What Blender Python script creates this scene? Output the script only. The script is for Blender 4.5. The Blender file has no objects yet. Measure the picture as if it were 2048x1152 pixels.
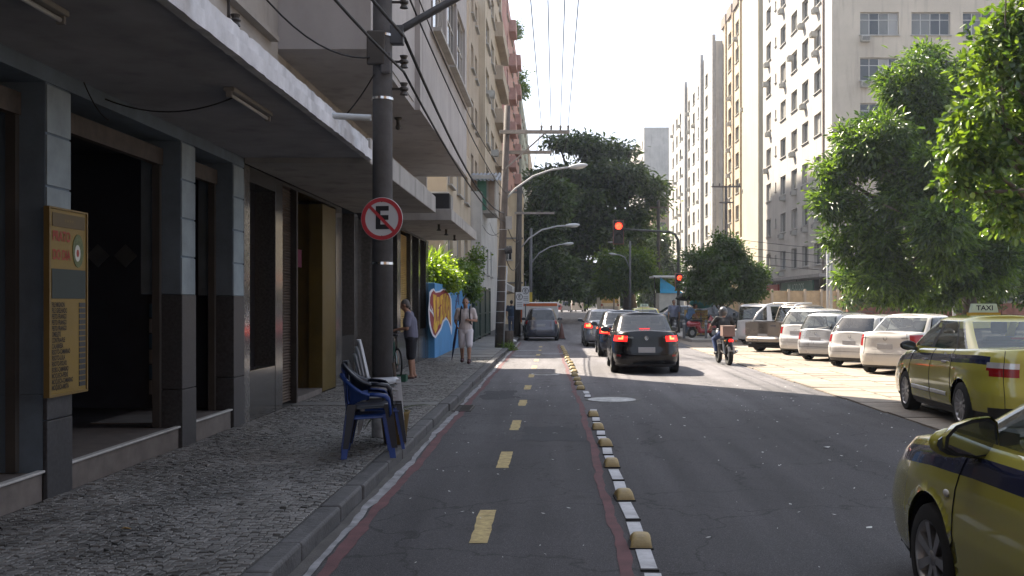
import bpy, math, random
import numpy as np
from mathutils import Vector, Matrix, Quaternion
R = math.radians
random.seed(7); RNG = np.random.default_rng(7)
SC = bpy.context.scene
COL = SC.collection

# ------------------------------------------------------------------ camera, sky, sun, exposure
CAM_Z, F_PX, VPU, VPV = 1.68, 2000.0, 1109.0, 607.0      # eye height, focal length in photo pixels, street vanishing point
cam_d = bpy.data.cameras.new('camera'); cam = bpy.data.objects.new('camera', cam_d); COL.objects.link(cam)
cam.location = (0, 0, CAM_Z); cam.rotation_euler = (R(90), 0, 0)
cam_d.sensor_width = 36; cam_d.lens = F_PX / 2048 * 36
cam_d.shift_x = (1024 - VPU) / 2048; cam_d.shift_y = (VPV - 576) / 2048
cam_d.clip_start = 0.05; cam_d.clip_end = 3000
SC.camera = cam

SUN_VEC = Vector((-0.60, 0.72, 1.0)).normalized()
w = bpy.data.worlds.new('World'); SC.world = w; w.use_nodes = True
nt = w.node_tree; bg = nt.nodes['Background']
sky = nt.nodes.new('ShaderNodeTexSky'); sky.sky_type = 'NISHITA'; sky.sun_disc = False
sky.sun_elevation = math.asin(SUN_VEC.z); sky.sun_rotation = math.atan2(SUN_VEC.x, SUN_VEC.y)
sky.air_density = 1.0; sky.dust_density = 4.0; sky.ozone_density = 1.0; sky.altitude = 10
mx = nt.nodes.new('ShaderNodeMix'); mx.data_type = 'RGBA'                 # thin bright high cloud veil over the whole sky
mx.inputs['Factor'].default_value = 0.5
nt.links.new(sky.outputs[0], mx.inputs['A']); mx.inputs['B'].default_value = (8.2, 9.0, 10.7, 1)
nt.links.new(mx.outputs['Result'], bg.inputs[0]); bg.inputs[1].default_value = 0.055
sun_d = bpy.data.lights.new('sun', 'SUN'); sun_d.energy = 5.0; sun_d.angle = R(0.53); sun_d.color = (1.0, 0.89, 0.745)
sun = bpy.data.objects.new('sun', sun_d); COL.objects.link(sun); sun.location = (-20, 30, 60)
sun.rotation_euler = (-SUN_VEC).to_track_quat('-Z', 'Y').to_euler()
vs = SC.view_settings; vs.view_transform = 'Standard'; vs.look = 'None'; vs.exposure = 2.0; vs.gamma = 1.0
vs.use_curve_mapping = False
SC.cycles.max_bounces = 7; SC.cycles.diffuse_bounces = 4; SC.cycles.transparent_max_bounces = 12
SC.cycles.glossy_bounces = 3; SC.cycles.transmission_bounces = 3; SC.cycles.caustics_reflective = False

def at(u, v, Y):                 # photo pixel at depth Y -> point in the street
    return Vector(((u - VPU) / F_PX * Y, Y, CAM_Z + (VPV - v) / F_PX * Y))
def gx(u, Y): return (u - VPU) / F_PX * Y

# ------------------------------------------------------------------ materials
MATS = {}
def M(name, col, rough=.65, metal=0., var=.18, vs=3., bump=0., bs=40., spec=.4, coat=0., em=None, ems=0., world=False, stain=0., attr=None, tint=None):
    if name in MATS: return MATS[name]
    m = bpy.data.materials.new(name); m.use_nodes = True; t = m.node_tree; n = t.nodes; l = t.links
    b = n['Principled BSDF']
    b.inputs['Roughness'].default_value = rough; b.inputs['Metallic'].default_value = metal
    b.inputs['Specular IOR Level'].default_value = spec; b.inputs['Coat Weight'].default_value = coat; b.inputs['Coat Roughness'].default_value = .04
    tc = n.new('ShaderNodeNewGeometry' if world else 'ShaderNodeTexCoord'); co = tc.outputs['Position' if world else 'Object']
    ns = n.new('ShaderNodeTexNoise'); ns.inputs['Scale'].default_value = vs; ns.inputs['Detail'].default_value = 6; ns.inputs['Roughness'].default_value = .62
    l.new(co, ns.inputs['Vector'])
    mr = n.new('ShaderNodeMapRange'); mr.inputs[1].default_value = .28; mr.inputs[2].default_value = .72
    mr.inputs[3].default_value = 1 - var; mr.inputs[4].default_value = 1 + var; l.new(ns.outputs[0], mr.inputs[0])
    mul = n.new('ShaderNodeMix'); mul.data_type = 'RGBA'; mul.blend_type = 'MULTIPLY'; mul.inputs['Factor'].default_value = 1
    mul.inputs['A'].default_value = (*col, 1); l.new(mr.outputs[0], mul.inputs['B'])
    out = mul.outputs['Result']
    if attr:
        a = n.new('ShaderNodeVertexColor'); a.layer_name = attr
        m2 = n.new('ShaderNodeMix'); m2.data_type = 'RGBA'; m2.blend_type = 'MULTIPLY'; m2.inputs['Factor'].default_value = 1
        l.new(out, m2.inputs['A']); l.new(a.outputs[0], m2.inputs['B']); out = m2.outputs['Result']
    if stain:
        mp = n.new('ShaderNodeMapping'); mp.inputs['Scale'].default_value = (1.3, 1.3, .12); l.new(co, mp.inputs[0])
        s2 = n.new('ShaderNodeTexNoise'); s2.inputs['Scale'].default_value = 2.2; s2.inputs['Detail'].default_value = 5; l.new(mp.outputs[0], s2.inputs['Vector'])
        r2 = n.new('ShaderNodeMapRange'); r2.inputs[1].default_value = .52; r2.inputs[2].default_value = .75; r2.inputs[3].default_value = 0; r2.inputs[4].default_value = stain
        l.new(s2.outputs[0], r2.inputs[0])
        m3 = n.new('ShaderNodeMix'); m3.data_type = 'RGBA'; l.new(r2.outputs[0], m3.inputs['Factor']); l.new(out, m3.inputs['A'])
        m3.inputs['B'].default_value = (*[c * .35 for c in (tint or col)], 1); out = m3.outputs['Result']
    l.new(out, b.inputs['Base Color'])
    rr = n.new('ShaderNodeMapRange'); rr.inputs[3].default_value = max(0, rough - .12); rr.inputs[4].default_value = min(1, rough + .12)
    l.new(ns.outputs[0], rr.inputs[0])
    if rough > .2: l.new(rr.outputs[0], b.inputs['Roughness'])
    if bump:
        nb = n.new('ShaderNodeTexNoise'); nb.inputs['Scale'].default_value = bs; nb.inputs['Detail'].default_value = 4; l.new(co, nb.inputs['Vector'])
        bp = n.new('ShaderNodeBump'); bp.inputs['Strength'].default_value = bump; bp.inputs['Distance'].default_value = .01
        l.new(nb.outputs[0], bp.inputs['Height']); l.new(bp.outputs[0], b.inputs['Normal'])
    if em:
        b.inputs['Emission Color'].default_value = (*em, 1); b.inputs['Emission Strength'].default_value = ems
    MATS[name] = m; return m

def glass(name, tint=(.05, .06, .06), trans=.55, rough=.02):
    if name in MATS: return MATS[name]
    m = bpy.data.materials.new(name); m.use_nodes = True; t = m.node_tree; n = t.nodes; l = t.links
    n.remove(n['Principled BSDF']); o = n['Material Output']
    tr = n.new('ShaderNodeBsdfTransparent'); tr.inputs[0].default_value = (trans, trans * 1.04, trans, 1)
    di = n.new('ShaderNodeBsdfDiffuse'); di.inputs[0].default_value = (*tint, 1)
    m1 = n.new('ShaderNodeMixShader'); m1.inputs[0].default_value = .25; l.new(tr.outputs[0], m1.inputs[1]); l.new(di.outputs[0], m1.inputs[2])
    gl = n.new('ShaderNodeBsdfGlossy'); gl.inputs['Roughness'].default_value = rough; gl.inputs[0].default_value = (1, 1, 1, 1)
    fr = n.new('ShaderNodeLayerWeight'); fr.inputs[0].default_value = .25
    ad = n.new('ShaderNodeMath'); ad.operation = 'MULTIPLY_ADD'; ad.inputs[1].default_value = .8; ad.inputs[2].default_value = .05; ad.use_clamp = True
    l.new(fr.outputs['Fresnel'], ad.inputs[0])
    m2 = n.new('ShaderNodeMixShader'); l.new(ad.outputs[0], m2.inputs[0]); l.new(m1.outputs[0], m2.inputs[1]); l.new(gl.outputs[0], m2.inputs[2])
    l.new(m2.outputs[0], o.inputs[0]); MATS[name] = m; return m

def leafmat(name, c1, c2, trans=.35, attr='tone'):
    if name in MATS: return MATS[name]
    m = bpy.data.materials.new(name); m.use_nodes = True; t = m.node_tree; n = t.nodes; l = t.links
    b = n['Principled BSDF']; o = n['Material Output']; b.inputs['Roughness'].default_value = .33; b.inputs['Specular IOR Level'].default_value = .55
    a = n.new('ShaderNodeVertexColor'); a.layer_name = attr
    sp = n.new('ShaderNodeSeparateColor'); l.new(a.outputs[0], sp.inputs[0])
    mi = n.new('ShaderNodeMix'); mi.data_type = 'RGBA'; mi.inputs['A'].default_value = (*c1, 1); mi.inputs['B'].default_value = (*c2, 1)
    l.new(sp.outputs[0], mi.inputs['Factor']); l.new(mi.outputs['Result'], b.inputs['Base Color'])
    tl = n.new('ShaderNodeBsdfTranslucent')
    br = n.new('ShaderNodeMix'); br.data_type = 'RGBA'; br.blend_type = 'MULTIPLY'; br.inputs['Factor'].default_value = 1
    l.new(mi.outputs['Result'], br.inputs['A']); br.inputs['B'].default_value = (3.0, 2.7, .8, 1); l.new(br.outputs['Result'], tl.inputs[0])
    ms = n.new('ShaderNodeMixShader'); ms.inputs[0].default_value = trans; l.new(b.outputs[0], ms.inputs[1]); l.new(tl.outputs[0], ms.inputs[2])
    l.new(ms.outputs[0], o.inputs[0]); MATS[name] = m; return m

# ------------------------------------------------------------------ helpers for things and parts
WORLD = {}
def thing(name, label, cat, loc=(0, 0, 0), rotz=0., group=None, world=False):
    o = bpy.data.objects.new(name, None); COL.objects.link(o); o.empty_display_size = .2
    o.location = loc; o.rotation_euler = (0, 0, rotz); o['label'] = label; o['category'] = cat
    if group: o['group'] = group
    if world: WORLD[o.name] = Matrix.Translation(-Vector(loc))
    return o
def tag(o, label, cat, group=None):
    o['label'] = label; o['category'] = cat
    if group: o['group'] = group
    return o
def put(name, me, mat=None, parent=None, loc=None, rot=None, kind=None):
    o = bpy.data.objects.new(name, me); COL.objects.link(o)
    if mat is not None and not me.materials: me.materials.append(mat)
    if loc is not None: o.location = loc
    if rot is not None: o.rotation_euler = rot
    if parent is not None:
        o.parent = parent
        if parent.name in WORLD: o.matrix_parent_inverse = WORLD[parent.name]
    if kind: o['kind'] = kind
    return o
def copy_tree(o, parent=None):
    c = o.copy(); COL.objects.link(c)
    if parent is not None: c.parent = parent; c.matrix_parent_inverse = o.matrix_parent_inverse.copy()
    for ch in list(o.children): copy_tree(ch, c)
    return c

class MB:
    def __init__(s): s.v = []; s.f = []
    def add(s, vs_, fs):
        k = len(s.v); s.v += [tuple(p) for p in vs_]; s.f += [tuple(i + k for i in f) for f in fs]; return s
    def box(s, x0, x1, y0, y1, z0, z1):
        return s.add([(x0, y0, z0), (x1, y0, z0), (x1, y1, z0), (x0, y1, z0), (x0, y0, z1), (x1, y0, z1), (x1, y1, z1), (x0, y1, z1)],
                     [(0, 3, 2, 1), (4, 5, 6, 7), (0, 1, 5, 4), (1, 2, 6, 5), (2, 3, 7, 6), (3, 0, 4, 7)])
    def mbox(s, m, sx, sy, sz):           # box centred on a matrix
        c = [(-1, -1, -1), (1, -1, -1), (1, 1, -1), (-1, 1, -1), (-1, -1, 1), (1, -1, 1), (1, 1, 1), (-1, 1, 1)]
        return s.add([m @ Vector((a * sx / 2, b * sy / 2, d * sz / 2)) for a, b, d in c],
                     [(0, 3, 2, 1), (4, 5, 6, 7), (0, 1, 5, 4), (1, 2, 6, 5), (2, 3, 7, 6), (3, 0, 4, 7)])
    def quad(s, *p): return s.add(p, [tuple(range(len(p)))])
    def tube(s, pts, r, n=8, caps=True):
        pts = [Vector(p) for p in pts]; rs = r if isinstance(r, (list, tuple)) else [r] * len(pts)
        k = len(s.v); up = None
        for i, p in enumerate(pts):
            d = (pts[min(i + 1, len(pts) - 1)] - pts[max(i - 1, 0)])
            d = d.normalized() if d.length > 1e-9 else Vector((0, 0, 1))
            if up is None:
                up = Vector((0, 0, 1)) if abs(d.z) < .9 else Vector((1, 0, 0))
            a = d.cross(up); a = a.normalized() if a.length > 1e-6 else d.orthogonal().normalized()
            b = a.cross(d).normalized(); up = b
            for j in range(n):
                t = 2 * math.pi * j / n; s.v.append(tuple(p + (a * math.cos(t) + b * math.sin(t)) * rs[i]))
        for i in range(len(pts) - 1):
            for j in range(n):
                s.f.append((k + i * n + j, k + (i + 1) * n + j, k + (i + 1) * n + (j + 1) % n, k + i * n + (j + 1) % n))
        if caps:
            s.f.append(tuple(k + j for j in range(n))); e = k + (len(pts) - 1) * n
            s.f.append(tuple(e + j for j in reversed(range(n))))
        return s
    def lathe(s, prof, m=None, n=24, close=False):       # profile (r, h) round local z of matrix m
        m = m or Matrix(); k = len(s.v); P = len(prof)
        for j in range(n):
            t = 2 * math.pi * j / n
            for r, h in prof: s.v.append(tuple(m @ Vector((r * math.cos(t), r * math.sin(t), h))))
        for j in range(n):
            a = k + j * P; b = k + ((j + 1) % n) * P
            for i in range(P - 1 if not close else P):
                i2 = (i + 1) % P; s.f.append((a + i, b + i, b + i2, a + i2))
        return s
    def ball(s, c, r, n=12, h=8, m=None):
        c = Vector(c); rx, ry, rz = r if isinstance(r, (tuple, list)) else (r, r, r); k = len(s.v)
        for i in range(h + 1):
            p = math.pi * i / h
            for j in range(n):
                t = 2 * math.pi * j / n; q = Vector((rx * math.sin(p) * math.cos(t), ry * math.sin(p) * math.sin(t), rz * math.cos(p)))
                s.v.append(tuple(c + (m @ q if m else q)))
        for i in range(h):
            for j in range(n): s.f.append((k + i * n + j, k + (i + 1) * n + j, k + (i + 1) * n + (j + 1) % n, k + i * n + (j + 1) % n))
        return s
    def prism(s, poly, fn, d0, d1):       # 2D polygon (ccw) extruded; fn(a, b, depth) -> point
        n = len(poly); k = len(s.v)
        s.v += [tuple(fn(a, b, d0)) for a, b in poly] + [tuple(fn(a, b, d1)) for a, b in poly]
        s.f.append(tuple(k + i for i in range(n))); s.f.append(tuple(k + n + i for i in reversed(range(n))))
        for i in range(n): s.f.append((k + i, k + n + i, k + n + (i + 1) % n, k + (i + 1) % n))
        return s
    def mesh(s, name, smooth=False):
        me = bpy.data.meshes.new(name); me.from_pydata(s.v, [], s.f); me.validate(); me.update()
        if smooth: me.polygons.foreach_set('use_smooth', [True] * len(me.polygons))
        return me
    def build(s, name, mat, parent=None, smooth=False, bevel=0., fix=True, kind=None, loc=None, rot=None):
        me = s.mesh(name, smooth)
        if fix:
            import bmesh
            b = bmesh.new(); b.from_mesh(me); bmesh.ops.recalc_face_normals(b, faces=b.faces); b.to_mesh(me); b.free()
        o = put(name, me, mat, parent, loc, rot, kind)
        if bevel:
            md = o.modifiers.new('bevel', 'BEVEL'); md.width = bevel; md.segments = 2; md.limit_method = 'ANGLE'
        return o
def T(x, y, z): return Matrix.Translation((x, y, z))
def frame_from(p, xdir, zdir=(0, 0, 1)):
    x = Vector(xdir).normalized(); z = Vector(zdir); y = z.cross(x).normalized(); z = x.cross(y)
    m = Matrix((x, y, z)).transposed().to_4x4(); m.translation = p; return m
def text_mesh(body, size=1., extrude=0., bold=0., sx=1.):
    c = bpy.data.curves.new('text', 'FONT'); c.body = body; c.size = size; c.extrude = extrude; c.offset = bold
    c.align_x = 'CENTER'; c.align_y = 'CENTER'; c.resolution_u = 3
    o = bpy.data.objects.new('text', c); COL.objects.link(o)
    dg = bpy.context.evaluated_depsgraph_get(); me = bpy.data.meshes.new_from_object(o.evaluated_get(dg))
    bpy.data.objects.remove(o); bpy.data.curves.remove(c)
    if sx != 1.:
        for v in me.vertices: v.co.x *= sx
    me.name = 'lettering'; return me
def ordinal(i): return ['first', 'second', 'third', 'fourth', 'fifth', 'sixth', 'seventh', 'eighth', 'ninth', 'tenth', 'eleventh', 'twelfth', 'thirteenth', 'fourteenth', 'fifteenth', 'sixteenth', 'seventeenth', 'eighteenth', 'nineteenth', 'twentieth', 'twenty-first', 'twenty-second', 'twenty-third', 'twenty-fourth'][i]
# ------------------------------------------------------------------ ground, road, pavement
asphalt = M('asphalt', (.067, .064, .0665), .82, var=.22, vs=.55, bump=.9, bs=150, world=True, spec=.35)
def deepen_asphalt(m):
    n = m.node_tree.nodes; l = m.node_tree.links; b = n['Principled BSDF']
    src = b.inputs['Base Color'].links[0].from_socket
    g = n.new('ShaderNodeNewGeometry')
    v = n.new('ShaderNodeTexVoronoi'); v.inputs['Scale'].default_value = 75; l.new(g.outputs['Position'], v.inputs['Vector'])
    r = n.new('ShaderNodeMapRange'); r.inputs[1].default_value = 0; r.inputs[2].default_value = .5; r.inputs[3].default_value = 1.75; r.inputs[4].default_value = .62; l.new(v.outputs['Distance'], r.inputs[0])
    x = n.new('ShaderNodeMix'); x.data_type = 'RGBA'; x.blend_type = 'MULTIPLY'; x.inputs['Factor'].default_value = .8
    l.new(src, x.inputs['A']); l.new(r.outputs[0], x.inputs['B'])
    mp = n.new('ShaderNodeMapping'); mp.inputs['Scale'].default_value = (1.6, .10, 1); l.new(g.outputs['Position'], mp.inputs[0])
    t = n.new('ShaderNodeTexNoise'); t.inputs['Scale'].default_value = 1.4; t.inputs['Detail'].default_value = 3; l.new(mp.outputs[0], t.inputs['Vector'])
    r2 = n.new('ShaderNodeMapRange'); r2.inputs[1].default_value = .3; r2.inputs[2].default_value = .7; r2.inputs[3].default_value = .75; r2.inputs[4].default_value = 1.3; l.new(t.outputs[0], r2.inputs[0])
    y = n.new('ShaderNodeMix'); y.data_type = 'RGBA'; y.blend_type = 'MULTIPLY'; y.inputs['Factor'].default_value = 1
    l.new(x.outputs['Result'], y.inputs['A']); l.new(r2.outputs[0], y.inputs['B'])
    # scattered pale grit
    v2 = n.new('ShaderNodeTexVoronoi'); v2.inputs['Scale'].default_value = 13; l.new(g.outputs['Position'], v2.inputs['Vector'])
    r3 = n.new('ShaderNodeMapRange'); r3.inputs[1].default_value = .045; r3.inputs[2].default_value = .075; r3.inputs[3].default_value = .55; r3.inputs[4].default_value = 0; l.new(v2.outputs['Distance'], r3.inputs[0])
    z = n.new('ShaderNodeMix'); z.data_type = 'RGBA'; l.new(r3.outputs[0], z.inputs['Factor']); l.new(y.outputs['Result'], z.inputs['A']); z.inputs['B'].default_value = (.24, .23, .22, 1)
    # hairline cracks and dark oil stains
    vc = n.new('ShaderNodeTexVoronoi'); vc.feature = 'DISTANCE_TO_EDGE'; vc.inputs['Scale'].default_value = .55
    nw = n.new('ShaderNodeTexNoise'); nw.inputs['Scale'].default_value = 2.2; nw.inputs['Detail'].default_value = 4; l.new(g.outputs['Position'], nw.inputs['Vector'])
    va = n.new('ShaderNodeVectorMath'); va.operation = 'MULTIPLY_ADD'; va.inputs[1].default_value = (.9, .9, 0); l.new(nw.outputs['Color'], va.inputs[0]); l.new(g.outputs['Position'], va.inputs[2]); l.new(va.outputs[0], vc.inputs['Vector'])
    rc = n.new('ShaderNodeMapRange'); rc.inputs[1].default_value = .002; rc.inputs[2].default_value = .010; rc.inputs[3].default_value = .55; rc.inputs[4].default_value = 1.; l.new(vc.outputs['Distance'], rc.inputs[0])
    no = n.new('ShaderNodeTexNoise'); no.inputs['Scale'].default_value = .9; no.inputs['Detail'].default_value = 6; no.inputs['Roughness'].default_value = .7; l.new(g.outputs['Position'], no.inputs['Vector'])
    ro = n.new('ShaderNodeMapRange'); ro.inputs[1].default_value = .60; ro.inputs[2].default_value = .74; ro.inputs[3].default_value = 1.; ro.inputs[4].default_value = .58; l.new(no.outputs[0], ro.inputs[0])
    mc = n.new('ShaderNodeMath'); mc.operation = 'MULTIPLY'; l.new(rc.outputs[0], mc.inputs[0]); l.new(ro.outputs[0], mc.inputs[1])
    zc = n.new('ShaderNodeMix'); zc.data_type = 'RGBA'; zc.blend_type = 'MULTIPLY'; zc.inputs['Factor'].default_value = 1; l.new(z.outputs['Result'], zc.inputs['A']); l.new(mc.outputs[0], zc.inputs['B']); z = zc
    # asphalt colour turns paler further along the street
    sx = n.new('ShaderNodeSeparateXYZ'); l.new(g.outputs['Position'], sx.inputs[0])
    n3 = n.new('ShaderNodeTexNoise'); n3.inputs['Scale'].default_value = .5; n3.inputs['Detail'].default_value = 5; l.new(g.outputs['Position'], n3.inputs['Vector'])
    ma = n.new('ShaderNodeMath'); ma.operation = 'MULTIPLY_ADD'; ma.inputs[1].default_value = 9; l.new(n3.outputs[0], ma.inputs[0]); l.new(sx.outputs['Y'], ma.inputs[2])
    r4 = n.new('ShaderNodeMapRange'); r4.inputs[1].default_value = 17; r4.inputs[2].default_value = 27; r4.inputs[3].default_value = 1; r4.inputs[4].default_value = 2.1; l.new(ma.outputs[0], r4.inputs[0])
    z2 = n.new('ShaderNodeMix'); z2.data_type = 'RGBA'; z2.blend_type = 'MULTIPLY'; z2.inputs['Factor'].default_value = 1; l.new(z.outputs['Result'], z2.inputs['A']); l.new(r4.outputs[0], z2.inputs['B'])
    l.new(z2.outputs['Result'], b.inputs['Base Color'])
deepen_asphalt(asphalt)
def sheet(name, x0, x1, y0, y1, z, mat, parent=None, kind='structure'):
    o = MB().quad((x0, y0, z), (x1, y0, z), (x1, y1, z), (x0, y1, z)).build(name, mat, parent, kind=kind if parent is None else None); return o
soil = M('dusty_ground', (.16, .145, .125), .9, var=.25, vs=.4, world=True)
ground = sheet('ground', -900, 900, -60, 1600, -.02, soil)
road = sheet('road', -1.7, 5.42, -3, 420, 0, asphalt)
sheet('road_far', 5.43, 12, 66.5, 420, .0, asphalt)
cobble = M('pale_stone_paving', (.21, .175, .14), .88, var=.3, vs=.9, bump=.5, bs=25, world=True)
def wob(y0, y1, step, base, amp, seed, scale=1.):
    rr = np.random.default_rng(seed); ys = np.arange(y0, y1 + step, step)
    a = np.zeros(len(ys)); ph = rr.uniform(0, 6.28, 6)
    for k in range(6): a += np.sin(ys * (1.3 + 2.7 * k) * scale + ph[k]) / (1 + k)
    a += rr.normal(0, .25, len(ys)); return ys, base + a * amp
def ribbon(name, y0, y1, step, xl, xr, amp, z, mat, parent, seed, off=None):
    ys, a = wob(y0, y1, step, xl, amp, seed); _, b = wob(y0, y1, step, xr, amp, seed + 50); m = MB(); k = len(ys)
    o = [off(y) if off else 0 for y in ys]
    m.v = [(a[i] + o[i], ys[i], z) for i in range(k)] + [(b[i] + o[i], ys[i], z) for i in range(k)]
    m.f = [(i, k + i, k + i + 1, i + 1) for i in range(k - 1)]
    return m.build(name, mat, parent, fix=False)
m = MB(); ys, a = wob(8, 60, .25, 5.42, .03, 11); k = len(ys)
m.v = [(a[i], ys[i], .006) for i in range(k)] + [(17.5, ys[i], .006) for i in range(k)]; m.f = [(i, k + i, k + i + 1, i + 1) for i in range(k - 1)]
parking = m.build('parking_area', cobble, fix=False, kind='structure')
# individually laid paving blocks along the lit edge of the parking area
pv = [M('paving_slab_%d' % i, c, .85, var=.22, vs=4, bump=.4, bs=50) for i, c in enumerate([(.22, .185, .148), (.19, .16, .13), (.24, .205, .165)])]
for j in range(41):
    y = 9.02 + j * .74
    for i in range(4):
        x = 5.5 + i * .86 + random.uniform(-.02, .02)
        MB().box(-.41, .41, -.35, .35, -.02, .012 + random.uniform(0, .008)).build('paving_slab', random.choice(pv), parking, loc=(x, y + (i % 2) * .3, .006), rot=(random.uniform(-.006, .006), random.uniform(-.006, .006), random.uniform(-.012, .012)))
plaza = MB().box(5.9, 40, 43, 66, -.1, .13).build('plaza_pavement', M('plaza_concrete', (.27, .25, .23), .85, var=.2, vs=1.5, world=True), kind='structure')
far_pave = MB().box(12.0, 40, 66.01, 300, -.1, .12).build('pavement_far', M('plaza_concrete', (.27, .25, .23)), kind='structure')

# painted markings
red = M('worn_red_paint', (.105, .048, .05), .85, var=.35, vs=4, bump=.3, bs=120, world=True)
whitep = M('worn_white_paint', (.21, .21, .215), .8, var=.5, vs=7, bump=.3, bs=120, world=True)
yellowp = M('worn_yellow_paint', (.36, .28, .125), .8, var=.45, vs=14, world=True)
def div(y):                       # the divider row leans a little towards the kerb further on
    return 0 if y < 15 else -.28 * min(1, (y - 15) / 23)
ribbon('red_line', 3, 43, .12, -1.485, -1.395, .014, .004, red, road, 3)
ribbon('white_line', 3, 43, .12, -1.56, -1.492, .014, .008, whitep, road, 4)
ribbon('red_line', 3, 41, .12, .405, .485, .016, .004, red, road, 5, off=div)
gut = M('gutter_concrete', (.075, .07, .065), .9, var=.4, vs=3, bump=.4, bs=60, world=True)
ribbon('gutter', 3, 120, .3, -1.64, -1.555, .01, .003, gut, road, 6)
y = 7.15
dash_y = [7.0, 10.2, 13.25, 16.4, 19.5, 22.7, 25.9, 29.1, 32.2, 35.3, 38.3]
for i, y in enumerate(dash_y):
    L = 1.12 if i < 3 else 1.0; m = MB(); nn = 8; ee = np.random.default_rng(i).normal(0, .005, (nn + 1, 2))
    m.v = [(-.60 + ee[k, 0], y + L * k / nn, .004) for k in range(nn + 1)] + [(-.47 + ee[k, 1], y + L * k / nn, .004) for k in range(nn + 1)]
    m.f = [(k, nn + 1 + k, nn + 2 + k, k + 1) for k in range(nn)]
    m.build('yellow_dash', yellowp, road, fix=False)
for y, x0, x1 in ((31.5, -1.3, -.62), (35.2, -1.3, -.6), (33.0, -.45, .2)):
    ribbon('lane_stencil', y, y + .9, .1, x0, x1, .06, .0045, M('faded_white_paint', (.16, .16, .17), .85, var=.5, vs=9, world=True), road, int(y))

# side pavement: bed, mosaic stones, kerb
bed = M('pavement_mortar', (.055, .053, .05), .95, var=.3, vs=6, world=True)
pavement = MB().box(-4.6, -1.80, -2, 120, -.15, .108).build('pavement', bed, kind='structure')
stone_m = M('mosaic_stone', (.150, .145, .138), .48, var=.42, vs=1.6, bump=.35, bs=90, attr='tone', world=True)
def stone_field():
    sp = .052; x0, x1, y0, y1 = -4.05, -1.815, 4.0, 29.0
    nx = int((x1 - x0) / sp); ny = int((y1 - y0) / sp); rr = np.random.default_rng(21)
    gxs = x0 + (x1 - x0) * np.arange(nx + 1) / nx; gys = y0 + sp * np.arange(ny + 1)
    G = np.zeros((ny + 1, nx + 1, 2)); G[..., 0] = gxs[None]; G[..., 1] = gys[:, None]
    G[..., 1] += .05 * np.sin(G[..., 0] * 5 + G[..., 1] * .7) ; G[..., 0] += .02 * np.sin(G[..., 1] * 3.1)
    G += rr.normal(0, .0105, G.shape); G[:, 0, 0] = x0; G[:, -1, 0] = x1
    vis, rest = [], []
    for j in range(ny):
        for i in range(nx):
            c = np.array([G[j, i], G[j, i + 1], G[j + 1, i + 1], G[j + 1, i]]); ce = c.mean(0)
            if 15.3 < ce[1] < 15.9 or (19.0 < ce[1] < 19.5 and ce[0] < -2.4): continue       # concrete repair strips
            if rr.random() < .012: continue                                                        # missing stones
            q = ce + (c - ce) * rr.uniform(.76, .90)
            z = .120 + rr.normal(0, .0030) + .006 * math.sin(ce[0] * 2.7 + ce[1] * .9) * math.sin(ce[1] * 1.7); tone = rr.uniform(.78, 1.2) if rr.random() > .06 else rr.uniform(.4, .6)
            ok = ce[0] > -1110 / 2000 * ce[1] - .02 and ce[1] > 5.85
            (vis if ok and len(vis) < 300 else rest).append((q, z, tone))
    def geo(q, z, dz=0.):
        q2 = q.mean(0) + (q - q.mean(0)) * .86
        V = [(a, b, .1) for a, b in q] + [(a, b, z - .004) for a, b in q] + [(a, b, z) for a, b in q2]
        F = [(8, 9, 10, 11)] + [(i, (i + 1) % 4, 4 + (i + 1) % 4, 4 + i) for i in range(4)] + [(4 + i, 4 + (i + 1) % 4, 8 + (i + 1) % 4, 8 + i) for i in range(4)]
        return V, F
    def tone_attr(me, tones):
        ca = me.color_attributes.new('tone', 'FLOAT_COLOR', 'POINT')
        ca.data.foreach_set('color', np.repeat(np.array([[t, t, t * .99, 1] for t in tones], dtype=np.float32), 12, axis=0).ravel())
    for q, z, t in vis:
        V, F = geo(q, z); me = bpy.data.meshes.new('stone'); me.from_pydata(V, [], F); tone_attr(me, [t]); put('stone', me, stone_m, pavement)
    m = MB()
    for q, z, t in rest:
        V, F = geo(q, z); m.add(V, F)
    me = m.mesh('mosaic_stones'); tone_attr(me, [t for _, _, t in rest]); put('mosaic_stones', me, stone_m, pavement, kind='stuff')
stone_field()
conc = M('old_concrete', (.15, .145, .135), .9, var=.3, vs=2.5, bump=.35, bs=40, world=True)
MB().box(-4.04, -1.82, 15.34, 15.86, .1, .123).build('repair_strip', conc, pavement)
MB().box(-4.04, -2.42, 19.03, 19.47, .1, .123).build('repair_strip', conc, pavement)
for k in range(12):
    MB().box(-3.5, -1.82, 29.15 + k * 1.5, 30.58 + k * 1.5, .1, .122 + random.uniform(-.003, .004)).build('pavement_panel', conc, pavement)
kerbm = M('granite_kerb', (.072, .070, .070), .75, var=.4, vs=5, bump=.7, bs=28, world=True)
kerb = MB().box(-1.79, -1.66, -2, 120, -.14, .06).build('kerb', bed, kind='structure')
y = 3.2
while y < 46:
    L = random.uniform(.6, 1.3)
    MB().box(-1.805 + random.uniform(-.006, .004), -1.635 + random.uniform(-.016, .012), y, y + L - random.uniform(.008, .022), -.1, .120 + random.uniform(-.010, .008)).build('kerb_stone', kerbm, kerb, bevel=.02)
    y += L
MB().box(-1.8, -1.64, 46, 120, -.1, .124).build('kerb_run', kerbm, kerb)

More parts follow.
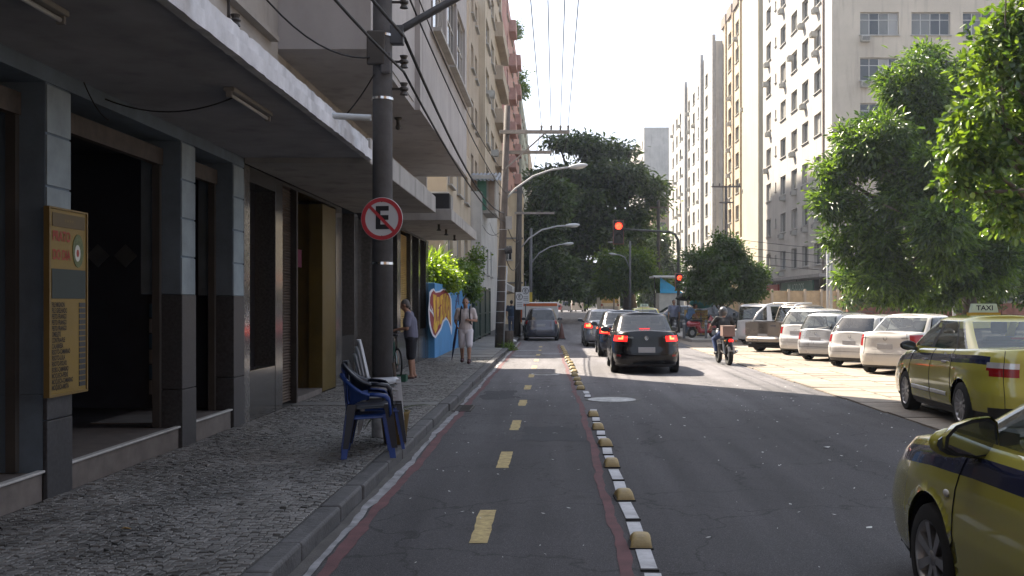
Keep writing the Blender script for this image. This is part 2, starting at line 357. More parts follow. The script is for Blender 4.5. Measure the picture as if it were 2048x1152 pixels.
# drain grate, manholes
iron = M('cast_iron', (.05, .045, .042), .6, metal=.6, var=.3, vs=12)
dr = thing('drain_grate', 'iron storm drain grate in the gutter beside the kerb', 'drain', (-1.45, 16.0, 0))
MB().box(-.15, .15, -.45, -.41, 0, .014).box(-.15, .15, .41, .45, 0, .014).box(-.15, -.12, -.41, .41, 0, .014).box(.12, .15, -.41, .41, 0, .014).build('rim', iron, dr)
for i in range(9): MB().box(-.12, .12, -.38 + i * .09, -.34 + i * .09, 0, .012).build('bar', iron, dr)
MB().box(-.119, .119, -.409, .409, .0045, .005).build('pit', M('dark_pit', (.008, .008, .008), .95), dr)
mh = thing('manhole_cover', 'round manhole cover smeared with worn white paint in the car lane', 'manhole', (1.0, 17.45, 0))
MB().lathe([(0, .012), (.40, .012), (.42, .008)], n=40).build('cover', M('smeared_white_iron', (.38, .38, .37), .8, var=.5, vs=6), mh)
MB().lathe([(.425, .009), (.46, .009), (.475, .0005)], n=40).build('rim', iron, mh)
mh2 = thing('manhole_cover', 'small dark iron manhole cover in the cycle lane', 'manhole', (-.22, 23.8, 0))
MB().lathe([(0, .012), (.27, .012), (.29, .008)], n=32).build('cover', iron, mh2)
MB().lathe([(.295, .009), (.33, .009), (.345, .0005)], n=32).build('rim', M('smeared_white_iron', (.38, .38, .37)), mh2)

# lane divider: yellow blocks and pale plates
blk = M('yellow_block_paint', (.30, .22, .085), .55, var=.35, vs=9, bump=.3, bs=50, stain=.7, tint=(.30, .22, .12))
rub = M('black_rubber', (.02, .019, .018), .8, var=.3, vs=10)
plate = M('white_plate', (.40, .40, .41), .6, var=.3, vs=9, stain=.6, tint=(.3, .3, .3))
def block_mesh():
    n = 10; V = []; F = []
    prof = [(-.13, 0), (-.122, .024), (-.07, .060), (-.03, .072), (.06, .070), (.10, .050), (.125, .022), (.13, 0)]
    xs = [(-.078, .0), (-.076, .72), (-.058, .94), (-.03, 1), (.03, 1), (.058, .94), (.076, .72), (.078, 0)]
    for y, z in prof:
        for x, k in xs: V.append((x * (1 - .14 * z / .072), y, z * k))
    w_ = len(xs)
    for j in range(len(prof) - 1):
        for i in range(w_ - 1): F.append((j * w_ + i, j * w_ + i + 1, (j + 1) * w_ + i + 1, (j + 1) * w_ + i))
    m = MB(); m.add(V, F); return m.mesh('block', True)
bm_ = block_mesh(); bbase = MB().box(-.084, .084, -.14, .14, 0.0005, .012).mesh('base')
bys = [6.98, 8.6, 10.27, 11.8, 13.35, 14.95, 19.5, 20.7, 21.9, 23.1, 24.3, 25.5, 26.7, 27.9, 29.1, 30.3, 31.6, 32.9, 34.2, 35.5, 36.8, 38.1]
for i, y in enumerate(bys):
    x = .585 + div(y) + random.uniform(-.02, .02); y += random.uniform(-.07, .07)
    b = thing('lane_divider_block', 'grimy yellow lane divider block, %s from the camera in the row beside the red line' % ordinal(i), 'lane divider', (x, y, 0), random.uniform(-.11, .11), 'yellow blocks dividing cycle lane and car lane')
    put('hump', bm_, blk, b, loc=(0, 0, .011)); put('base', bbase, rub, b)
pls = [(4.3, 5.0), (5.08, 5.75), (5.83, 6.2), (6.28, 6.8), (7.16, 7.65), (7.75, 8.42), (8.78, 9.4), (9.48, 10.08), (10.46, 11.0), (11.08, 11.6), (12.0, 12.6), (12.7, 13.15), (13.55, 14.1), (14.2, 14.7), (15.15, 15.8), (17.8, 18.4), (18.48, 19.1)]
for i, (a, b) in enumerate(pls):
    p = thing('divider_plate', 'flat scuffed white divider plate, %s from the camera between the yellow blocks' % ordinal(i), 'lane divider', (.60, (a + b) / 2, 0), random.uniform(-.05, .05), 'white plates of the lane divider')
    h = (b - a) / 2
    MB().box(-.052, .052, -h, h, .0, .009).build('plate', plate, p); MB().box(-.058, .058, -h - .02, -h + .012, .0, .014).build('end_clip', rub, p)

# asphalt repair patches
pat = M('asphalt_patch', (.040, .040, .043), .85, var=.3, vs=3, bump=.8, bs=120, world=True); patl = M('asphalt_patch_pale', (.085, .082, .08), .85, var=.3, vs=3, bump=.8, bs=120, world=True)
for (x0, x1, y0, y1, mt) in ((-.38, .3, 12.2, 13.6, pat), (.72, 1.5, 16.75, 18.3, patl), (-1.3, -.7, 17.5, 19.2, pat)):
    e = np.random.default_rng(int(y0 * 10)); k = 7; pts = [(x0 + (x1 - x0) * i / k, y0) for i in range(k)] + [(x1, y0 + (y1 - y0) * i / k) for i in range(k)] + [(x1 - (x1 - x0) * i / k, y1) for i in range(k)] + [(x0, y1 - (y1 - y0) * i / k) for i in range(k)]
    MB().quad(*[(a + e.normal(0, .045), b + e.normal(0, .09), .0025) for a, b in pts]).build('asphalt_patch', mt, road, fix=False)
# litter
lit = M('litter_paper', (.5, .5, .48), .8, var=.3, vs=20)
m = MB(); rr = random.Random(3)
for k in range(260):
    Y = rr.uniform(5, 22); x = rr.uniform(.8, 5.2) if rr.random() < .7 else rr.uniform(-1.3, .35); s = rr.uniform(.005, .024) * (1 + .5 * (rr.random() < .1)); a = rr.uniform(0, 3.14)
    c, d = math.cos(a) * s, math.sin(a) * s; e = rr.uniform(.3, .8)
    m.quad((x - c, Y - d, .007), (x + d * e, Y - c * e, .009), (x + c, Y + d, .013), (x - d * e, Y + c * e, .008))
o = m.build('litter', lit, kind='stuff', fix=False); tag(o, 'tiny pale scraps of litter scattered over the asphalt', 'litter')
for (x, y, s, z) in ((2.62, 7.6, .05, .008), (3.15, 11.6, .055, .008), (-2.95, 6.9, .04, .125)):
    a = rr.uniform(0, 3); q = [(math.cos(a + t) * s * r_, math.sin(a + t) * s * .5 * r_, h) for t, r_, h in ((0, 1, 0), (1.4, .8, .012), (2.6, 1, .004), (3.6, .9, .014), (5, .8, .0))]
    oo = MB().quad(*q).build('fallen_leaf' if z > .1 else 'paper_scrap', M('dry_leaf', (.30, .20, .08), .8) if z > .1 else lit, fix=False, loc=(x, y, z + .002))
    md = oo.modifiers.new('thickness', 'SOLIDIFY'); md.thickness = .002
    tag(oo, 'dry curled leaf lying on the mosaic pavement near the menu board' if z > .1 else ('small white paper scrap on the asphalt beside the near taxi' if y > 8 and y < 9 else ('white paper scrap on the asphalt in front of the near taxi' if y < 8 else 'white paper scrap on the asphalt further up the car lane')), 'leaf' if z > .1 else 'litter')
# ------------------------------------------------------------------ facade builder
MCACHE = {}
def win_meshes(w_, h_, k, transom, fr):
    key = ('w', round(w_, 2), round(h_, 2), k, transom, fr)
    if key in MCACHE: return MCACHE[key]
    m = MB(); t = fr; d = .035
    m.box(0, w_, -d, d, 0, t); m.box(0, w_, -d, d, h_ - t, h_); m.box(0, t, -d, d, t, h_ - t); m.box(w_ - t, w_, -d, d, t, h_ - t)
    for i in range(1, k): x = w_ * i / k; m.box(x - t * .45, x + t * .45, -d * .9, d * .9, t, h_ - t)
    if transom: z = h_ * transom; m.box(t, w_ - t, -d * .8, d * .8, z - t * .4, z + t * .4)
    f = m.mesh('window')
    ps = []
    for i in range(k):
        a, b = w_ * i / k + t * .3, w_ * (i + 1) / k - t * .3
        ps.append(MB().box(a, b, -.006, .006, t * .3, h_ - t * .3).mesh('pane'))
    sill = MB().box(-.08, w_ + .08, -.26, .03, -.07, -.002).mesh('sill')
    MCACHE[key] = (f, ps, sill); return MCACHE[key]
def pane_mat():
    if 'pane' in MATS: return MATS['pane']
    m = M('pane', (.1, .1, .1), .06, spec=.7, var=.1, vs=.5)
    n = m.node_tree.nodes; l = m.node_tree.links; b = n['Principled BSDF']
    oi = n.new('ShaderNodeObjectInfo'); cr = n.new('ShaderNodeValToRGB'); cr.color_ramp.interpolation = 'CONSTANT'
    e = cr.color_ramp.elements; e[0].position = 0; e[0].color = (.018, .022, .026, 1); e[1].position = .45; e[1].color = (.035, .04, .045, 1)
    for p, c in ((.55, (.11, .11, .10, 1)), (.72, (.24, .23, .21, 1)), (.86, (.08, .10, .12, 1)), (.94, (.34, .33, .30, 1))):
        x = e.new(p); x.color = c
    l.new(oi.outputs['Random'], cr.inputs[0]); l.new(cr.outputs[0], b.inputs['Base Color']); return m
PANE = pane_mat()
WFRAME = M('pale_window_frame', (.42, .41, .39), .5, var=.1)
DFRAME = M('dark_window_frame', (.06, .055, .05), .5, var=.2)
SILLM = M('stone_sill', (.34, .33, .31), .8, var=.2)
ACM = M('ac_casing', (.36, .35, .32), .6, var=.25, vs=5, stain=.4); ACG = M('ac_grille', (.07, .07, .07), .6)
ac_body = MB().box(-.34, .34, -.55, .1, 0, .42).box(-.30, .30, -.5, .1, -.05, -.002).mesh('air_conditioner')
ac_gr = MB()
for i in range(6): ac_gr.box(-.3, .3, -.562, -.552, .05 + i * .055, .082 + i * .055)
ac_gr = ac_gr.mesh('grille')
def facade(root, o, n, L, z0, z1, wins, mat, rec=.16, frame=None, panes=2, transom=0, fr=.05, sill=True, split=False):
    """wall with recessed window openings; o = start (x, y), n = outward normal (2D); runs along (-n.y, n.x)"""
    n = Vector((n[0], n[1])); d = Vector((-n.y, n.x)); o = Vector(o)
    P = lambda a, z, dep=0.: (o.x + d.x * a - n.x * dep, o.y + d.y * a - n.y * dep, z)
    xs = sorted({0, L, *[round(v, 3) for w_ in wins for v in w_[:2]]}); zs = sorted({z0, z1, *[round(v, 3) for w_ in wins for v in w_[2:4]]})
    m = MB()
    for i in range(len(xs) - 1):
        run = None
        for j in range(len(zs) - 1):
            ca, cz = (xs[i] + xs[i + 1]) / 2, (zs[j] + zs[j + 1]) / 2
            hole = any(w_[0] < ca < w_[1] and w_[2] < cz < w_[3] for w_ in wins)
            if not hole: m.quad(P(xs[i], zs[j]), P(xs[i + 1], zs[j]), P(xs[i + 1], zs[j + 1]), P(xs[i], zs[j + 1]))
    for w_ in wins:
        a, b, c, e = w_[:4]; r_ = rec + .05
        m.quad(P(a, c), P(b, c), P(b, c, r_), P(a, c, r_)); m.quad(P(a, e, r_), P(b, e, r_), P(b, e), P(a, e))
        m.quad(P(a, c), P(a, c, r_), P(a, e, r_), P(a, e)); m.quad(P(b, c, r_), P(b, c), P(b, e), P(b, e, r_))
    m.build('wall', mat, root, fix=False)
    rz = math.atan2(d.y, d.x)
    for w_ in wins:
        a, b, c, e = w_[:4]; k = w_[4] if len(w_) > 4 else panes
        f, ps, sl = win_meshes(b - a, e - c, k, transom, fr)
        fo = put('window', f, None, root, loc=P(a, c, rec), rot=(0, 0, rz))
        if not f.materials: f.materials.append(frame or WFRAME)
        for p in ps:
            if not p.materials: p.materials.append(PANE)
            put('pane', p, None, fo)
        if sill:
            if not sl.materials: sl.materials.append(SILLM)
            put('sill', sl, None, fo, loc=(0, -rec * .3, 0))
    return P, d
def ac_unit(root, p, n, s=1.):
    rz = math.atan2(n[0], -n[1])
    if not ac_body.materials: ac_body.materials.append(ACM)
    if not ac_gr.materials: ac_gr.materials.append(ACG)
    a = put('air_conditioner', ac_body, None, root, loc=p, rot=(0, 0, rz)); a.scale = (s * .85, s * .7, s * .85)
    put('grille', ac_gr, None, a)
def grid_wins(starts, w_, z0, step, n, h_, skip=()):
    return [(a, a + w_, z0 + step * j, z0 + step * j + h_) for j in range(n) for i, a in enumerate(starts) if (i, j) not in skip]

# ------------------------------------------------------------------ building with the canopy (restaurant), near left
plaster_blue = M('pale_blue_plaster', (.125, .165, .21), .8, var=.22, vs=3, bump=.15, bs=60, stain=.35)
plaster_grey = M('grey_plaster', (.26, .255, .25), .85, var=.2, vs=2, bump=.15, bs=60, stain=.3)
pale_pillar = M('pale_pillar_paint', (.24, .285, .31), .75, var=.2, vs=4, stain=.3)
granite = M('dark_granite', (.045, .045, .048), .5, var=.45, vs=30)
stepm = M('worn_step_stone', (.13, .112, .10), .75, var=.3, vs=5)
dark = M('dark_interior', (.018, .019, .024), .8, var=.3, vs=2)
A = thing('restaurant_building', 'shady corner restaurant with blue-grey pillars under a wide white-edged canopy', 'building', (-4.05, 8, 0), world=True)
FX = -4.05
pil = [(4.55, 4.95), (7.98, 8.38), (10.87, 11.28), (12.62, 13.04)]
for i, (a, b) in enumerate(pil):
    x0 = FX - .45
    g = 1.78 if i != 1 else .95
    MB().box(x0, FX - .012, a, b, g, 3.62).build('pillar', plaster_blue, A, bevel=.008)
    zz = g; k = 0
    while zz < 3.44:                     # grooved face blocks
        h = min(.42, 3.45 - zz)
        MB().box(FX - .012, FX, a + .004, b - .004, zz, zz + h - .018).build('face_block', pale_pillar, A, bevel=.004); zz += h
    if i == 1: MB().box(x0 - .002, FX - .032, a - .002, b + .002, .3, .949).build('painted_base', plaster_blue, A)
    gx0 = x0 + .2 if i != 1 else FX - .03
    MB().box(gx0, FX + .008, a - .008, b + .008, .1, .74).build('granite_base', granite, A, bevel=.006)
    MB().box(gx0, FX + .006, a - .006, b + .006, .748, g - .004).build('granite_panel', granite, A, bevel=.006)
for a, b in ((4.95, 7.98), (8.38, 10.87), (11.28, 12.62)):
    MB().box(FX - 1.2, FX - .03, a + .01, b - .01, .05, .33).build('step', stepm, A, bevel=.01)
    MB().box(FX - .07, FX - .005, a + .012, b - .012, .331, .352).build('step_nosing', M('pale_nosing', (.45, .44, .42), .5), A, bevel=.006)
    MB().box(FX - .28, FX - .20, a + .012, b - .012, 3.18, 3.36).build('shutter_roll', M('rusty_shutter', (.08, .065, .055), .7, metal=.3, var=.4, vs=8), A)
    MB().box(FX - .30, FX - .22, a + .004, a + .06, .34, 3.3).build('door_track', DFRAME, A); MB().box(FX - .30, FX - .22, b - .06, b - .004, .34, 3.3).build('door_track', DFRAME, A)
MB().box(FX - .45, FX + .001, 3.5, 13.04, 3.45, 3.62).build('lintel', plaster_blue, A)
# interior shell
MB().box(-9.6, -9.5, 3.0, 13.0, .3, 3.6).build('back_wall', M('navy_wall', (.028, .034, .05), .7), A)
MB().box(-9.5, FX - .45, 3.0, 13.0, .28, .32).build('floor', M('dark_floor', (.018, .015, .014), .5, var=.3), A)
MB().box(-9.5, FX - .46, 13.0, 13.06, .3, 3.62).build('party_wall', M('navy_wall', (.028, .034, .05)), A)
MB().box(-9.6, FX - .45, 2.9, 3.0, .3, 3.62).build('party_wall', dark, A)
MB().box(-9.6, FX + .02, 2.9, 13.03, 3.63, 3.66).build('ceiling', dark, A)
tl = M('diamond_tile', (.10, .11, .12), .35, var=.2)
for i in range(12):                      # row of diamond tiles on the party wall and a checked dado
    for zc in ((2.3,) if i % 2 else (2.3,)):
        x = -4.85 - i * .36
        MB().prism([(0, -.15), (.15, 0), (0, .15), (-.15, 0)], lambda p, q, d_, x=x, zc=zc: (x + p, 12.99 - d_, zc + q), 0, .012).build('diamond_tile', tl, A)
for i in range(3):
    for j in range(6):
        MB().box(-4.86 - i * .2, -4.68 - i * .2, 12.97, 12.99, .5 + j * .2, .68 + j * .2).build('dado_tile', M('blue_tile', (.04, .09, .15), .35) if (i + j) % 2 else M('white_tile', (.20, .21, .22), .35), A)
# canopy
soff = M('canopy_soffit', (.33, .335, .36), .85, var=.2, vs=1.5, stain=.35)
fas = M('white_fascia', (.56, .57, .60), .75, var=.25, vs=3, bump=.25, bs=30, stain=.55, tint=(.25, .24, .26))
cn = MB().box(FX + .003, -2.46, 2.0, 13.02, 3.58, 3.70).build('canopy', soff, A)
def rough_bar(x0, x1, y0, y1, z0, z1, amp, seed):
    rr = np.random.default_rng(seed); n_ = int((y1 - y0) / .08); m = MB()
    for j in range(n_ + 1):
        y = y0 + (y1 - y0) * j / n_; e = rr.normal(0, amp, 4)
        m.v += [(x0, y, z0 + e[0]), (x1 + e[1], y, z0 + e[0]), (x1 + e[1], y, z1 + e[2]), (x0, y, z1 + e[2])]
    for j in range(n_):
        for q in range(4): m.f.append((j * 4 + q, j * 4 + (q + 1) % 4, (j + 1) * 4 + (q + 1) % 4, (j + 1) * 4 + q))
    m.f += [(0, 1, 2, 3), tuple(n_ * 4 + q for q in (3, 2, 1, 0))]; return m
rough_bar(-2.455, -2.38, 2.0, 13.02, 3.55, 3.675, .003, 1).build('fascia', fas, cn)
rough_bar(-2.453, -2.42, 2.0, 13.01, 3.68, 3.80, .004, 2).build('upper_fascia', fas, cn)
rough_bar(-2.60, -2.465, 2.0, 13.01, 3.705, 3.81, .004, 3).build('kerb_of_roof', fas, cn)
pvc = M('pvc_pipe', (.40, .44, .47), .4, var=.15)
for y in (6.5, 10.9):
    MB().lathe([(.036, -.35), (.036, .42), (.030, .42), (.030, -.3)], T(-2.42, y, 3.725) @ Matrix.Rotation(R(93), 4, 'Y'), 16).build('drain_pipe', pvc, cn, smooth=True)
# upper wall
upm = M('upper_plaster', (.34, .315, .285), .85, var=.18, vs=1.2, bump=.15, bs=50, stain=.4, tint=(.2, .18, .16))
MB().box(-9.6, -3.55, 2.0, 12.84, 3.83, 9.5).build('upper_wall', upm, A)
for (y0, y1, z0, z1) in ((10.9, 12.3, 4.02, 4.75), (7.6, 9.6, 4.4, 5.6)):
    wv = MB().box(-3.56, -3.545, y0, y1, z0, z1).build('window', PANE, A)
    MB().box(-3.549, -3.51, y0 - .05, y1 + .05, z1, z1 + .06).build('lintel', upm, wv); MB().box(-3.549, -3.51, y0 - .05, y1 + .05, z0 - .06, z0).build('sill', upm, wv)
MB().box(-3.55, -3.44, 10.6, 12.5, 4.95, 5.01).build('ledge', upm, A)
# bracket with insulators above the canopy
br = thing('insulator_bracket', 'black iron insulator bracket standing on the canopy edge behind the drain pipe', 'bracket', (-2.9, 8.9, 3.8), world=True)
MB().tube([(-2.9, 8.9, 3.7), (-2.9, 8.9, 4.6)], .014).build('post', iron, br)
for z in (3.95, 4.2, 4.45):
    MB().lathe([(.0, -.05), (.045, -.05), (.03, -.015), (.05, .0), (.03, .02), (.045, .05), (0, .05)], T(-2.84, 8.9, z), 12).build('insulator', DFRAME, br); MB().box(-2.9, -2.84, 8.89, 8.91, z - .006, z + .006).build('arm', iron, br)

# fluorescent fittings under the canopy
for i, (u, v) in enumerate(((505, 268), (40, 28))):
    Y = 9.35 if i == 0 else 5.9; x = -2.85 if i == 0 else -3.2
    lf = thing('fluorescent_fitting', ('dusty fluorescent batten fixed under the canopy beyond the menu board' if i == 0 else 'fluorescent batten under the canopy at the top edge nearest the camera'), 'lamp', (x, Y, 3.58), 0, world=True)
    MB().box(x - .05, x + .05, Y - .6, Y + .6, 3.54, 3.578).build('housing', plaster_grey, lf, bevel=.008)
    MB().tube([(x, Y - .57, 3.515), (x, Y + .57, 3.515)], .016, 10).build('tube', M('lamp_tube', (.5, .5, .5), .3), lf, smooth=True)
    for s in (-1, 1): MB().box(x - .025, x + .025, Y + s * .585 - .015, Y + s * .585 + .015, 3.49, 3.54).build('holder', plaster_grey, lf)

# ------------------------------------------------------------------ menu board
mb = thing('menu_board', 'tall narrow yellow menu board fixed to the pale pillar', 'menu board', (-4.03, 8.24, .94), world=True)
mby = M('menu_yellow', (.20, .13, .026), .5, var=.15, vs=2); ink = M('menu_ink', (.03, .025, .02), .7); redink = M('menu_red', (.30, .045, .03), .6)
MB().box(-4.04, -4.005, 7.93, 8.55, .945, 2.44).build('panel', mby, mb, bevel=.004)
m = MB(); m.box(-4.042, -3.995, 7.91, 7.935, .93, 2.455); m.box(-4.042, -3.995, 8.545, 8.565, .93, 2.455); m.box(-4.042, -3.995, 7.936, 8.544, .93, .95); m.box(-4.042, -3.995, 7.936, 8.544, 2.44, 2.455)
m.build('frame', M('menu_frame', (.16, .105, .03), .5), mb)
MB().box(-4.003, -4.0, 7.97, 8.52, 2.30, 2.41).build('header_strip', M('menu_brown', (.10, .07, .03), .6), mb)
MB().box(-4.003, -4.0, 7.96, 8.53, 1.72, 1.96).build('blackboard', M('chalk_black', (.035, .045, .04), .7), mb)
for i in range(15): MB().box(-4.003, -4.0, 8.42, 8.53, .985 + i * .0475, 1.022 + i * .0475).build('price_tag', M('price_black', (.03, .035, .04), .5), mb)
def wall_text(body, y, z, size, mat, parent, x=-4.001, sx=1., bold=0., name='lettering'):
    me = text_mesh(body, size, .0, bold, sx); return put(name, me, mat, parent, loc=(x, y, z), rot=(R(90), 0, R(90)))
wall_text('PRATO', 8.12, 2.22, .115, redink, mb, sx=.8, bold=.003); wall_text('DO DIA', 8.12, 2.07, .115, redink, mb, sx=.72, bold=.003)
wall_text('* * * *', 8.24, 2.345, .06, mby, mb, x=-3.999)
dish = M('dish_green', (.10, .12, .05), .6, var=.5, vs=30)
MB().prism([(math.cos(t) * .095, math.sin(t) * .14) for t in np.linspace(0, 6.1, 18)], lambda a, b, d_: (-4.003 + d_, 8.40 + a, 2.12 + b), 0, .003).build('dish_picture', dish, mb)
MB().prism([(math.cos(t) * .048, math.sin(t) * .07) for t in np.linspace(0, 6.1, 16)], lambda a, b, d_: (-3.9995 + d_, 8.385 + a, 2.10 + b), 0, .002).build('plate_picture', M('plate_white', (.5, .5, .46), .5), mb)
MB().prism([(math.cos(t) * .022, math.sin(t) * .032) for t in np.linspace(0, 6.1, 12)], lambda a, b, d_: (-3.9972 + d_, 8.385 + a, 2.10 + b), 0, .001).build('food_picture', redink, mb)
lines = ['FILE MIGNON', 'FILE GRELHADO', 'PEITO FRANGO', 'PEITO FRANGO', 'PEITO FRANGO', 'OMELETE', 'CONTRA-FILE', 'CALABRESA', 'RISOTO-CAMARAO', 'RISOTO-LULA', 'RISOTO-POLVO', 'BOBO-CAMARAO', 'MOQUECA-PEIXE', 'MOQUECA-CAMARAO', 'MOQUECA-MISTA']
for i, t in enumerate(lines):
    z = 1.003 + (14 - i) * .0475; wl = .030 * len(t) * .8
    me = text_mesh(t, .055, 0, .0015, .62); xs = [v.co.x for v in me.vertices]; off = -min(xs)
    put('lettering', me, ink, mb, loc=(-4.002, 7.965 + off, z), rot=(R(90), 0, R(90)))

# ------------------------------------------------------------------ shop building with overhanging upper floors (dark granite ground floor)
B = thing('granite_shop_building', 'building with overhanging plaster upper floors above dark granite shopfronts', 'building', (-4, 20, 0), world=True)
pol = M('polished_granite', (.05, .049, .048), .14, var=.5, vs=35, spec=.6)
poll = M('grey_polished_stone', (.11, .105, .10), .12, var=.35, vs=20, spec=.6)
blackm = M('black_opening', (.012, .012, .014), .3, var=.2)
X1, X2 = FX, -3.6
def pier(y0, y1, x=X1, mat=pol, z1=3.5, name='pier'): return MB().box(x - .5, x, y0, y1, .1, z1).build(name, mat, B, bevel=.006)
pier(13.06, 13.30, mat=poll); pier(14.52, 14.90); pier(18.55, 19.05, mat=poll); pier(20.25, 20.6, mat=poll)
MB().box(X1 - .5, X1 - .006, 13.301, 14.519, .1, .78).build('granite_panel', pol, B, bevel=.006)
pn = MB().box(X1 - .35, X1 - .3, 13.301, 14.519, .78, 3.4).build('door_panel', blackm, B); MB().box(X1 - .5, X1, 13.301, 14.519, 3.3, 3.5).build('head', pol, B)
MB().box(X1 - .5, X1 - .006, 19.051, 20.249, .1, 1.05).build('granite_panel', pol, B, bevel=.006); MB().box(X1 - .30, X1 - .27, 19.051, 20.249, 1.05, 3.4).build('shop_window', PANE, B)
def shutter(y0, y1, x, z0, z1, mat, parent=B):
    m = MB(); n_ = int((z1 - z0) / .045); prof = []
    for i in range(n_ * 4 + 1):
        z = z0 + (z1 - z0) * i / (n_ * 4); m.v += [(x + .012 * math.sin(i * math.pi / 2), y0, z), (x + .012 * math.sin(i * math.pi / 2), y1, z)]
    m.f = [(2 * i, 2 * i + 1, 2 * i + 3, 2 * i + 2) for i in range(n_ * 4)]
    return m.build('roller_shutter', mat, parent, fix=False)
shutter(14.90, 15.78, X1 - .12, .15, 3.45, M('brown_shutter', (.12, .09, .07), .45, metal=.5, var=.3, vs=6))
MB().box(X1 - .15, X1 - .02, 15.78, 15.86, .1, 3.45).build('shutter_rail', iron, B)
# open doorway with yellow jamb
yel = M('mustard_paint', (.085, .058, .008), .45, var=.25, vs=2)
MB().box(X1 - 1.9, X1 - .25, 17.55, 17.6, .14, 3.42).build('inner_wall', M('mustard_inner', (.07, .05, .008), .5, var=.3), B)
MB().box(X1 - .25, X1 - .01, 17.5, 18.54, .14, 3.42).build('yellow_jamb', yel, B)
MB().box(X1 - 2.0, X1 - 1.9, 15.8, 17.6, .1, 3.42).build('inner_wall', dark, B)
MB().box(X1 - 1.9, X1 - .02, 15.86, 17.5, .1, .2).build('threshold', stepm, B)
MB().box(X1 - .5, X1, 14.901, 18.549, 3.45, 3.5).build('head', pol, B)
MB().box(X1 - .9, X1 - .3, 16.5, 17.2, 2.3, 2.6).build('hanging_banner', M('magenta_cloth', (.10, .01, .03), .8), B)
# second stretch, closer to the street
MB().box(X2 - .9, X2, 20.61, 20.95, .1, 3.4).build('pier', poll, B)
for a, b, mt in ((20.95, 22.9, None), (25.0, 25.3, 0), (26.5, 26.8, 0), (28.0, 28.55, 0)):
    if mt is None:
        MB().box(X2 - .35, X2 - .3, a, b, .2, 3.3).build('glass_door', PANE, B)
        for z in (.9, 1.7, 2.5): MB().tube([(X2 - .25, a, z), (X2 - .25, b, z)], .015).build('door_bar', M('chrome', (.6, .6, .6), .2, metal=1), B)
        for k in range(3): MB().box(X2 - .28, X2 - .2, a + k * .9, a + k * .9 + .06, .15, 3.3).build('door_stile', M('chrome', (.6, .6, .6)), B)
    else: MB().box(X2 - .5, X2, a, b, .1, 3.4).build('pier', pol if mt == 0 else poll, B, bevel=.006)
MB().box(X2 - .5, X2, 22.9, 23.4, .1, 3.4).build('pier', pol, B)
shutter(23.4, 25.0, X2 - .1, 1.0, 3.35, M('yellow_shutter', (.42, .29, .10), .45, metal=.4, var=.25, vs=3))
MB().box(X2 - .5, X2 - .005, 23.401, 24.999, .1, 1.0).build('granite_panel', pol, B)
for a, b in ((25.3, 26.5), (26.8, 28.0)):
    MB().box(X2 - .35, X2 - .3, a, b, 1.0, 3.3).build('shop_window', PANE, B); MB().box(X2 - .5, X2 - .005, a + .001, b - .001, .1, 1.0).build('granite_panel', pol, B)
MB().box(X2 - .5, X2 + .004, 20.61, 28.55, 3.4, 3.45).build('head', pol, B)
MB().box(-10, -4.56, 13.06, 28.55, .1, 5).build('core_wall', dark, B)
# canopies
cm = M('plaster_canopy', (.33, .32, .305), .85, var=.2, vs=1.5, stain=.45, tint=(.2, .19, .18))
MB().box(FX + .002, -2.40, 13.05, 20.2, 3.51, 3.84).build('canopy', cm, B, bevel=.012)
MB().box(X2 + .002, -2.2, 21.4, 28.2, 3.46, 3.71).build('canopy', cm, B, bevel=.012)
for y in (22.5, 24, 26): MB().lathe([(.0, 0), (.03, 0), (.025, -.1), (.06, -.14), (0, -.15)], T(-2.6, y, 3.46), 10).build('downlight', iron, B)
# recessed first floor with window band
wl = [(28.4 - y1, 28.4 - y0, 4.02, 4.82) for (y0, y1) in ((20.9, 22.2), (22.35, 23.6), (24.4, 26.0), (26.6, 28.0))]
facade(B, (-3.62, 28.4), (-1, 0) if False else (1, 0), .01, 3.84, 3.85, [], upm)
facade(B, (-3.62, 13.06), (1, 0), 15.4, 3.845, 4.96, [(y0 - 13.06, y1 - 13.06, 4.0, 4.84) for (y0, y1) in ((14.0, 16.4), (17.0, 19.5), (20.9, 22.2), (22.35, 23.6), (24.4, 26.0), (26.6, 28.0))], upm, frame=DFRAME, panes=3)
MB().box(-10, -3.63, 28.40, 28.5, 3.4, 20).build('end_wall', upm, B)
# overhang
ovm = M('overhang_plaster', (.37, .35, .34), .85, var=.15, vs=1, bump=.12, bs=50, stain=.35, tint=(.22, .2, .18))
MB().box(-10, -2.36, 12.85, 16.9, 4.95, 20).build('overhang', ovm, B)
MB().box(-2.359, -2.345, 13.0, 16.7, 5.05, 6.9).build('plaster_panel', ovm, B)
ov = [(18.4 - 16.9, 20.9 - 16.9), (21.2 - 16.9, 23.2 - 16.9), (23.4 - 16.9, 25.4 - 16.9)]
facade(B, (-2.27, 16.9), (1, 0), 8.9, 4.95, 20, [(a, b, 6.75 + 3.2 * j, 8.6 + 3.2 * j, 3) for j in range(4) for a, b in ov], ovm, transom=.62, rec=.1)
m = MB().quad((-10, 16.9, 4.95), (-10, 25.8, 4.95), (-2.27, 25.8, 4.95), (-2.27, 16.9, 4.95)).quad((-10, 25.8, 4.95), (-10, 25.8, 20), (-2.27, 25.8, 20), (-2.27, 25.8, 4.95)).quad((-2.27, 16.9, 4.95), (-2.27, 16.9, 20), (-2.36, 16.9, 20), (-2.36, 16.9, 4.95)).quad((-10, 12.85, 20), (-2.27, 12.85, 20), (-2.27, 25.8, 20), (-10, 25.8, 20))
m.build('overhang_soffit', ovm, B, fix=False)
MB().box(-2.268, -2.22, 18.2, 25.5, 6.62, 6.70).build('ledge', ovm, B)
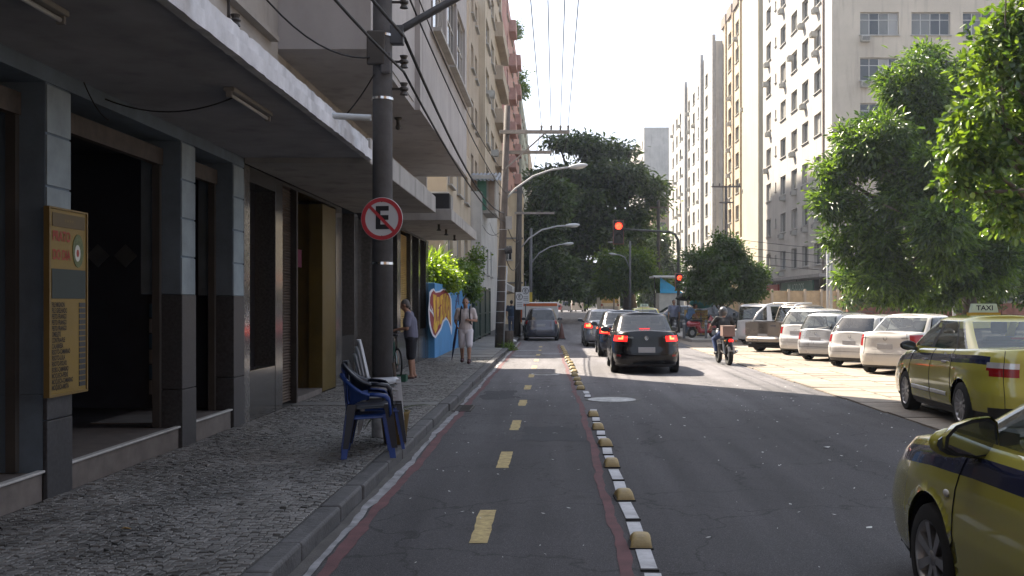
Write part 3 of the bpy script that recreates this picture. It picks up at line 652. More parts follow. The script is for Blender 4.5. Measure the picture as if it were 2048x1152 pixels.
# ceiling bulb holder under the overhang
MB().lathe([(0, 0), (.07, 0), (.07, -.02), (.035, -.05), (.035, -.12), (.05, -.16), (.045, -.2), (0, -.22)], T(-2.75, 17.6, 4.949), 12).build('bulb_holder', DFRAME, B, smooth=True)
acb = thing('rooftop_cooler', 'dark boxy air cooler standing on the lower concrete canopy', 'air cooler', (-2.55, 22.5, 3.71), world=True)
MB().box(-2.95, -2.32, 22.1, 22.75, 3.73, 4.12).build('casing', M('dark_casing', (.03, .03, .033), .5, var=.2), acb, bevel=.015)
MB().box(-2.315, -2.30, 22.15, 22.7, 3.78, 4.08).build('grille', M('grey_grille', (.2, .2, .2), .5), acb)
for y in (22.15, 22.7): MB().box(-2.9, -2.4, y - .02, y + .02, 3.712, 3.73).build('foot', iron, acb)

# ------------------------------------------------------------------ no-parking sign and street pole
concp = M('pole_concrete', (.105, .105, .11), .8, var=.25, vs=6, bump=.3, bs=60, stain=.3)
pole = thing('street_pole', 'thick dark concrete utility pole standing on the mosaic pavement behind the chairs', 'pole', (-2.02, 11.75, .1))
MB().tube([(0, 0, 0), (0, 0, 10)], [.125, .10], 24, True).build('shaft', concp, pole, smooth=True)
MB().lathe([(.128, .02), (.1275, .5), (.126, .72)], n=24).build('white_paint_band', M('flaking_white', (.36, .36, .36), .8, var=.5, vs=9), pole, smooth=True)
for z in (2.05, 4.72, 5.9, 3.98): MB().lathe([(.119, -.015), (.128, -.015), (.128, .015), (.119, .015)], T(0, 0, z), 24, True).build('steel_band', M('chrome', (.6, .6, .6)), pole)
st = M('grey_steel', (.10, .105, .115), .5, metal=.5, var=.2)
MB().tube([(.1, 0, 4.72), (.22, 0, 4.80), (1.15, 0, 5.33), (2.2, -.05, 5.95)], .045, 10).build('arm', st, pole, smooth=True)
MB().box(.09, .25, -.06, .06, 4.62, 4.84).build('arm_bracket', st, pole, bevel=.01)
for z in (4.10, 4.42, 5.12): 
    MB().box(.09, .26, -.012, .012, z - .012, z + .012).build('insulator_arm', iron, pole)
    MB().lathe([(0, -.07), (.05, -.07), (.03, -.03), (.055, -.01), (.055, .01), (.03, .03), (.05, .07), (0, .07)], T(.25, 0, z), 12).build('insulator', DFRAME, pole)
MB().box(-.16, .05, -.17, -.10, 4.35, 4.75).build('junction_box', DFRAME, pole, bevel=.02)
MB().box(.0, .12, -.16, -.11, 4.25, 4.5).build('splice_box', concp, pole, bevel=.02)

sg = thing('no_parking_sign', 'round red and white no parking sign with struck-out E on the near pole', 'road sign', (-2.0, 11.58, 2.66))
tt = Matrix.Rotation(R(90), 4, 'X')
MB().lathe([(0, 0), (.247, 0), (.25, -.004), (.247, -.008), (0, -.008)], tt, 48).build('plate', M('sign_white', (.52, .53, .55), .4, var=.06), sg)
MB().lathe([(.198, .002), (.244, .002), (.244, .004), (.198, .004)], tt, 48, True).build('red_ring', M('sign_red', (.40, .035, .045), .4, var=.08), sg)
me = text_mesh('E', .36, .0, .012, .95); put('letter', me, M('sign_black', (.012, .012, .014), .5), sg, loc=(.0, -.0035, 0), rot=(R(90), 0, 0))
m = MB(); c, s = math.cos(R(-45)), math.sin(R(-45))
m.add([(x * c - y * s, -.0055, x * s + y * c) for x, y in ((-.205, -.018), (.205, -.018), (.205, .018), (-.205, .018))], [(0, 1, 2, 3)]); m.build('red_bar', MATS['sign_red'], sg, fix=False)
MB().box(-.02, .02, .008, .06, -.2, .2).build('bracket', iron, sg)
for z in (-.2, .2): MB().lathe([(0, 0), (.008, 0), (.008, -.004), (0, -.005)], T(0, -.004, z) @ tt, 8).build('bolt', iron, sg)
sg.rotation_euler = (0, 0, R(-7))
# ------------------------------------------------------------------ graffiti wall, gate, garden
bluew = M('blue_painted_wall', (.075, .24, .47), .8, var=.16, vs=1.6, bump=.2, bs=30, stain=.3, tint=(.1, .2, .3), world=True)
gw = thing('graffiti_wall', 'low bright blue wall painted with yellow and maroon graffiti lettering', 'wall', (-3.5, 34, 0), world=True)
WX = -3.42
MB().box(WX - .22, WX, 28.58, 40.6, .08, 2.27).build('wall', bluew, gw, bevel=.01)
yfn = lambda lift: (lambda a, b, d_: (WX + lift + d_, a, b))
gmar = M('graffiti_maroon', (.20, .03, .035), .85, var=.35, vs=5); gwh = M('graffiti_white', (.55, .57, .62), .75, var=.1); gyl = M('graffiti_yellow', (.48, .29, .035), .85, var=.4, vs=4); gor = M('graffiti_orange', (.45, .17, .02), .75)
def gpt(px, py):          # graffiti sketch coordinates (zoomed photo crop) -> wall coordinates
    u = 850 + px / 704 * 110; v = 540 + py / 1152 * 180; Y = WX * 2000 / (u - 1110); return (Y, CAM_Z + (600 - v) / 2000 * Y)
outer = [(48, 460), (60, 330), (62, 240), (85, 205), (120, 190), (140, 232), (190, 222), (230, 195), (285, 205), (320, 260), (345, 330), (350, 420), (352, 560), (355, 690), (345, 790), (325, 690), (300, 610), (275, 590), (245, 620), (215, 715), (185, 765), (140, 830), (105, 800), (80, 740), (58, 640)]
inner = [(62, 470), (80, 500), (66, 400), (72, 300), (90, 245), (115, 215), (145, 248), (200, 238), (240, 210), (280, 222), (310, 270), (330, 330), (335, 420), (338, 560), (340, 680), (322, 640), (300, 590), (272, 555), (230, 605), (205, 690), (175, 740), (135, 800), (112, 770), (90, 700), (70, 600)]
def flat(name, pts, lift, mat):
    q = [gpt(*p) for p in pts]
    return MB().prism(q, yfn(lift), 0, .0012).build(name, mat, gw)
flat('graffiti_outline', outer, .001, gwh); flat('graffiti_field', inner, .003, gmar)
letters = [[(108, 262), (150, 280), (152, 560), (168, 700), (135, 770), (112, 700), (122, 560), (112, 420)],
           [(158, 300), (190, 300), (192, 420), (180, 520), (190, 640), (165, 690), (158, 560)],
           [(198, 290), (238, 262), (244, 420), (238, 560), (216, 640), (196, 660), (204, 480)],
           [(246, 262), (276, 250), (284, 380), (280, 540), (258, 570), (246, 600), (252, 430)],
           [(284, 268), (304, 290), (312, 420), (312, 600), (294, 570), (288, 430)],
           [(314, 310), (326, 340), (332, 440), (332, 640), (318, 600), (318, 450)]]
for l_ in letters: flat('graffiti_letter', l_, .005, gyl)
for l_ in ([(140, 340), (146, 345), (150, 600), (140, 640)], [(172, 440), (215, 390), (214, 410), (178, 460)], [(165, 560), (178, 545), (176, 610), (166, 612)], [(222, 330), (228, 325), (230, 520), (223, 540)], [(262, 300), (267, 300), (270, 500), (262, 520)], [(296, 440), (306, 400), (306, 460), (298, 480)]): flat('graffiti_stroke', l_, .007, gmar)
for l_ in ([(55, 430), (110, 500), (115, 560), (100, 520), (58, 460)], [(66, 380), (104, 470), (110, 490), (95, 470)]): flat('graffiti_highlight', l_, .007, gwh)
for l_ in ([(388, 450), (402, 455), (436, 235), (424, 232)], [(424, 235), (436, 232), (442, 400), (432, 402)], [(392, 348), (438, 352), (438, 362), (392, 358)]): flat('graffiti_mark', l_, .001, M('graffiti_navy', (.03, .04, .12), .75))
flat('graffiti_tag', [(500, 330), (515, 300), (530, 280), (540, 330), (548, 300), (552, 380), (535, 395), (515, 365), (500, 380)], .001, gor)
gate = thing('metal_gate', 'dark green sheet metal gate next to the blue graffiti wall', 'gate', (-3.3, 45, 0), world=True)
gg = M('gate_green', (.018, .04, .033), .5, var=.3, vs=4)
for k in range(9): MB().box(-3.34, -3.30, 40.7 + k * 1.12, 41.78 + k * 1.12, .18, 2.35).build('panel', gg, gate, bevel=.01)
for z in (.2, 1.2, 2.3): MB().box(-3.30, -3.25, 40.66, 50.8, z, z + .07).build('rail', gg, gate)
for k in range(4): MB().box(-3.36, -3.24, 40.6 + k * 3.36, 40.72 + k * 3.36, .1, 2.45).build('post', gg, gate)

# ------------------------------------------------------------------ buildings further along the left side
cream = M('cream_plaster', (.42, .35, .26), .85, var=.15, vs=.7, stain=.4, tint=(.25, .2, .16)); creamd = M('tan_plaster', (.36, .29, .215), .85, var=.15, vs=.7, stain=.4)
palew = M('pale_grey_plaster', (.40, .39, .37), .85, var=.15, vs=.8, stain=.45); pink = M('pink_plaster', (.40, .235, .205), .85, var=.15, vs=.6, stain=.3)
def roofbox(root, x0, x1, y0, y1, z0, z1, mat, name='core'): return MB().box(x0, x1, y0, y1, z0, z1).build(name, mat, root)
G = thing('garden_house', 'low cream house with concrete balcony behind the graffiti wall', 'building', (-6, 40, 0), world=True)
facade(G, (-12, 37), (0, -1), 7.9, 0, 8.6, [(5.6, 7.2, 4.4, 5.6), (2, 3.6, 4.4, 5.6)], cream)
facade(G, (-4.1, 37), (1, 0), 12, 0, 8.6, grid_wins((1.5, 5, 8.5), 1.8, 3.4, 2.9, 2, 1.3), cream)
MB().quad((-12, 37, 8.6), (-4.1, 37, 8.6), (-4.1, 49, 8.6), (-12, 49, 8.6)).build('roof', conc, G, fix=False)
MB().box(-8, -3.75, 35.2, 36.99, 5.35, 5.62).build('balcony', cm, G, bevel=.02); MB().box(-8, -3.8, 35.25, 35.33, 5.62, 6.5).build('parapet', cream, G)
# building with green window bay and corrugated roof
Hh = thing('pale_annex_building', 'pale grey annex with a green shuttered bay under corrugated iron roof', 'building', (-5, 55, 0), world=True)
facade(Hh, (-12, 49.2), (0, -1), 8.4, 0, 7.2, [(5.8, 7.4, 3.3, 4.5)], palew); facade(Hh, (-3.6, 49.2), (1, 0), 13.5, 0, 7.2, [(1, 2.2, 3.2, 4.6), (4, 5.2, 3.2, 4.6), (7, 8.2, 3.2, 4.6)], palew)
MB().quad((-12, 49.2, 7.2), (-3.6, 49.2, 7.2), (-3.6, 62.7, 7.2), (-12, 62.7, 7.2)).build('roof', conc, Hh, fix=False)
MB().box(-4.3, -2.95, 50, 53.0, 6.2, 8.1).build('bay', M('bay_wall', (.30, .28, .25), .8), Hh); 
for (x0, x1) in ((-4.2, -3.9), (-3.85, -3.4), (-3.3, -3.02)): MB().box(x0, x1, 49.95, 49.999, 6.35, 7.9).build('shutter_leaf', M('green_shutter', (.03, .13, .085), .6) if x0 < -3.3 and x0 > -4 else M('bay_wood', (.2, .15, .11), .7), Hh)
m = MB(); n_ = 40
for i in range(n_ + 1):
    x = -4.55 + 1.95 * i / n_; z = .035 * math.sin(i * 1.57); m.v += [(x, 49.3, 7.75 + z), (x, 53.4, 8.65 + z)]
m.f = [(2 * i, 2 * i + 2, 2 * i + 3, 2 * i + 1) for i in range(n_)]; m.build('corrugated_roof', M('corrugated_iron', (.06, .062, .07), .5, metal=.5, var=.4, vs=3), Hh, fix=False)
# tan tower
C = thing('tan_apartment_block', 'tan apartment block with narrow windows behind the overhanging upper floors', 'building', (-5, 55, 0), world=True)
facade(C, (-14, 51), (0, -1), 9.65, 7.25, 18.8, grid_wins((8.4,), .7, 8.2, 2.9, 4, 1.35), creamd, frame=WFRAME); facade(C, (-4.35, 51), (1, 0), 6.5, 7.25, 18.8, grid_wins((1.2, 3.8), 1.5, 8.2, 2.9, 4, 1.35), creamd)
MB().quad((-14, 51, 18.8), (-4.35, 51, 18.8), (-4.35, 57.5, 18.8), (-14, 57.5, 18.8)).build('roof', conc, C, fix=False)
D = thing('cream_apartment_block', 'tall cream apartment block with projecting window bays on the shaded side', 'building', (-5, 65, 0), world=True)
facade(D, (-14, 57.6), (0, -1), 10.0, 0, 25.2, grid_wins((8.9,), .6, 9, 2.9, 5, 1.2), cream); facade(D, (-4.0, 57.6), (1, 0), 18.4, 0, 25.2, grid_wins((.8, 5.6, 10, 14.2), 2.9, 8.2, 2.9, 6, 1.55), cream, transom=.6)
MB().quad((-14, 57.6, 25.2), (-4.0, 57.6, 25.2), (-4.0, 76, 25.2), (-14, 76, 25.2)).build('roof', conc, D, fix=False)
for (y, z) in ((60.2, 10.2), (60.2, 16), (64.5, 13.1), (69, 10.2), (69, 16), (73.5, 13.1)): ac_unit(D, (-3.98, y, z - 1.9), (1, 0))
for j in range(5): MB().box(-4.0, -3.45, 67, 75.5, 8.0 + 2.9 * j, 8.95 + 2.9 * j).build('balcony', creamd, D)
E = thing('pink_apartment_block', 'pink apartment block with rows of balconies farther along the street', 'building', (-5, 95, 0), world=True)
facade(E, (-14, 80), (0, -1), 10.1, 0, 27.2, [], pink); facade(E, (-3.9, 80), (1, 0), 30, 0, 27.2, grid_wins((1.5, 5.5, 9.5, 13.5, 17.5, 21.5, 25.5), 2.2, 5, 2.9, 8, 1.6, skip={(i, j) for i in (1, 4) for j in range(8)}), pink)
for i in (1, 4):
    for j in range(8): MB().box(-3.9, -3.3, 80 + 1.3 + 4 * i, 80 + 4.2 + 4 * i, 4.6 + 2.9 * j, 5.6 + 2.9 * j).build('balcony', M('red_balcony', (.36, .22, .19), .8), E)
MB().quad((-14, 80, 27.2), (-3.9, 80, 27.2), (-3.9, 110, 27.2), (-14, 110, 27.2)).build('roof', conc, E, fix=False)
E2 = thing('grey_green_apartment_block', 'grey-green apartment block with roof plants at the far end of the shaded side', 'building', (-5, 125, 0), world=True)
facade(E2, (-14, 110.2), (0, -1), 10.3, 0, 25, [], M('grey_green_plaster', (.26, .29, .25), .85)); facade(E2, (-3.7, 110.2), (1, 0), 30, 0, 25, grid_wins((2, 7, 12, 17, 22, 26.5), 2.2, 5, 2.9, 7, 1.5), M('grey_green_plaster', (.26, .29, .25)))
MB().quad((-14, 110.2, 25), (-3.7, 110.2, 25), (-3.7, 140.2, 25), (-14, 140.2, 25)).build('roof', conc, E2, fix=False)
E3 = thing('beige_end_block', 'plain beige block closing the row on the shaded side', 'building', (-5, 170, 0), world=True)
facade(E3, (-3.6, 140.4), (1, 0), 60, 0, 24, grid_wins(tuple(range(3, 56, 7)), 2.4, 5, 2.9, 6, 1.5), creamd); MB().quad((-14, 140.4, 24), (-3.6, 140.4, 24), (-3.6, 200, 24), (-14, 200, 24)).build('roof', conc, E3, fix=False)
facade(E3, (-14, 140.4), (0, -1), 10.4, 0, 24, [], creamd)
F = thing('cream_corner_house', 'plain cream house standing forward of the pink block behind the wooden pole', 'building', (-3.2, 77, 0), world=True)
facade(F, (-8, 76.4), (0, -1), 5.55, 0, 10.1, [(4.2, 4.75, 5.0, 6.1)], M('yellow_cream_plaster', (.46, .37, .245), .85, var=.15, vs=.8, stain=.5)); facade(F, (-2.45, 76.4), (1, 0), 3.2, 0, 10.1, [(.8, 1.9, 4, 5.4)], MATS['yellow_cream_plaster'])
MB().box(-8.05, -2.4, 76.35, 79.6, 10.1, 10.25).build('roof', conc, F)
for z in (3.2, 6.6): MB().box(-8.0, -2.4, 76.2, 76.399, z, z + .12).build('string_course', conc, F)
# street-level shop awning and piers along there
for k, (y, lab) in enumerate(((63.5, 'first'), (69.0, 'second'))):
    sw = thing('shop_awning', 'faded pale shop awning over the pavement, %s beyond the green gate' % lab, 'awning', (-3.6, y, 2.6), world=True)
    MB().prism([(-3.99, 3.5), (-2.7, 2.75), (-2.7, 2.4), (-3.99, 2.9)], lambda a, b, d_, y=y: (a, y + d_, b), 0, 3.8).build('canvas', M('awning_canvas', (.34, .33, .31), .85, var=.15), sw)
    for dy in (.1, 3.7): MB().tube([(-2.75, y + dy, 2.45), (-3.95, y + dy, 2.3)], .02).build('strut', iron, sw)
# unseen tower added behind the shaded row to throw shade on the white block
TW = thing('unseen_shade_tower', 'tall unseen tower block added behind the shaded row to shade the white block opposite', 'building', (-14, 115, 0), world=True)
facade(TW, (-8, 105), (1, 0), 21, 0, 58, grid_wins((2, 6, 10, 14, 18), 1.8, 5, 3, 16, 1.5), creamd); facade(TW, (-22, 105), (0, -1), 14, 0, 58, grid_wins((2, 6, 10), 1.8, 5, 3, 16, 1.5), creamd)
MB().quad((-22, 105, 58), (-8, 105, 58), (-8, 126, 58), (-22, 126, 58)).quad((-8, 126, 0), (-22, 126, 0), (-22, 126, 58), (-8, 126, 58)).build('roof', conc, TW, fix=False)

# ------------------------------------------------------------------ buildings on the sunny side
RX = 19.7
white = M('white_plaster', (.38, .36, .325), .85, var=.12, vs=.5, stain=.25, tint=(.4, .37, .33)); beige = M('beige_plaster', (.44, .39, .32), .85, var=.12, vs=.5, stain=.35, tint=(.35, .3, .25)); yelp = M('yellow_plaster', (.40, .34, .25), .85, var=.12, vs=.5, stain=.2)
R1 = thing('white_apartment_block', 'white apartment block with air conditioners, half in shadow above the shops', 'building', (25, 82, 0), world=True)
cols = [73.9, 77.6, 81.2, 85.2, 91.0]
w1 = [(94.5 - y - 2.0, 94.5 - y, 4.6 + 3.23 * j, 6.22 + 3.23 * j) for j in range(9) for y in cols]
w1 += [(94.5 - 89.3, 94.5 - 88.8, 5.2 + 3.23 * j, 6.0 + 3.23 * j, 1) for j in range(9)]
facade(R1, (RX, 94.5), (-1, 0), 23.5, 3.7, 35, w1, white, rec=.22, transom=.0, fr=.07)
rr = random.Random(5)
for j in range(9):
    for i, y in enumerate(cols):
        if rr.random() < .42: ac_unit(R1, (RX - .02, y + rr.choice((.45, 1.0, 1.5)), 4.6 + 3.23 * j - .55), (-1, 0), 1.05)
        if rr.random() < .12: ac_unit(R1, (RX - .1, y + 1.2, 4.6 + 3.23 * j + .95), (-1, 0), 1.05)
w2 = [(a, b, 4.6 + 3.23 * j, 6.22 + 3.23 * j, k) for j in range(9) for a, b, k in ((2.0, 4.75, 4), (5.65, 8.4, 4), (9.3, 12.05, 4), (13.5, 16.2, 4))]
facade(R1, (RX, 71), (0, -1), 20, 3.7, 35, w2, beige, rec=.22, transom=.68, fr=.06)
for j in (2, 4, 5): ac_unit(R1, (RX + 2.3, 70.98, 4.6 + 3.23 * j - .5), (0, -1), 1.0)
MB().box(RX - .12, RX - .001, 73.0, 73.25, 3.72, 35).build('downpipe', M('pipe_brown', (.2, .16, .14), .7), R1)
MB().quad((RX, 71, 35), (RX + 20, 71, 35), (RX + 20, 94.5, 35), (RX, 94.5, 35)).build('roof', conc, R1, fix=False)
mq = MB().box(RX - 1.3, RX + 20, 69.6, 94.5, 3.55, 3.78).build('marquee', M('grey_marquee', (.22, .21, .20), .8, var=.2, stain=.3), R1)
MB().box(RX + .6, RX + 20, 71.6, 94.4, 0, 3.54).build('shop_wall', M('shop_dark', (.05, .05, .055), .6, var=.4, vs=1.2), R1)
for k in range(7): MB().box(RX + .3, RX + .62, 71.6 + k * 3.65, 72.0 + k * 3.65, 0, 3.54).build('shop_pier', M('shop_pier_tile', (.30, .27, .25), .6), R1)
for k, c in enumerate(((.30, .30, .30), (.22, .10, .06), (.32, .28, .22), (.10, .10, .11), (.30, .22, .10), (.2, .2, .21))): MB().box(RX + .55, RX + .599, 72.1 + k * 3.65, 75.2 + k * 3.65, .2, 2.2).build('shopfront', M('shopfront_%d' % k, c, .5, var=.4, vs=.9), R1)
def shopsign(y0, y1, z0, z1, mat, lab, txts, name='shop_sign'):
    s = thing(name, lab, 'shop sign', (RX - .6, (y0 + y1) / 2, z0), world=True)
    MB().box(RX - .75, RX - .6, y0, y1, z0, z1).build('panel', mat, s)
    MB().tube([(RX - .68, (y0 + y1) / 2, z1), (RX - .68, (y0 + y1) / 2, 3.56)], .03).build('hanger', iron, s)
    for (t, zf, hgt, mt, sx) in txts:
        me = text_mesh(t, hgt, 0, .01, sx); put('lettering', me, mt, s, loc=(RX - .757, (y0 + y1) / 2, z0 + (z1 - z0) * zf), rot=(R(90), 0, R(-90)))
shopsign(89.6, 93.4, 1.9, 3.3, M('sign_offwhite', (.5, .5, .5), .5), 'off-white shop sign hanging under the marquee beside the red one', [('LANCHES', .72, .5, redink, .9), ('SUCOS', .28, .5, ink, 1.)])
shopsign(84.9, 89.4, 1.9, 3.3, M('sign_redpanel', (.42, .05, .04), .5), 'red shop sign between the white and green signs under the marquee', [('24H', .5, .8, M('dark_red_ink', (.16, .02, .02), .6), 1.1)])
shopsign(73.6, 83.6, 1.85, 3.4, M('sign_green', (.03, .12, .085), .5), 'long dark green shop sign with pale lettering under the marquee', [('PALACIO DOS', .70, .75, M('pale_green_ink', (.30, .42, .36), .5), 1.1), ('CEREAIS', .26, .6, MATS['pale_green_ink'], 1.3)])
R2 = thing('yellow_apartment_block', 'tall yellow apartment block with a plain projecting cream end wall', 'building', (25, 107, 0), world=True)
facade(R2, (RX + .8, 122), (-1, 0), 27.4, 0, 35.0, [(122 - y - 2.1, 122 - y, 5.2 + 2.95 * j, 6.8 + 2.95 * j) for j in range(10) for y in (106.5, 111.2, 115.9)], yelp, rec=.22)
MB().box(RX - .35, RX + .79, 95.0, 102.6, 0, 41).build('end_wall', M('cream_fin', (.42, .38, .29), .85, var=.1, vs=.4, stain=.2), R2)
for y in (104.5, 109.6, 114.2, 119.0): MB().box(RX + .62, RX + .80, y, y + .5, 0, 35.0).build('fin', M('ochre_fin', (.40, .31, .20), .8), R2)
for j in range(10):
    for y in (106.5, 111.2, 115.9):
        if rr.random() < .45: ac_unit(R2, (RX + .78, y + rr.choice((.4, 1.2)), 5.2 + 2.95 * j - .55), (-1, 0), 1.1)
MB().quad((RX + .8, 94.6, 35), (RX + 20, 94.6, 35), (RX + 20, 122, 35), (RX + .8, 122, 35)).build('roof', conc, R2, fix=False)
for k in range(5): MB().box(RX + .6, RX + 1.0, 103 + k * 4, 106 + k * 4, 35.0, 36.2).build('roof_screen', M('roof_brown', (.2, .15, .12), .8), R2)
R3 = thing('grey_white_apartment_block', 'long white apartment block with grey vertical fins beyond the yellow one', 'building', (25, 147, 0), world=True)
facade(R3, (RX, 172), (-1, 0), 49.8, 0, 33.8, [(172 - y - 2.0, 172 - y, 4.6 + 2.8 * j, 6.2 + 2.8 * j) for j in range(10) for y in (124.5, 128.6, 135.5, 140.5, 145.5, 150.5, 155.5, 160, 165)], white, rec=.22, frame=DFRAME)
for y in (132.3, 148.5, 122.3): MB().box(RX - .4, RX - .002, y, y + 1.4, 0, 34.6).build('fin', M('grey_fin', (.34, .34, .34), .85), R3)
for j in range(10):
    for y in (124.5, 128.6, 135.5, 140.5, 145.5, 150.5, 155.5, 160, 165):
        if rr.random() < .35: ac_unit(R3, (RX - .02, y + rr.choice((.4, 1.2)), 4.6 + 2.8 * j - .55), (-1, 0), 1.15)
MB().quad((RX, 122.2, 33.8), (RX + 20, 122.2, 33.8), (RX + 20, 172, 33.8), (RX, 172, 33.8)).quad((RX, 122.15, 0), (RX + 20, 122.15, 0), (RX + 20, 122.15, 33.8), (RX, 122.15, 33.8)).build('roof', palew, R3, fix=False)
R4 = thing('far_white_tower', 'far white tower with a blank side wall rising above the dark tree', 'building', (20, 200, 0), world=True)
facade(R4, (17.2, 230), (-1, 0), 38, 0, 35.5, grid_wins(tuple(range(3, 36, 5)), 2.2, 5, 3, 10, 1.5), white); facade(R4, (17.2, 192), (0, -1), 14, 0, 35.5, [], palew)
MB().quad((17.2, 192, 35.5), (31.2, 192, 35.5), (31.2, 230, 35.5), (17.2, 230, 35.5)).build('roof', conc, R4, fix=False)
R5 = thing('brown_brick_block', 'brownish block in front of the far white tower', 'building', (20, 185, 0), world=True)
facade(R5, (17.8, 182), (0, -1), 10, 0, 21, grid_wins((1, 4), 1.5, 6, 3, 5, 1.5), M('brown_plaster', (.27, .20, .15), .85, var=.2)); facade(R5, (17.8, 190), (-1, 0), 8, 0, 21, grid_wins((1, 4.5), 2, 6, 3, 5, 1.5), M('brown_plaster', (.27, .20, .15)))
MB().quad((17.8, 182, 21), (27.8, 182, 21), (27.8, 190, 21), (17.8, 190, 21)).build('roof', conc, R5, fix=False)
# kiosk / wall on the plaza and far end of the street
kw = thing('plaza_wall', 'low ochre wall with railing behind the small plaza tree', 'wall', (14, 64, 0), world=True)
MB().box(8.5, 19, 64, 64.25, .1, 2.5).build('wall', M('ochre_wall', (.36, .26, .15), .85, var=.25, stain=.4), kw)
for k in range(10): MB().box(8.6 + k * 1.05, 8.75 + k * 1.05, 63.9, 63.999, .1, 2.6).build('pilaster', creamd, kw)
rb = thing('shaded_garden_wall', 'long low reddish wall behind the parked cars under the mango tree', 'wall', (22, 58, 0), world=True)
MB().box(17, 34, 58, 58.25, 0, 1.7).build('wall', M('reddish_wall', (.16, .07, .055), .85, var=.3, stain=.5), rb); MB().box(16.95, 34.05, 57.95, 58.3, 1.7, 1.8).build('coping', conc, rb)
kk = thing('newsstand', 'small white newsstand with blue sloped panel beside the traffic light pole', 'kiosk', (gx(1345, 60), 60, .1), world=True)
kx = gx(1345, 60)
MB().box(kx - .8, kx + .7, 60, 62, .1, 2.3).build('cabin', M('kiosk_cream', (.45, .43, .38), .7, var=.15), kk); MB().box(kx - 1.2, kx + 1.0, 59.5, 62.2, 3.25, 3.35).build('roof', M('kiosk_white', (.6, .6, .58), .6), kk)
MB().prism([(kx - .75, 2.3), (kx + .65, 2.3), (kx - .75, 3.25)], lambda a, b, d_: (a, 59.95 - d_, b), 0, .03).build('blue_panel', M('kiosk_blue', (.05, .35, .60), .5), kk)
for x in (kx - 1.1, kx + .9): MB().tube([(x, 59.7, .1), (x, 59.7, 3.25)], .03).build('post', iron, kk)
endb = thing('end_of_street_block', 'shaded low building closing the view at the end of the street', 'building', (0, 330, 0), world=True)
facade(endb, (-30, 330), (0, -1), 75, 0, 15, grid_wins(tuple(range(4, 70, 6)), 2.5, 4, 3.2, 3, 1.6), creamd)

# the street goes on behind the viewpoint: plain blocks on both sides
SA = thing('rear_left_block', 'plain plaster block continuing the shaded row behind the viewpoint', 'building', (-6, -30, 0), world=True)
facade(SA, (-4.05, -70), (1, 0), 72, 0, 24, grid_wins(tuple(range(3, 68, 5)), 2.2, 5, 3, 6, 1.6), creamd, sill=False); MB().box(-12, -4.1, -70, 1.9, 3.9, 24).build('core', creamd, SA)
SB = thing('rear_right_block', 'plain brown block on the sunny side behind the viewpoint', 'building', (20, -30, 0), world=True)
facade(SB, (13, -1), (-1, 0), 69, 0, 27, grid_wins(tuple(range(3, 66, 5)), 2.2, 5, 3, 7, 1.6), M('dark_brick', (.13, .09, .07), .85), sill=False); facade(SB, (25, -1), (0, 1), 12, 0, 27, [], M('dark_brick', (.13, .09, .07))); MB().quad((13, -70, 27), (25, -70, 27), (25, -1, 27), (13, -1, 27)).build('roof', conc, SB, fix=False)
# ------------------------------------------------------------------ vehicles
def lerp_tab(tab, x):
    return float(np.interp(x, [t[0] for t in tab], [t[1] for t in tab]))
def super_outline(Mn, a, b, n):
    th = np.linspace(0, 2 * np.pi, 6001); c = np.cos(th); s = np.sin(th)
    y = -np.sign(c) * np.abs(c) ** (2 / n); x = np.sign(s) * np.abs(s) ** (2 / n)
    d = np.hypot(np.diff(x) * b, np.diff(y) * a); L = np.concatenate([[0], np.cumsum(d)]); t = np.arange(Mn) / Mn * L[-1]
    x = np.interp(t, L, x); y = np.interp(t, L, y)
    h = Mn // 2                       # enforce mirror symmetry
    for i in range(1, h): x[Mn - i] = -x[i]; y[Mn - i] = y[i]
    x[0] = x[h] = 0; return x, y
CARGLASS = glass('car_glass', (.03, .035, .035), .5); CARGLASSD = glass('car_glass_dark', (.012, .013, .015), .16)
TYRE = M('tyre_rubber', (.018, .018, .018), .85, var=.3, vs=12); RIM = M('alloy_rim', (.42, .42, .43), .35, metal=.85, var=.15); UNDER = M('underbody_black', (.010, .010, .011), .8)
SEAT = M('car_seat', (.06, .06, .065), .85, var=.2); TRIM = M('black_trim', (.018, .018, .02), .5, var=.2); PLATE = M('number_plate', (.33, .33, .34), .5, var=.1); SEAM = M('panel_gap', (.006, .006, .006), .9)
REDL = M('tail_lamp_red', (.24, .006, .008), .2, spec=.4, coat=.2); CLEARL = M('clear_lamp', (.55, .55, .55), .12, coat=.6, metal=.3)
REDON = M('brake_lamp_lit', (.5, .02, .015), .2, em=(1., .015, .012), ems=.8); REDHOT = M('brake_lamp_core', (.9, .3, .1), .2, em=(1., .12, .04), ems=1.6)
def paint(name, col, metal=.0, rough=.28): return M(name, col, rough, metal=metal, var=.07, vs=1.2, coat=.9, spec=.5)
wheel_cache = {}
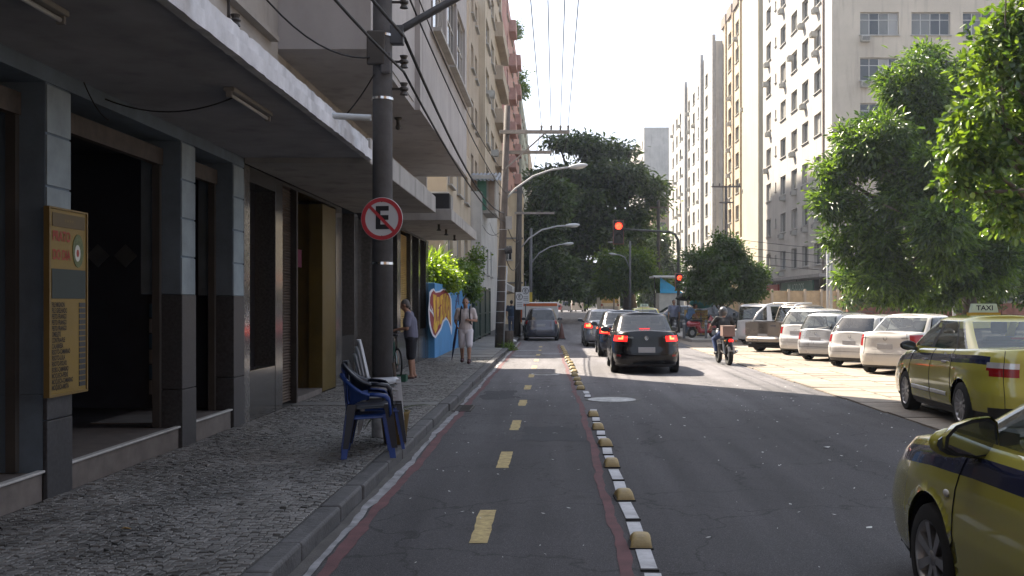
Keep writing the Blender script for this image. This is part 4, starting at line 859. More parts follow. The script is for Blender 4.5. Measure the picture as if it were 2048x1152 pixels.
def wheel_meshes(r, spokes, wt):
    k = (r, spokes, wt)
    if k in wheel_cache: return wheel_cache[k]
    q = Matrix.Rotation(R(90), 4, 'Y'); rr = r * .68
    ty = MB().lathe([(rr, -wt), (r * .9, -wt), (r * .97, -wt * .85), (r, -wt * .5), (r, wt * .5), (r * .97, wt * .85), (r * .9, wt), (rr, wt)], q, 32).mesh('tyre', True)
    m = MB().lathe([(rr, wt * .98), (rr * .93, wt * .9), (rr * .9, wt * .35)], q, 32); m.lathe([(0, wt * .85), (r * .13, wt * .85), (r * .15, wt * .6)], q, 16)
    rim = m.mesh('rim', True)
    sp = MB()
    for i in range(spokes):
        a = 2 * math.pi * i / spokes; w0 = .026 * 10 / max(spokes, 6) * r / .3; c, s = math.cos(a), math.sin(a)
        def pt(rad, off, h): return (h, rad * c - off * s, rad * s + off * c)
        hw = wt
        sp.add([pt(r * .12, -w0 * .55, hw * .8), pt(r * .12, w0 * .55, hw * .8), pt(rr * .95, w0 * .8, hw * .92), pt(rr * .95, -w0 * .8, hw * .92), pt(r * .12, -w0 * .55, hw * .4), pt(r * .12, w0 * .55, hw * .4), pt(rr * .95, w0 * .8, hw * .4), pt(rr * .95, -w0 * .8, hw * .4)],
               [(0, 1, 2, 3), (0, 4, 5, 1), (1, 5, 6, 2), (2, 6, 7, 3), (3, 7, 4, 0)])
    spk = sp.mesh('spokes')
    back = MB().lathe([(0, wt * .2), (rr * .92, wt * .2)], q, 24).mesh('brake_disc')
    wheel_cache[k] = (ty, rim, spk, back); return wheel_cache[k]
def car(name, label, P, loc, heading, group=None):
    """heading: angle from +Y towards +X (degrees); body modelled nose to +y"""
    L, W, H = P['L'], P['W'], P['H']; pm = P['paint']; lit = P.get('lit', False)
    root = thing(name, label, P.get('cat', 'car'), loc, -R(heading), group)
    Mn = P.get('M', 176); NS = P.get('NS', 18); zb = P.get('zb', .2)
    ux, uy = super_outline(Mn, L / 2, W / 2, P.get('n', 5.5))
    top = P['top']                                     # (y from rear, z) shoulder / bonnet / boot line
    wtab = P.get('wt', [(0, .93), (.12, .975), (.4, 1.), (.7, .99), (.9, .955), (1, .90)])
    rtab = P.get('rt', [(0, .07), (.15, .02), (.35, .0), (.5, .03), (.56, .05), (.9, .07), (1, .13)])
    ftab = P.get('ft', [(0, .08), (.15, .02), (.4, .0), (.6, .03), (.85, .14), (1, .28)])
    S = np.linspace(0, 1, NS + 1)
    V = np.zeros((NS + 1, Mn, 3))
    for k, s in enumerate(S):
        yr = -L / 2 + lerp_tab(rtab, s); yf = L / 2 - lerp_tab(ftab, s); w_ = W / 2 * lerp_tab(wtab, s)
        y = (yr + yf) / 2 + uy * (yf - yr) / 2
        zt = np.interp(y + L / 2, [t[0] for t in top], [t[1] for t in top])
        V[k, :, 0] = ux * w_; V[k, :, 1] = y; V[k, :, 2] = zb + (zt - zb) * s
    r = P.get('wr', .30); ra = r + P.get('gap', .055); wy = [-L / 2 + P['wheels'][0], -L / 2 + P['wheels'][1]]
    side = np.abs(ux) > .8
    # classify, then snap the arch edges
    cen = (V[:-1] + np.roll(V, -1, 1)[:-1] + V[1:] + np.roll(V, -1, 1)[1:]) / 4
    cls = np.full((NS, Mn), 'body', dtype=object)
    sm = (S[:-1] + S[1:]) / 2; uxm = (ux + np.roll(ux, -1)) / 2; uym = (uy + np.roll(uy, -1)) / 2
    for k in range(NS):
        for i in range(Mn):
            x, y, z = cen[k, i]
            c = P['cls'](sm[k], uxm[i], uym[i], x, y, z) if 'cls' in P else None
            if c is None and sm[k] < P.get('trim', .07): c = 'lower_trim'
            if c: cls[k, i] = c
            if abs(uxm[i]) > .8:
                for w0 in wy:
                    if math.hypot(y - w0, z - r) < ra: cls[k, i] = 'hole'
    for w0 in wy:
        d = np.hypot(V[..., 1] - w0, V[..., 2] - r)
        msk = side[None, :] & (np.abs(d - ra) < .045) & (V[..., 2] > zb + .01)
        f = np.where(msk, ra / np.maximum(d, 1e-6), 1.)
        V[..., 1] = w0 + (V[..., 1] - w0) * f; V[..., 2] = r + (V[..., 2] - r) * f
    parts = {}
    def addq(nm, q): parts.setdefault(nm, MB()).add(q, [(0, 1, 2, 3)])
    grid_parts = {}
    def cellset(nm): return grid_parts.setdefault(nm, ({}, [], []))
    def vid(nm, key, co):
        d_, vv, ff = cellset(nm)
        if key not in d_: d_[key] = len(vv); vv.append(tuple(co))
        return d_[key]
    def cell(nm, keys, cos): 
        ids = [vid(nm, k_, c_) for k_, c_ in zip(keys, cos)]; cellset(nm)[2].append(tuple(ids))
    for k in range(NS):
        for i in range(Mn):
            c = cls[k, i]
            if c == 'hole': continue
            j = (i + 1) % Mn
            cell(c, [('s', k, i), ('s', k, j), ('s', k + 1, j), ('s', k + 1, i)], [V[k, i], V[k, j], V[k + 1, j], V[k + 1, i]])
    # decks (bonnet, boot, cowl) across mirrored outline points
    K = 10; h = Mn // 2; crown = P.get('crown', .035)
    def deck(Vt, tagk, nm, crown_, flat=.0, cl=None, drop=None):
        rows = []
        for i in range(0, h + 1):
            a, b = Vt[i], Vt[(Mn - i) % Mn]; row = []
            for q in range(K + 1):
                t = q / K; p = a + (b - a) * t; e = 1 - (2 * t - 1) ** 2; wfac = min(1, abs(a[0]) / (W * .3))
                row.append(np.array([p[0], p[1], p[2] + crown_ * e ** .7 * wfac]))
            rows.append(row)
        def key(i, q):
            if q == 0: return (tagk, i)
            if q == K: return (tagk, (Mn - i) % Mn)
            return ('d' + str(tagk), i, q)
        for i in range(h):
            if drop and drop(rows[i][0][1]): continue
            for q in range(K):
                c = (cl(rows[i][q], rows[i + 1][q]) if cl else None) or nm
                cell(c, [key(i, q), key(i + 1, q), key(i + 1, q + 1), key(i, q + 1)], [rows[i][q], rows[i + 1][q], rows[i + 1][q + 1], rows[i][q + 1]])
        return rows
    # remap last ring keys so that deck shares vertices with the side shell
    rows = []
    ring = V[NS]
    deck(ring, 'ring', 'body', crown, drop=P.get('bed'), cl=P.get('deck_cls'))
    # greenhouse
    if 'gh' in P:
        g = P['gh']; NG = 10; gn = g.get('n', 7.)
        gx_, gy_ = super_outline(Mn, (g['fb'] - g['rb']) / 2, W / 2, gn)
        gt = [(0, 0), (1, 1)]
        Gv = np.zeros((NG + 1, Mn, 3)); zbelt = g['z'] - .04
        for k in range(NG + 1):
            s = k / NG
            sr = s ** g.get('pr', 1.0); sf = s ** g.get('pf', 1.0)
            yr = -L / 2 + g['rb'] + (g['rr'] - g['rb']) * sr; yf = -L / 2 + g['fb'] + (g['fr'] - g['fb']) * sf
            w_ = g['wb'] + (g['wr'] - g['wb']) * s ** 1.15
            if k == NG: yr += .05; yf -= .05; w_ -= .03
            z_top = H - P.get('rcrown', .05)
            Gv[k, :, 0] = gx_ * w_; Gv[k, :, 1] = (yr + yf) / 2 + gy_ * (yf - yr) / 2; Gv[k, :, 2] = zbelt + (z_top - zbelt) * (1 - (1 - s) ** 1.06)
            Gv[k, :, 2] += g.get('rise', 0.) * (Gv[k, :, 1] + L / 2 - g['rb']) / (g['fb'] - g['rb']) * (1 - s)
        gxm = (gx_ + np.roll(gx_, -1)) / 2; gym = (gy_ + np.roll(gy_, -1)) / 2
        ce = (g['fb'] + g['rb']) / 2 - L / 2
        ymid = Gv[NG // 2, :, 1]; ymm = (ymid + np.roll(ymid, -1)) / 2
        for k in range(NG):
            for i in range(Mn):
                j = (i + 1) % Mn; c = 'body'; X, Yn = gxm[i], gym[i]
                inside = 1 <= k <= NG - 2
                if inside and Yn > 0 and abs(X) < g.get('fw', .86): c = 'windshield'
                elif k >= g.get('rk0', 1) and k <= NG - 2 and Yn < 0 and abs(X) < g.get('rw', .84) and not g.get('norear'): c = 'rear_window'
                elif inside and abs(X) > .96:
                    yy = ymm[i] + L / 2
                    for wi, (a, b) in enumerate(g['side']):
                        if a < yy < b: c = 'side_window_%d%s' % (wi, 'l' if X < 0 else 'r')
                elif inside and abs(X) > .9 and Yn > 0: c = 'body'
                if inside and abs(X) > .96 and c == 'body' and g['side'][0][0] < ymm[i] + L / 2 < g['side'][-1][1]: c = 'window_trim_%d%s' % (sum(b < ymm[i] + L / 2 for a, b in g['side']), 'l' if X < 0 else 'r')
                if k == NG - 1 and abs(X) > .96 and g.get('rail'): c = 'body'
                cell(c, [('g', k, i), ('g', k, j), ('g', k + 1, j), ('g', k + 1, i)], [Gv[k, i], Gv[k, j], Gv[k + 1, j], Gv[k + 1, i]])
        deck(Gv[NG], 'groof', 'roof' if P.get('roofpaint') else 'body', P.get('rcrown', .05))
    mats = {'body': pm, 'roof': P.get('roofpaint', pm), 'lower_trim': TRIM, 'tail_lamp': REDON if lit else REDL, 'tail_lamp_core': REDHOT if lit else CLEARL, 'reflector': REDL, 'clear_lamp': CLEARL, 'headlamp': CLEARL, 'grille': TRIM, 'stripe': P.get('stripe', TRIM), 'boot_panel': P.get('boot', TRIM)}
    gl = P.get('glass', CARGLASS)
    for nm, (d_, vv, ff) in grid_parts.items():
        base = 'side_window' if nm.startswith('side_window') else 'window_trim' if nm.startswith('window_trim') else nm
        me = bpy.data.meshes.new(base); me.from_pydata(vv, [], ff); me.update(); me.polygons.foreach_set('use_smooth', [True] * len(me.polygons))
        mt = TRIM if base == 'window_trim' else gl if 'window' in nm or nm == 'windshield' else mats.get(nm, pm)
        # split left/right lamps into one object each
        if nm in ('tail_lamp', 'tail_lamp_core', 'reflector', 'headlamp', 'clear_lamp', 'stripe'):
            for sgn in (-1, 1):
                fs = [f for f in ff if sum(vv[q][0] for q in f) * sgn > 0]
                if fs:
                    us = sorted({q for f in fs for q in f}); mp = {q: z for z, q in enumerate(us)}
                    m2 = bpy.data.meshes.new(nm); m2.from_pydata([vv[q] for q in us], [], [tuple(mp[q] for q in f) for f in fs]); m2.update(); m2.polygons.foreach_set('use_smooth', [True] * len(m2.polygons))
                    o = put(nm, m2, mt, root)
            bpy.data.meshes.remove(me); continue
        import bmesh
        if nm == 'body':
            b = bmesh.new(); b.from_mesh(me); bmesh.ops.remove_doubles(b, verts=b.verts, dist=.0008); bmesh.ops.recalc_face_normals(b, faces=b.faces); b.to_mesh(me); b.free()
            me.polygons.foreach_set('use_smooth', [True] * len(me.polygons))
        o = put(base, me, mt, root)
        if base == 'side_window' and P.get('visor'): pass
    # seams along chosen outline columns
    sm_ = MB()
    ringy = V[NS // 2, :, 1] + L / 2
    for yy in P.get('doors', []):
        for sgn in (-1, 1):
            i = min((i for i in range(Mn) if ux[i] * sgn > .8), key=lambda i: abs(ringy[i] - yy))
            k0 = 2
            while k0 < NS and (cls[min(k0, NS - 1), i] == 'hole' or cls[min(k0, NS - 1), i - 1] == 'hole'): k0 += 1
            if k0 < NS - 2: sm_.tube([V[k, i] * np.array([1.001, 1, 1]) for k in range(k0, NS + 1)], .0045, 4)
    if P.get('trunk'):
        s0, xw = P['trunk']; k0 = int(s0 * NS)
        for sgn in (-1, 1):
            i = min((i for i in range(Mn) if uy[i] < -.5 and ux[i] * sgn > 0), key=lambda i: abs(abs(ux[i]) - xw))
            sm_.tube([V[k, i] + np.array([0, -.001, 0]) for k in range(k0, NS + 1)], .0045, 4)
        idx = [i for i in range(Mn) if uy[i] < -.5 and abs(ux[i]) <= xw + .01]; idx.sort(key=lambda i: ux[i])
        sm_.tube([V[k0, i] + np.array([0, -.001, 0]) for i in idx], .0045, 4)
    if sm_.v: sm_.build('panel_gap', SEAM, root, fix=False, kind='stuff')
    def rear_y(z, x=0.):
        zt = lerp_tab(top, 0.1); s = max(0, min(1, (z - zb) / (zt - zb))); return -L / 2 + lerp_tab(rtab, s) + .09 * (abs(x) / (W / 2)) ** 5.5
    def side_x(y, z):
        zt = lerp_tab(top, y + L / 2); s = max(0, min(1, (z - zb) / (zt - zb))); k = s * NS; col = [i for i in range(Mn) if ux[i] > .5]
        i = min(col, key=lambda i: abs(V[int(round(k)), i, 1] - y)); return V[int(round(k)), i, 0]
    # door handles
    for yy, zz in P.get('handles', []):
        for sgn in (-1, 1):
            x = side_x(yy - L / 2, zz) * sgn; MB().box(x - .022 if sgn < 0 else x - .005, x + .005 if sgn < 0 else x + .022, yy - L / 2 - .09, yy - L / 2 + .09, zz - .016, zz + .016).build('door_handle', P.get('handle_m', pm), root, bevel=.007)
    if P.get('rub'):                           # side rub strip
        for sgn in (-1, 1):
            for a, b in P['rub']['spans']:
                z = P['rub']['z']; q = MB()
                ys = np.linspace(a - L / 2, b - L / 2, 8); 
                for t in range(7):
                    xa, xb = side_x(ys[t], z) * sgn, side_x(ys[t + 1], z) * sgn; e = .012 * sgn
                    q.add([(xa, ys[t], z - .03), (xb, ys[t + 1], z - .03), (xb + e, ys[t + 1], z - .02), (xa + e, ys[t], z - .02), (xa + e, ys[t], z + .02), (xb + e, ys[t + 1], z + .02), (xb, ys[t + 1], z + .03), (xa, ys[t], z + .03)], [(0, 1, 2, 3), (3, 2, 5, 4), (4, 5, 6, 7)])
                q.build('rub_strip', P['rub']['m'], root, fix=False)
    # number plate, badge
    pz = P.get('plate_z', .62)
    MB().box(-.20, .20, rear_y(pz) - .016, rear_y(pz) - .004, pz - .065, pz + .065).build('number_plate', PLATE, root, bevel=.004)
    if P.get('badge'):
        bz = P['badge']; q = T(0, rear_y(bz) - .006, bz) @ Matrix.Rotation(R(90), 4, 'X'); ch = M('chrome', (.6, .6, .6))
        MB().lathe([(.038, .003), (.048, .005), (.048, .0), (.038, .0)], q, 24, True).build('badge_ring', ch, root)
        if P.get('badge_vw'):
            m = MB()
            for (a, b) in (((-.026, .026), (0, -.002)), ((0, -.002), (.026, .026)), ((-.034, .006), (-.014, -.033)), ((-.014, -.033), (0, -.002)), ((0, -.002), (.014, -.033)), ((.014, -.033), (.034, .006))):
                y0 = rear_y(bz) - .008; m.tube([(a[0], y0, bz + a[1]), (b[0], y0, bz + b[1])], .0045, 5)
            m.build('badge_letters', ch, root, fix=False)
    for (t, x, z, sz, sx) in P.get('letters', []):
        me = text_mesh(t, sz, .001, .001, sx); put('lettering', me, M('chrome', (.6, .6, .6)), root, loc=(x, rear_y(z, x) - .006, z), rot=(R(90), 0, 0))
    if P.get('brake3') :
        y0, z0 = P['brake3']; MB().box(-.13, .13, y0 - L / 2 - .012, y0 - L / 2 + .012, z0 - .014, z0 + .014).build('high_brake_lamp', REDON if lit else REDL, root)
    # wheel wells, underbody, wheels
    for w0 in wy:
        for sgn in (-1, 1):
            m = MB(); n_ = 14; xo = W / 2 * .95 * sgn; xi = (W / 2 - .32) * sgn
            for t in range(n_ + 1):
                a = math.pi * (-.08 + 1.16 * t / n_); m.v += [(xo, w0 + ra * math.cos(a), r + ra * math.sin(a)), (xi, w0 + ra * math.cos(a), r + ra * math.sin(a))]
            m.f = [(2 * t, 2 * t + 1, 2 * t + 3, 2 * t + 2) for t in range(n_)]; m.f.append(tuple(2 * t + 1 for t in range(n_ + 1)))
            m.build('wheel_well', UNDER, root, fix=False)
    MB().box(-W / 2 + .2, W / 2 - .2, -L / 2 + .2, L / 2 - .25, .17, .30).build('underbody', UNDER, root)
    MB().box(-W / 2 + .08, W / 2 - .08, wy[0] + ra, wy[1] - ra, zb - .035, zb + .03).build('side_sill', TRIM, root, bevel=.01)
    ty, rim, spk, back = wheel_meshes(r, P.get('spokes', 7), P.get('ww', .10))
    for w0 in wy:
        for sgn in (-1, 1):
            wo = put('wheel', ty, TYRE, root, loc=((W / 2 - P.get('ww', .10) - .018) * sgn, w0, r), rot=(0, 0, 0 if sgn > 0 else math.pi))
            put('rim', rim, P.get('rim', RIM), wo); put('spokes', spk, P.get('rim', RIM), wo); put('brake_disc', back, UNDER, wo)
    # mirrors
    if 'mirror' in P:
        my, mz = P['mirror']
        for sgn in (-1, 1):
            x = (P['gh']['wb'] + .01) * sgn; mo = MB()
            mo.ball((x + .125 * sgn, my - L / 2, mz + .03), (.125, .06, .075), 14, 8)
            o = mo.build('mirror', P.get('mirror_m', pm), root, smooth=True)
            MB().prism([(math.cos(t) * .105, math.sin(t) * .06) for t in np.linspace(0, 6.0, 14)], lambda a, b, d_, x=x, sgn=sgn: (x + .125 * sgn + a, my - L / 2 - .052 - d_, mz + .03 + b), 0, .012).build('mirror_glass', M('mirror_glass', (.10, .11, .12), .05, metal=.6, var=.05), o)
            MB().box(min(x - .04 * sgn, x + .06 * sgn), max(x - .04 * sgn, x + .06 * sgn), my - L / 2 - .025, my - L / 2 + .035, mz - .045, mz - .0).build('mirror_stem', TRIM, o)
    # seats
    if 'gh' in P and P.get('seats', True):
        g = P['gh']
        for yy in P.get('seat_y', (g['fr'] - .35,)):
            for x in (-.36, .36):
                so = MB().box(x - .23, x + .23, yy - L / 2 - .08, yy - L / 2 + .08, .5, g['z'] + .16).build('seat', SEAT, root, bevel=.05)
                MB().box(x - .12, x + .12, yy - L / 2 - .05, yy - L / 2 + .05, g['z'] + .20, g['z'] + .38).build('headrest', SEAT, so, bevel=.04)
        y2 = g['rr'] + .12 - L / 2 + .1
        MB().box(-.6, .6, y2 - .1, y2 + .06, .5, g['z'] + .12).build('rear_bench', SEAT, root, bevel=.05)
        MB().box(-.62, .62, g['fb'] - .42 - L / 2, g['fb'] - .12 - L / 2, .6, g['z'] + .02).build('dashboard', TRIM, root, bevel=.05)
        MB().box(-W / 2 + .14, W / 2 - .14, -L / 2 + g['rb'] + .15, -L / 2 + g['fb'] - .15, .30, .52).build('cabin_floor', UNDER, root)
    if P.get('antenna'):
        y0, z0 = P['antenna']; MB().tube([(0, y0 - L / 2, z0), (0, y0 - L / 2 - .08, z0 + .2)], .004, 5).build('antenna', TRIM, root)
    return root, rear_y, side_x
def lamp_cls(z0, z1, xin, core=None, wrap=.80, refl=None, plate_band=None):
    def f(s, X, Yn, x, y, z):
        if Yn < 0 and abs(X) > xin and z0 < z < z1 and (Yn < -wrap):
            if core and core[0] < z < core[1] and abs(X) < core[2] and abs(X) > core[3]: return 'tail_lamp_core'
            return 'tail_lamp'
        if refl and Yn < -.9 and abs(X) > .72 and refl[0] < z < refl[1]: return 'reflector'
        if Yn > .93 and abs(X) > .55 and s > .62 and s < .86: return 'headlamp'
        if Yn > .97 and abs(X) < .5 and .45 < s < .7: return 'grille'
        return None
    return f
SED_TOP = [(0, .98), (.1, 1.0), (.5, 1.01), (1.0, .99), (2.6, .95), (3.0, .94), (3.3, .91), (3.9, .80), (4.2, .66)]
SED_GH = dict(rb=.52, fb=3.28, rr=1.28, fr=2.45, z=.96, wb=.76, wr=.57, side=[(.98, 1.72), (1.80, 2.72)], pr=.9, pf=.95)
def sedan(**k):
    d = dict(L=4.22, W=1.68, H=1.46, top=SED_TOP, gh=dict(SED_GH), wheels=(.80, 3.27), wr=.30, doors=[1.05, 1.75, 2.85], handles=[(1.25, .84), (2.2, .82)], mirror=(2.72, .97), trunk=(.42, .62), plate_z=.60, badge=.86, brake3=(.78, 1.06), antenna=(1.4, 1.45), cls=lamp_cls(.74, .93, .58, (.79, .89, .9, .68), wrap=.78))
    d.update(k); return d
black = M('black_car_paint', (.006, .006, .007), .22, coat=.35, spec=.25, var=.1); navy = paint('dark_blue_paint', (.012, .016, .028)); silver = paint('silver_paint', (.30, .30, .31), .5); wht = paint('white_car_paint', (.50, .48, .45)); wht2 = paint('pearl_white_paint', (.47, .46, .45)); slate = paint('slate_paint', (.065, .068, .09), .35); brown = paint('bronze_paint', (.21, .18, .15), .3)
taxiy = paint('taxi_yellow', (.36, .335, .05), .0, .22); taxib = M('taxi_navy', (.012, .018, .055), .25, coat=.8, var=.05)
# three braking cars in the lane
car('black_sedan', 'glossy black sedan with lit brake lights, nearest car in the lane', sedan(paint=black, lit=True, badge_vw=True, letters=[('VOYAGE', -.42, .87, .05, 1.1), ('1.6', .42, .87, .045, 1.)], M=208, glass=glass('car_glass_mid', (.02, .022, .024), .32), cls=lamp_cls(.78, .93, .54, (.82, .89, .82, .70), wrap=.82, refl=(.42, .47)), plate_z=.58), (2.22, 25.75, 0), 1.0)
car('dark_sedan', 'dark blue-black sedan with brake lights on, second in the waiting line', sedan(paint=navy, lit=True, H=1.47, glass=CARGLASSD, mirror_m=navy), (2.22, 33.2, 0), .5)
car('silver_sedan', 'silver grey sedan with brake light on ahead of the dark sedan', sedan(paint=silver, lit=True, glass=CARGLASS), (1.95, 40.6, 0), 0)
# taxi ahead in the next lane, roof just showing
def taxi_cls(base):
    def f(s, X, Yn, x, y, z):
        c = base(s, X, Yn, x, y, z)
        if c: return c
        if abs(X) > .72 and .70 < s < .86 and abs(Yn) < .985: return 'stripe'
        return None
    return f
TS = dict(paint=taxiy, stripe=taxib)
t3, _, _ = car('taxi_ahead', 'yellow taxi waiting ahead, mostly hidden behind the black sedan', sedan(cls=taxi_cls(lamp_cls(.74, .93, .58)), H=1.5, **TS), (4.2, 47.0, 0), 0)
def taxi_sign(root, y, z):
    MB().box(-.22, .22, y - .07, y + .07, z - .01, z + .03).build('roof_sign_base', M('sign_amber', (.4, .25, .03), .5), root)
    m = MB().prism([(-.20, 0), (.20, 0), (.17, .13), (-.17, .13)], lambda a, b, d_: (a, y - .05 + d_, z + .031 + b), 0, .1); o = m.build('roof_sign', M('sign_green_white', (.42, .52, .47), .4), root)
    put('lettering', text_mesh('TAXI', .10, 0, .002, 1.1), taxib, o, loc=(0, y - .0515, z + .095), rot=(R(90), 0, 0))
taxi_sign(t3, -.2, 1.5)
# parked minivan on the cycle lane
car('parked_minivan', 'slate grey minivan parked on the cycle lane by the wooden pole', dict(L=4.0, W=1.70, H=1.60, paint=slate, top=[(0, .98), (.3, 1.0), (2.9, .98), (3.2, .95), (3.7, .84), (4.0, .7)], gh=dict(rb=.12, fb=3.2, rr=.42, fr=2.3, z=.97, wb=.77, wr=.56, side=[(.45, .95), (1.02, 1.85), (1.93, 2.7)], pr=1.3, n=6), wheels=(.72, 3.15), wr=.31, doors=[1.0, 1.9, 2.8], trunk=(.3, .72), mirror=(2.65, 1.0), plate_z=.75, glass=CARGLASSD, cls=lamp_cls(.80, 1.0, .82, wrap=.8), rt=[(0, .06), (.2, 0), (.45, .0), (.6, .04), (1, .10)]), (-.60, 46.6, 0), 0)[0].scale = (.95, .95, .93)
# parked cars, nose-in at an angle on the paved lot
def parked(nm, lab, P, u, vbase, hd, group='cars parked nose-in on the pale paving', dx=0.):
    Y = 3360. / (vbase - 607); X = gx(u, Y) + dx; a = R(hd)          # rear centre of the car
    r_ = car(nm, lab, P, (X + math.sin(a) * P['L'] / 2 * .95, Y + math.cos(a) * P['L'] / 2 * .95, .012), hd, group)
    r_[0].scale = (.95, .95, .93); return r_
parked('white_sedan', 'white sedan with red tail lamps parked next to the far taxi', sedan(paint=wht, H=1.53, W=1.74, top=[(0, 1.04), (.15, 1.06), (.6, 1.07), (1.0, 1.03), (2.6, .98), (3.3, .94), (3.9, .82), (4.2, .68)], gh=dict(SED_GH, z=1.0, wb=.79, wr=.62), brake3=None, letters=[('LOGAN', .5, .93, .05, 1.), ('RENAULT', -.5, .93, .04, 1.)], cls=lamp_cls(.72, 1.02, .72, wrap=.8), plate_z=.72, glass=CARGLASS, badge=.92), 1768, 752, 44)
HB = dict(L=3.92, W=1.68, H=1.48, top=[(0, .96), (.25, .99), (2.7, .95), (3.0, .92), (3.6, .80), (3.92, .66)], gh=dict(rb=.10, fb=2.95, rr=.55, fr=2.0, z=.97, wb=.76, wr=.57, side=[(.5, 1.2), (1.28, 2.3)], pr=1.15, n=6), wheels=(.68, 3.17), wr=.30, doors=[.75, 1.25, 2.5], trunk=(.38, .66), mirror=(2.4, .97), plate_z=.70, badge=.88, rt=[(0, .06), (.2, 0), (.5, .0), (.6, .05), (1, .10)])
parked('white_hatchback', 'white hatchback with dark lower bumper between the white sedan and wagon', dict(HB, paint=wht2, glass=CARGLASSD, trim=.12, cls=lamp_cls(.70, .95, .66, wrap=.8)), 1696, 737, 46)
WG = dict(HB, L=4.25, H=1.50, W=1.66, gh=dict(rb=.10, fb=3.25, rr=.42, fr=2.3, z=.97, wb=.75, wr=.60, side=[(.4, 1.05), (1.12, 1.75), (1.83, 2.7)], pr=1.1, n=6.5), top=[(0, .97), (.25, .99), (2.9, .95), (3.2, .92), (3.9, .80), (4.25, .66)], wheels=(.80, 3.37))
wg, _, _ = parked('white_wagon', 'silvery white station wagon with roof rails and a rear wiper', dict(WG, paint=paint('silver_white_paint', (.36, .36, .365), .3), cls=lamp_cls(.66, .90, .66, wrap=.8)), 1628, 724, 47)
for s in (-1, 1): MB().tube([(s * .56, -1.5, 1.46), (s * .57, -1.4, 1.52), (s * .57, .3, 1.53), (s * .56, .4, 1.47)], .015, 6).build('roof_rail', TRIM, wg)
MB().tube([(-.02, -1.98, 1.02), (.38, -1.95, 1.07)], .012, 5).build('rear_wiper', TRIM, wg)
sv, _, _ = parked('white_suv', 'white compact SUV wedged between the wagon and the pickup', dict(HB, H=1.62, L=4.1, paint=wht2, top=[(0, 1.02), (.25, 1.06), (2.8, 1.02), (3.1, .99), (3.8, .88), (4.1, .72)], gh=dict(rb=.10, fb=3.05, rr=.50, fr=2.1, z=1.04, wb=.77, wr=.60, side=[(.5, 1.2), (1.28, 2.4)], pr=1.15, n=6), wr=.33, cls=lamp_cls(.78, 1.0, .66, wrap=.8), glass=CARGLASS, plate_z=.8), 1588, 713, 47)
# pickup
PK = dict(L=5.0, W=1.80, H=1.76, paint=brown, cat='pickup truck', zb=.36, top=[(0, 1.12), (1.9, 1.12), (3.7, 1.08), (3.9, 1.05), (4.6, .98), (5.0, .86)], n=8, gh=dict(rb=1.75, fb=3.9, rr=1.95, fr=3.1, z=1.08, wb=.80, wr=.64, side=[(1.95, 2.55), (2.63, 3.4)], n=7), wheels=(1.0, 4.05), wr=.36, ww=.12, doors=[1.8, 2.6, 3.5], mirror=(3.4, 1.15), trunk=(.35, .8), plate_z=.62, cls=lamp_cls(.72, 1.08, .86, wrap=.84), bed=lambda y: -2.42 < y < -.75, rt=[(0, .02), (.2, 0), (.3, .10), (1, .10)], glass=CARGLASS, seat_y=(3.0,), letters=[('RANGER', .45, .98, .06, 1.)])
pk, _, _ = parked('bronze_pickup', 'bronze pickup truck with pale chrome roll bar over its bed', PK, 1522, 706, 47)
MB().box(-.72, .72, -2.3, -.78, .58, .62).build('bed_floor', TRIM, pk); 
for x in (-.76, .76): MB().box(x - .04, x + .04, -2.34, -.76, .60, 1.10).build('bed_side', brown, pk)
MB().box(-.72, .72, -2.40, -2.34, .60, 1.10).build('tailgate_inner', brown, pk); MB().box(-.72, .72, -.80, -.74, .60, 1.10).build('bed_front', brown, pk)
rbm = M('pale_roll_bar', (.60, .58, .55), .3, metal=.4)
for x in (-.66, .66): MB().tube([(x, -2.1, 1.10), (x, -1.75, 1.45), (x * .95, -1.25, 1.74), (x * .92, -.75, 1.80), (x * .92, -.2, 1.80)], .035, 8).build('roll_bar', rbm, pk, smooth=True)
MB().tube([(-.6, -.85, 1.80), (.6, -.85, 1.80)], .035, 8).build('roll_bar', rbm, pk, smooth=True)
vn, _, _ = parked('white_van', 'boxy white van at the far end of the parked row behind the pickup', dict(L=4.4, W=1.75, H=1.78, paint=wht2, cat='van', top=[(0, 1.05), (3.3, 1.0), (3.7, .95), (4.1, .85), (4.4, .7)], n=8, gh=dict(rb=.05, fb=3.8, rr=.15, fr=2.9, z=1.02, wb=.82, wr=.72, side=[(.4, 1.5), (2.3, 3.1)], n=9), wheels=(.9, 3.5), wr=.31, doors=[1.7, 2.2, 3.2], mirror=(3.1, 1.05), trunk=(.2, .04), plate_z=.6, cls=lamp_cls(.65, 1.0, .88, wrap=.84), rt=[(0, .05), (.2, 0), (1, .03)]), 1502, 690, 40)

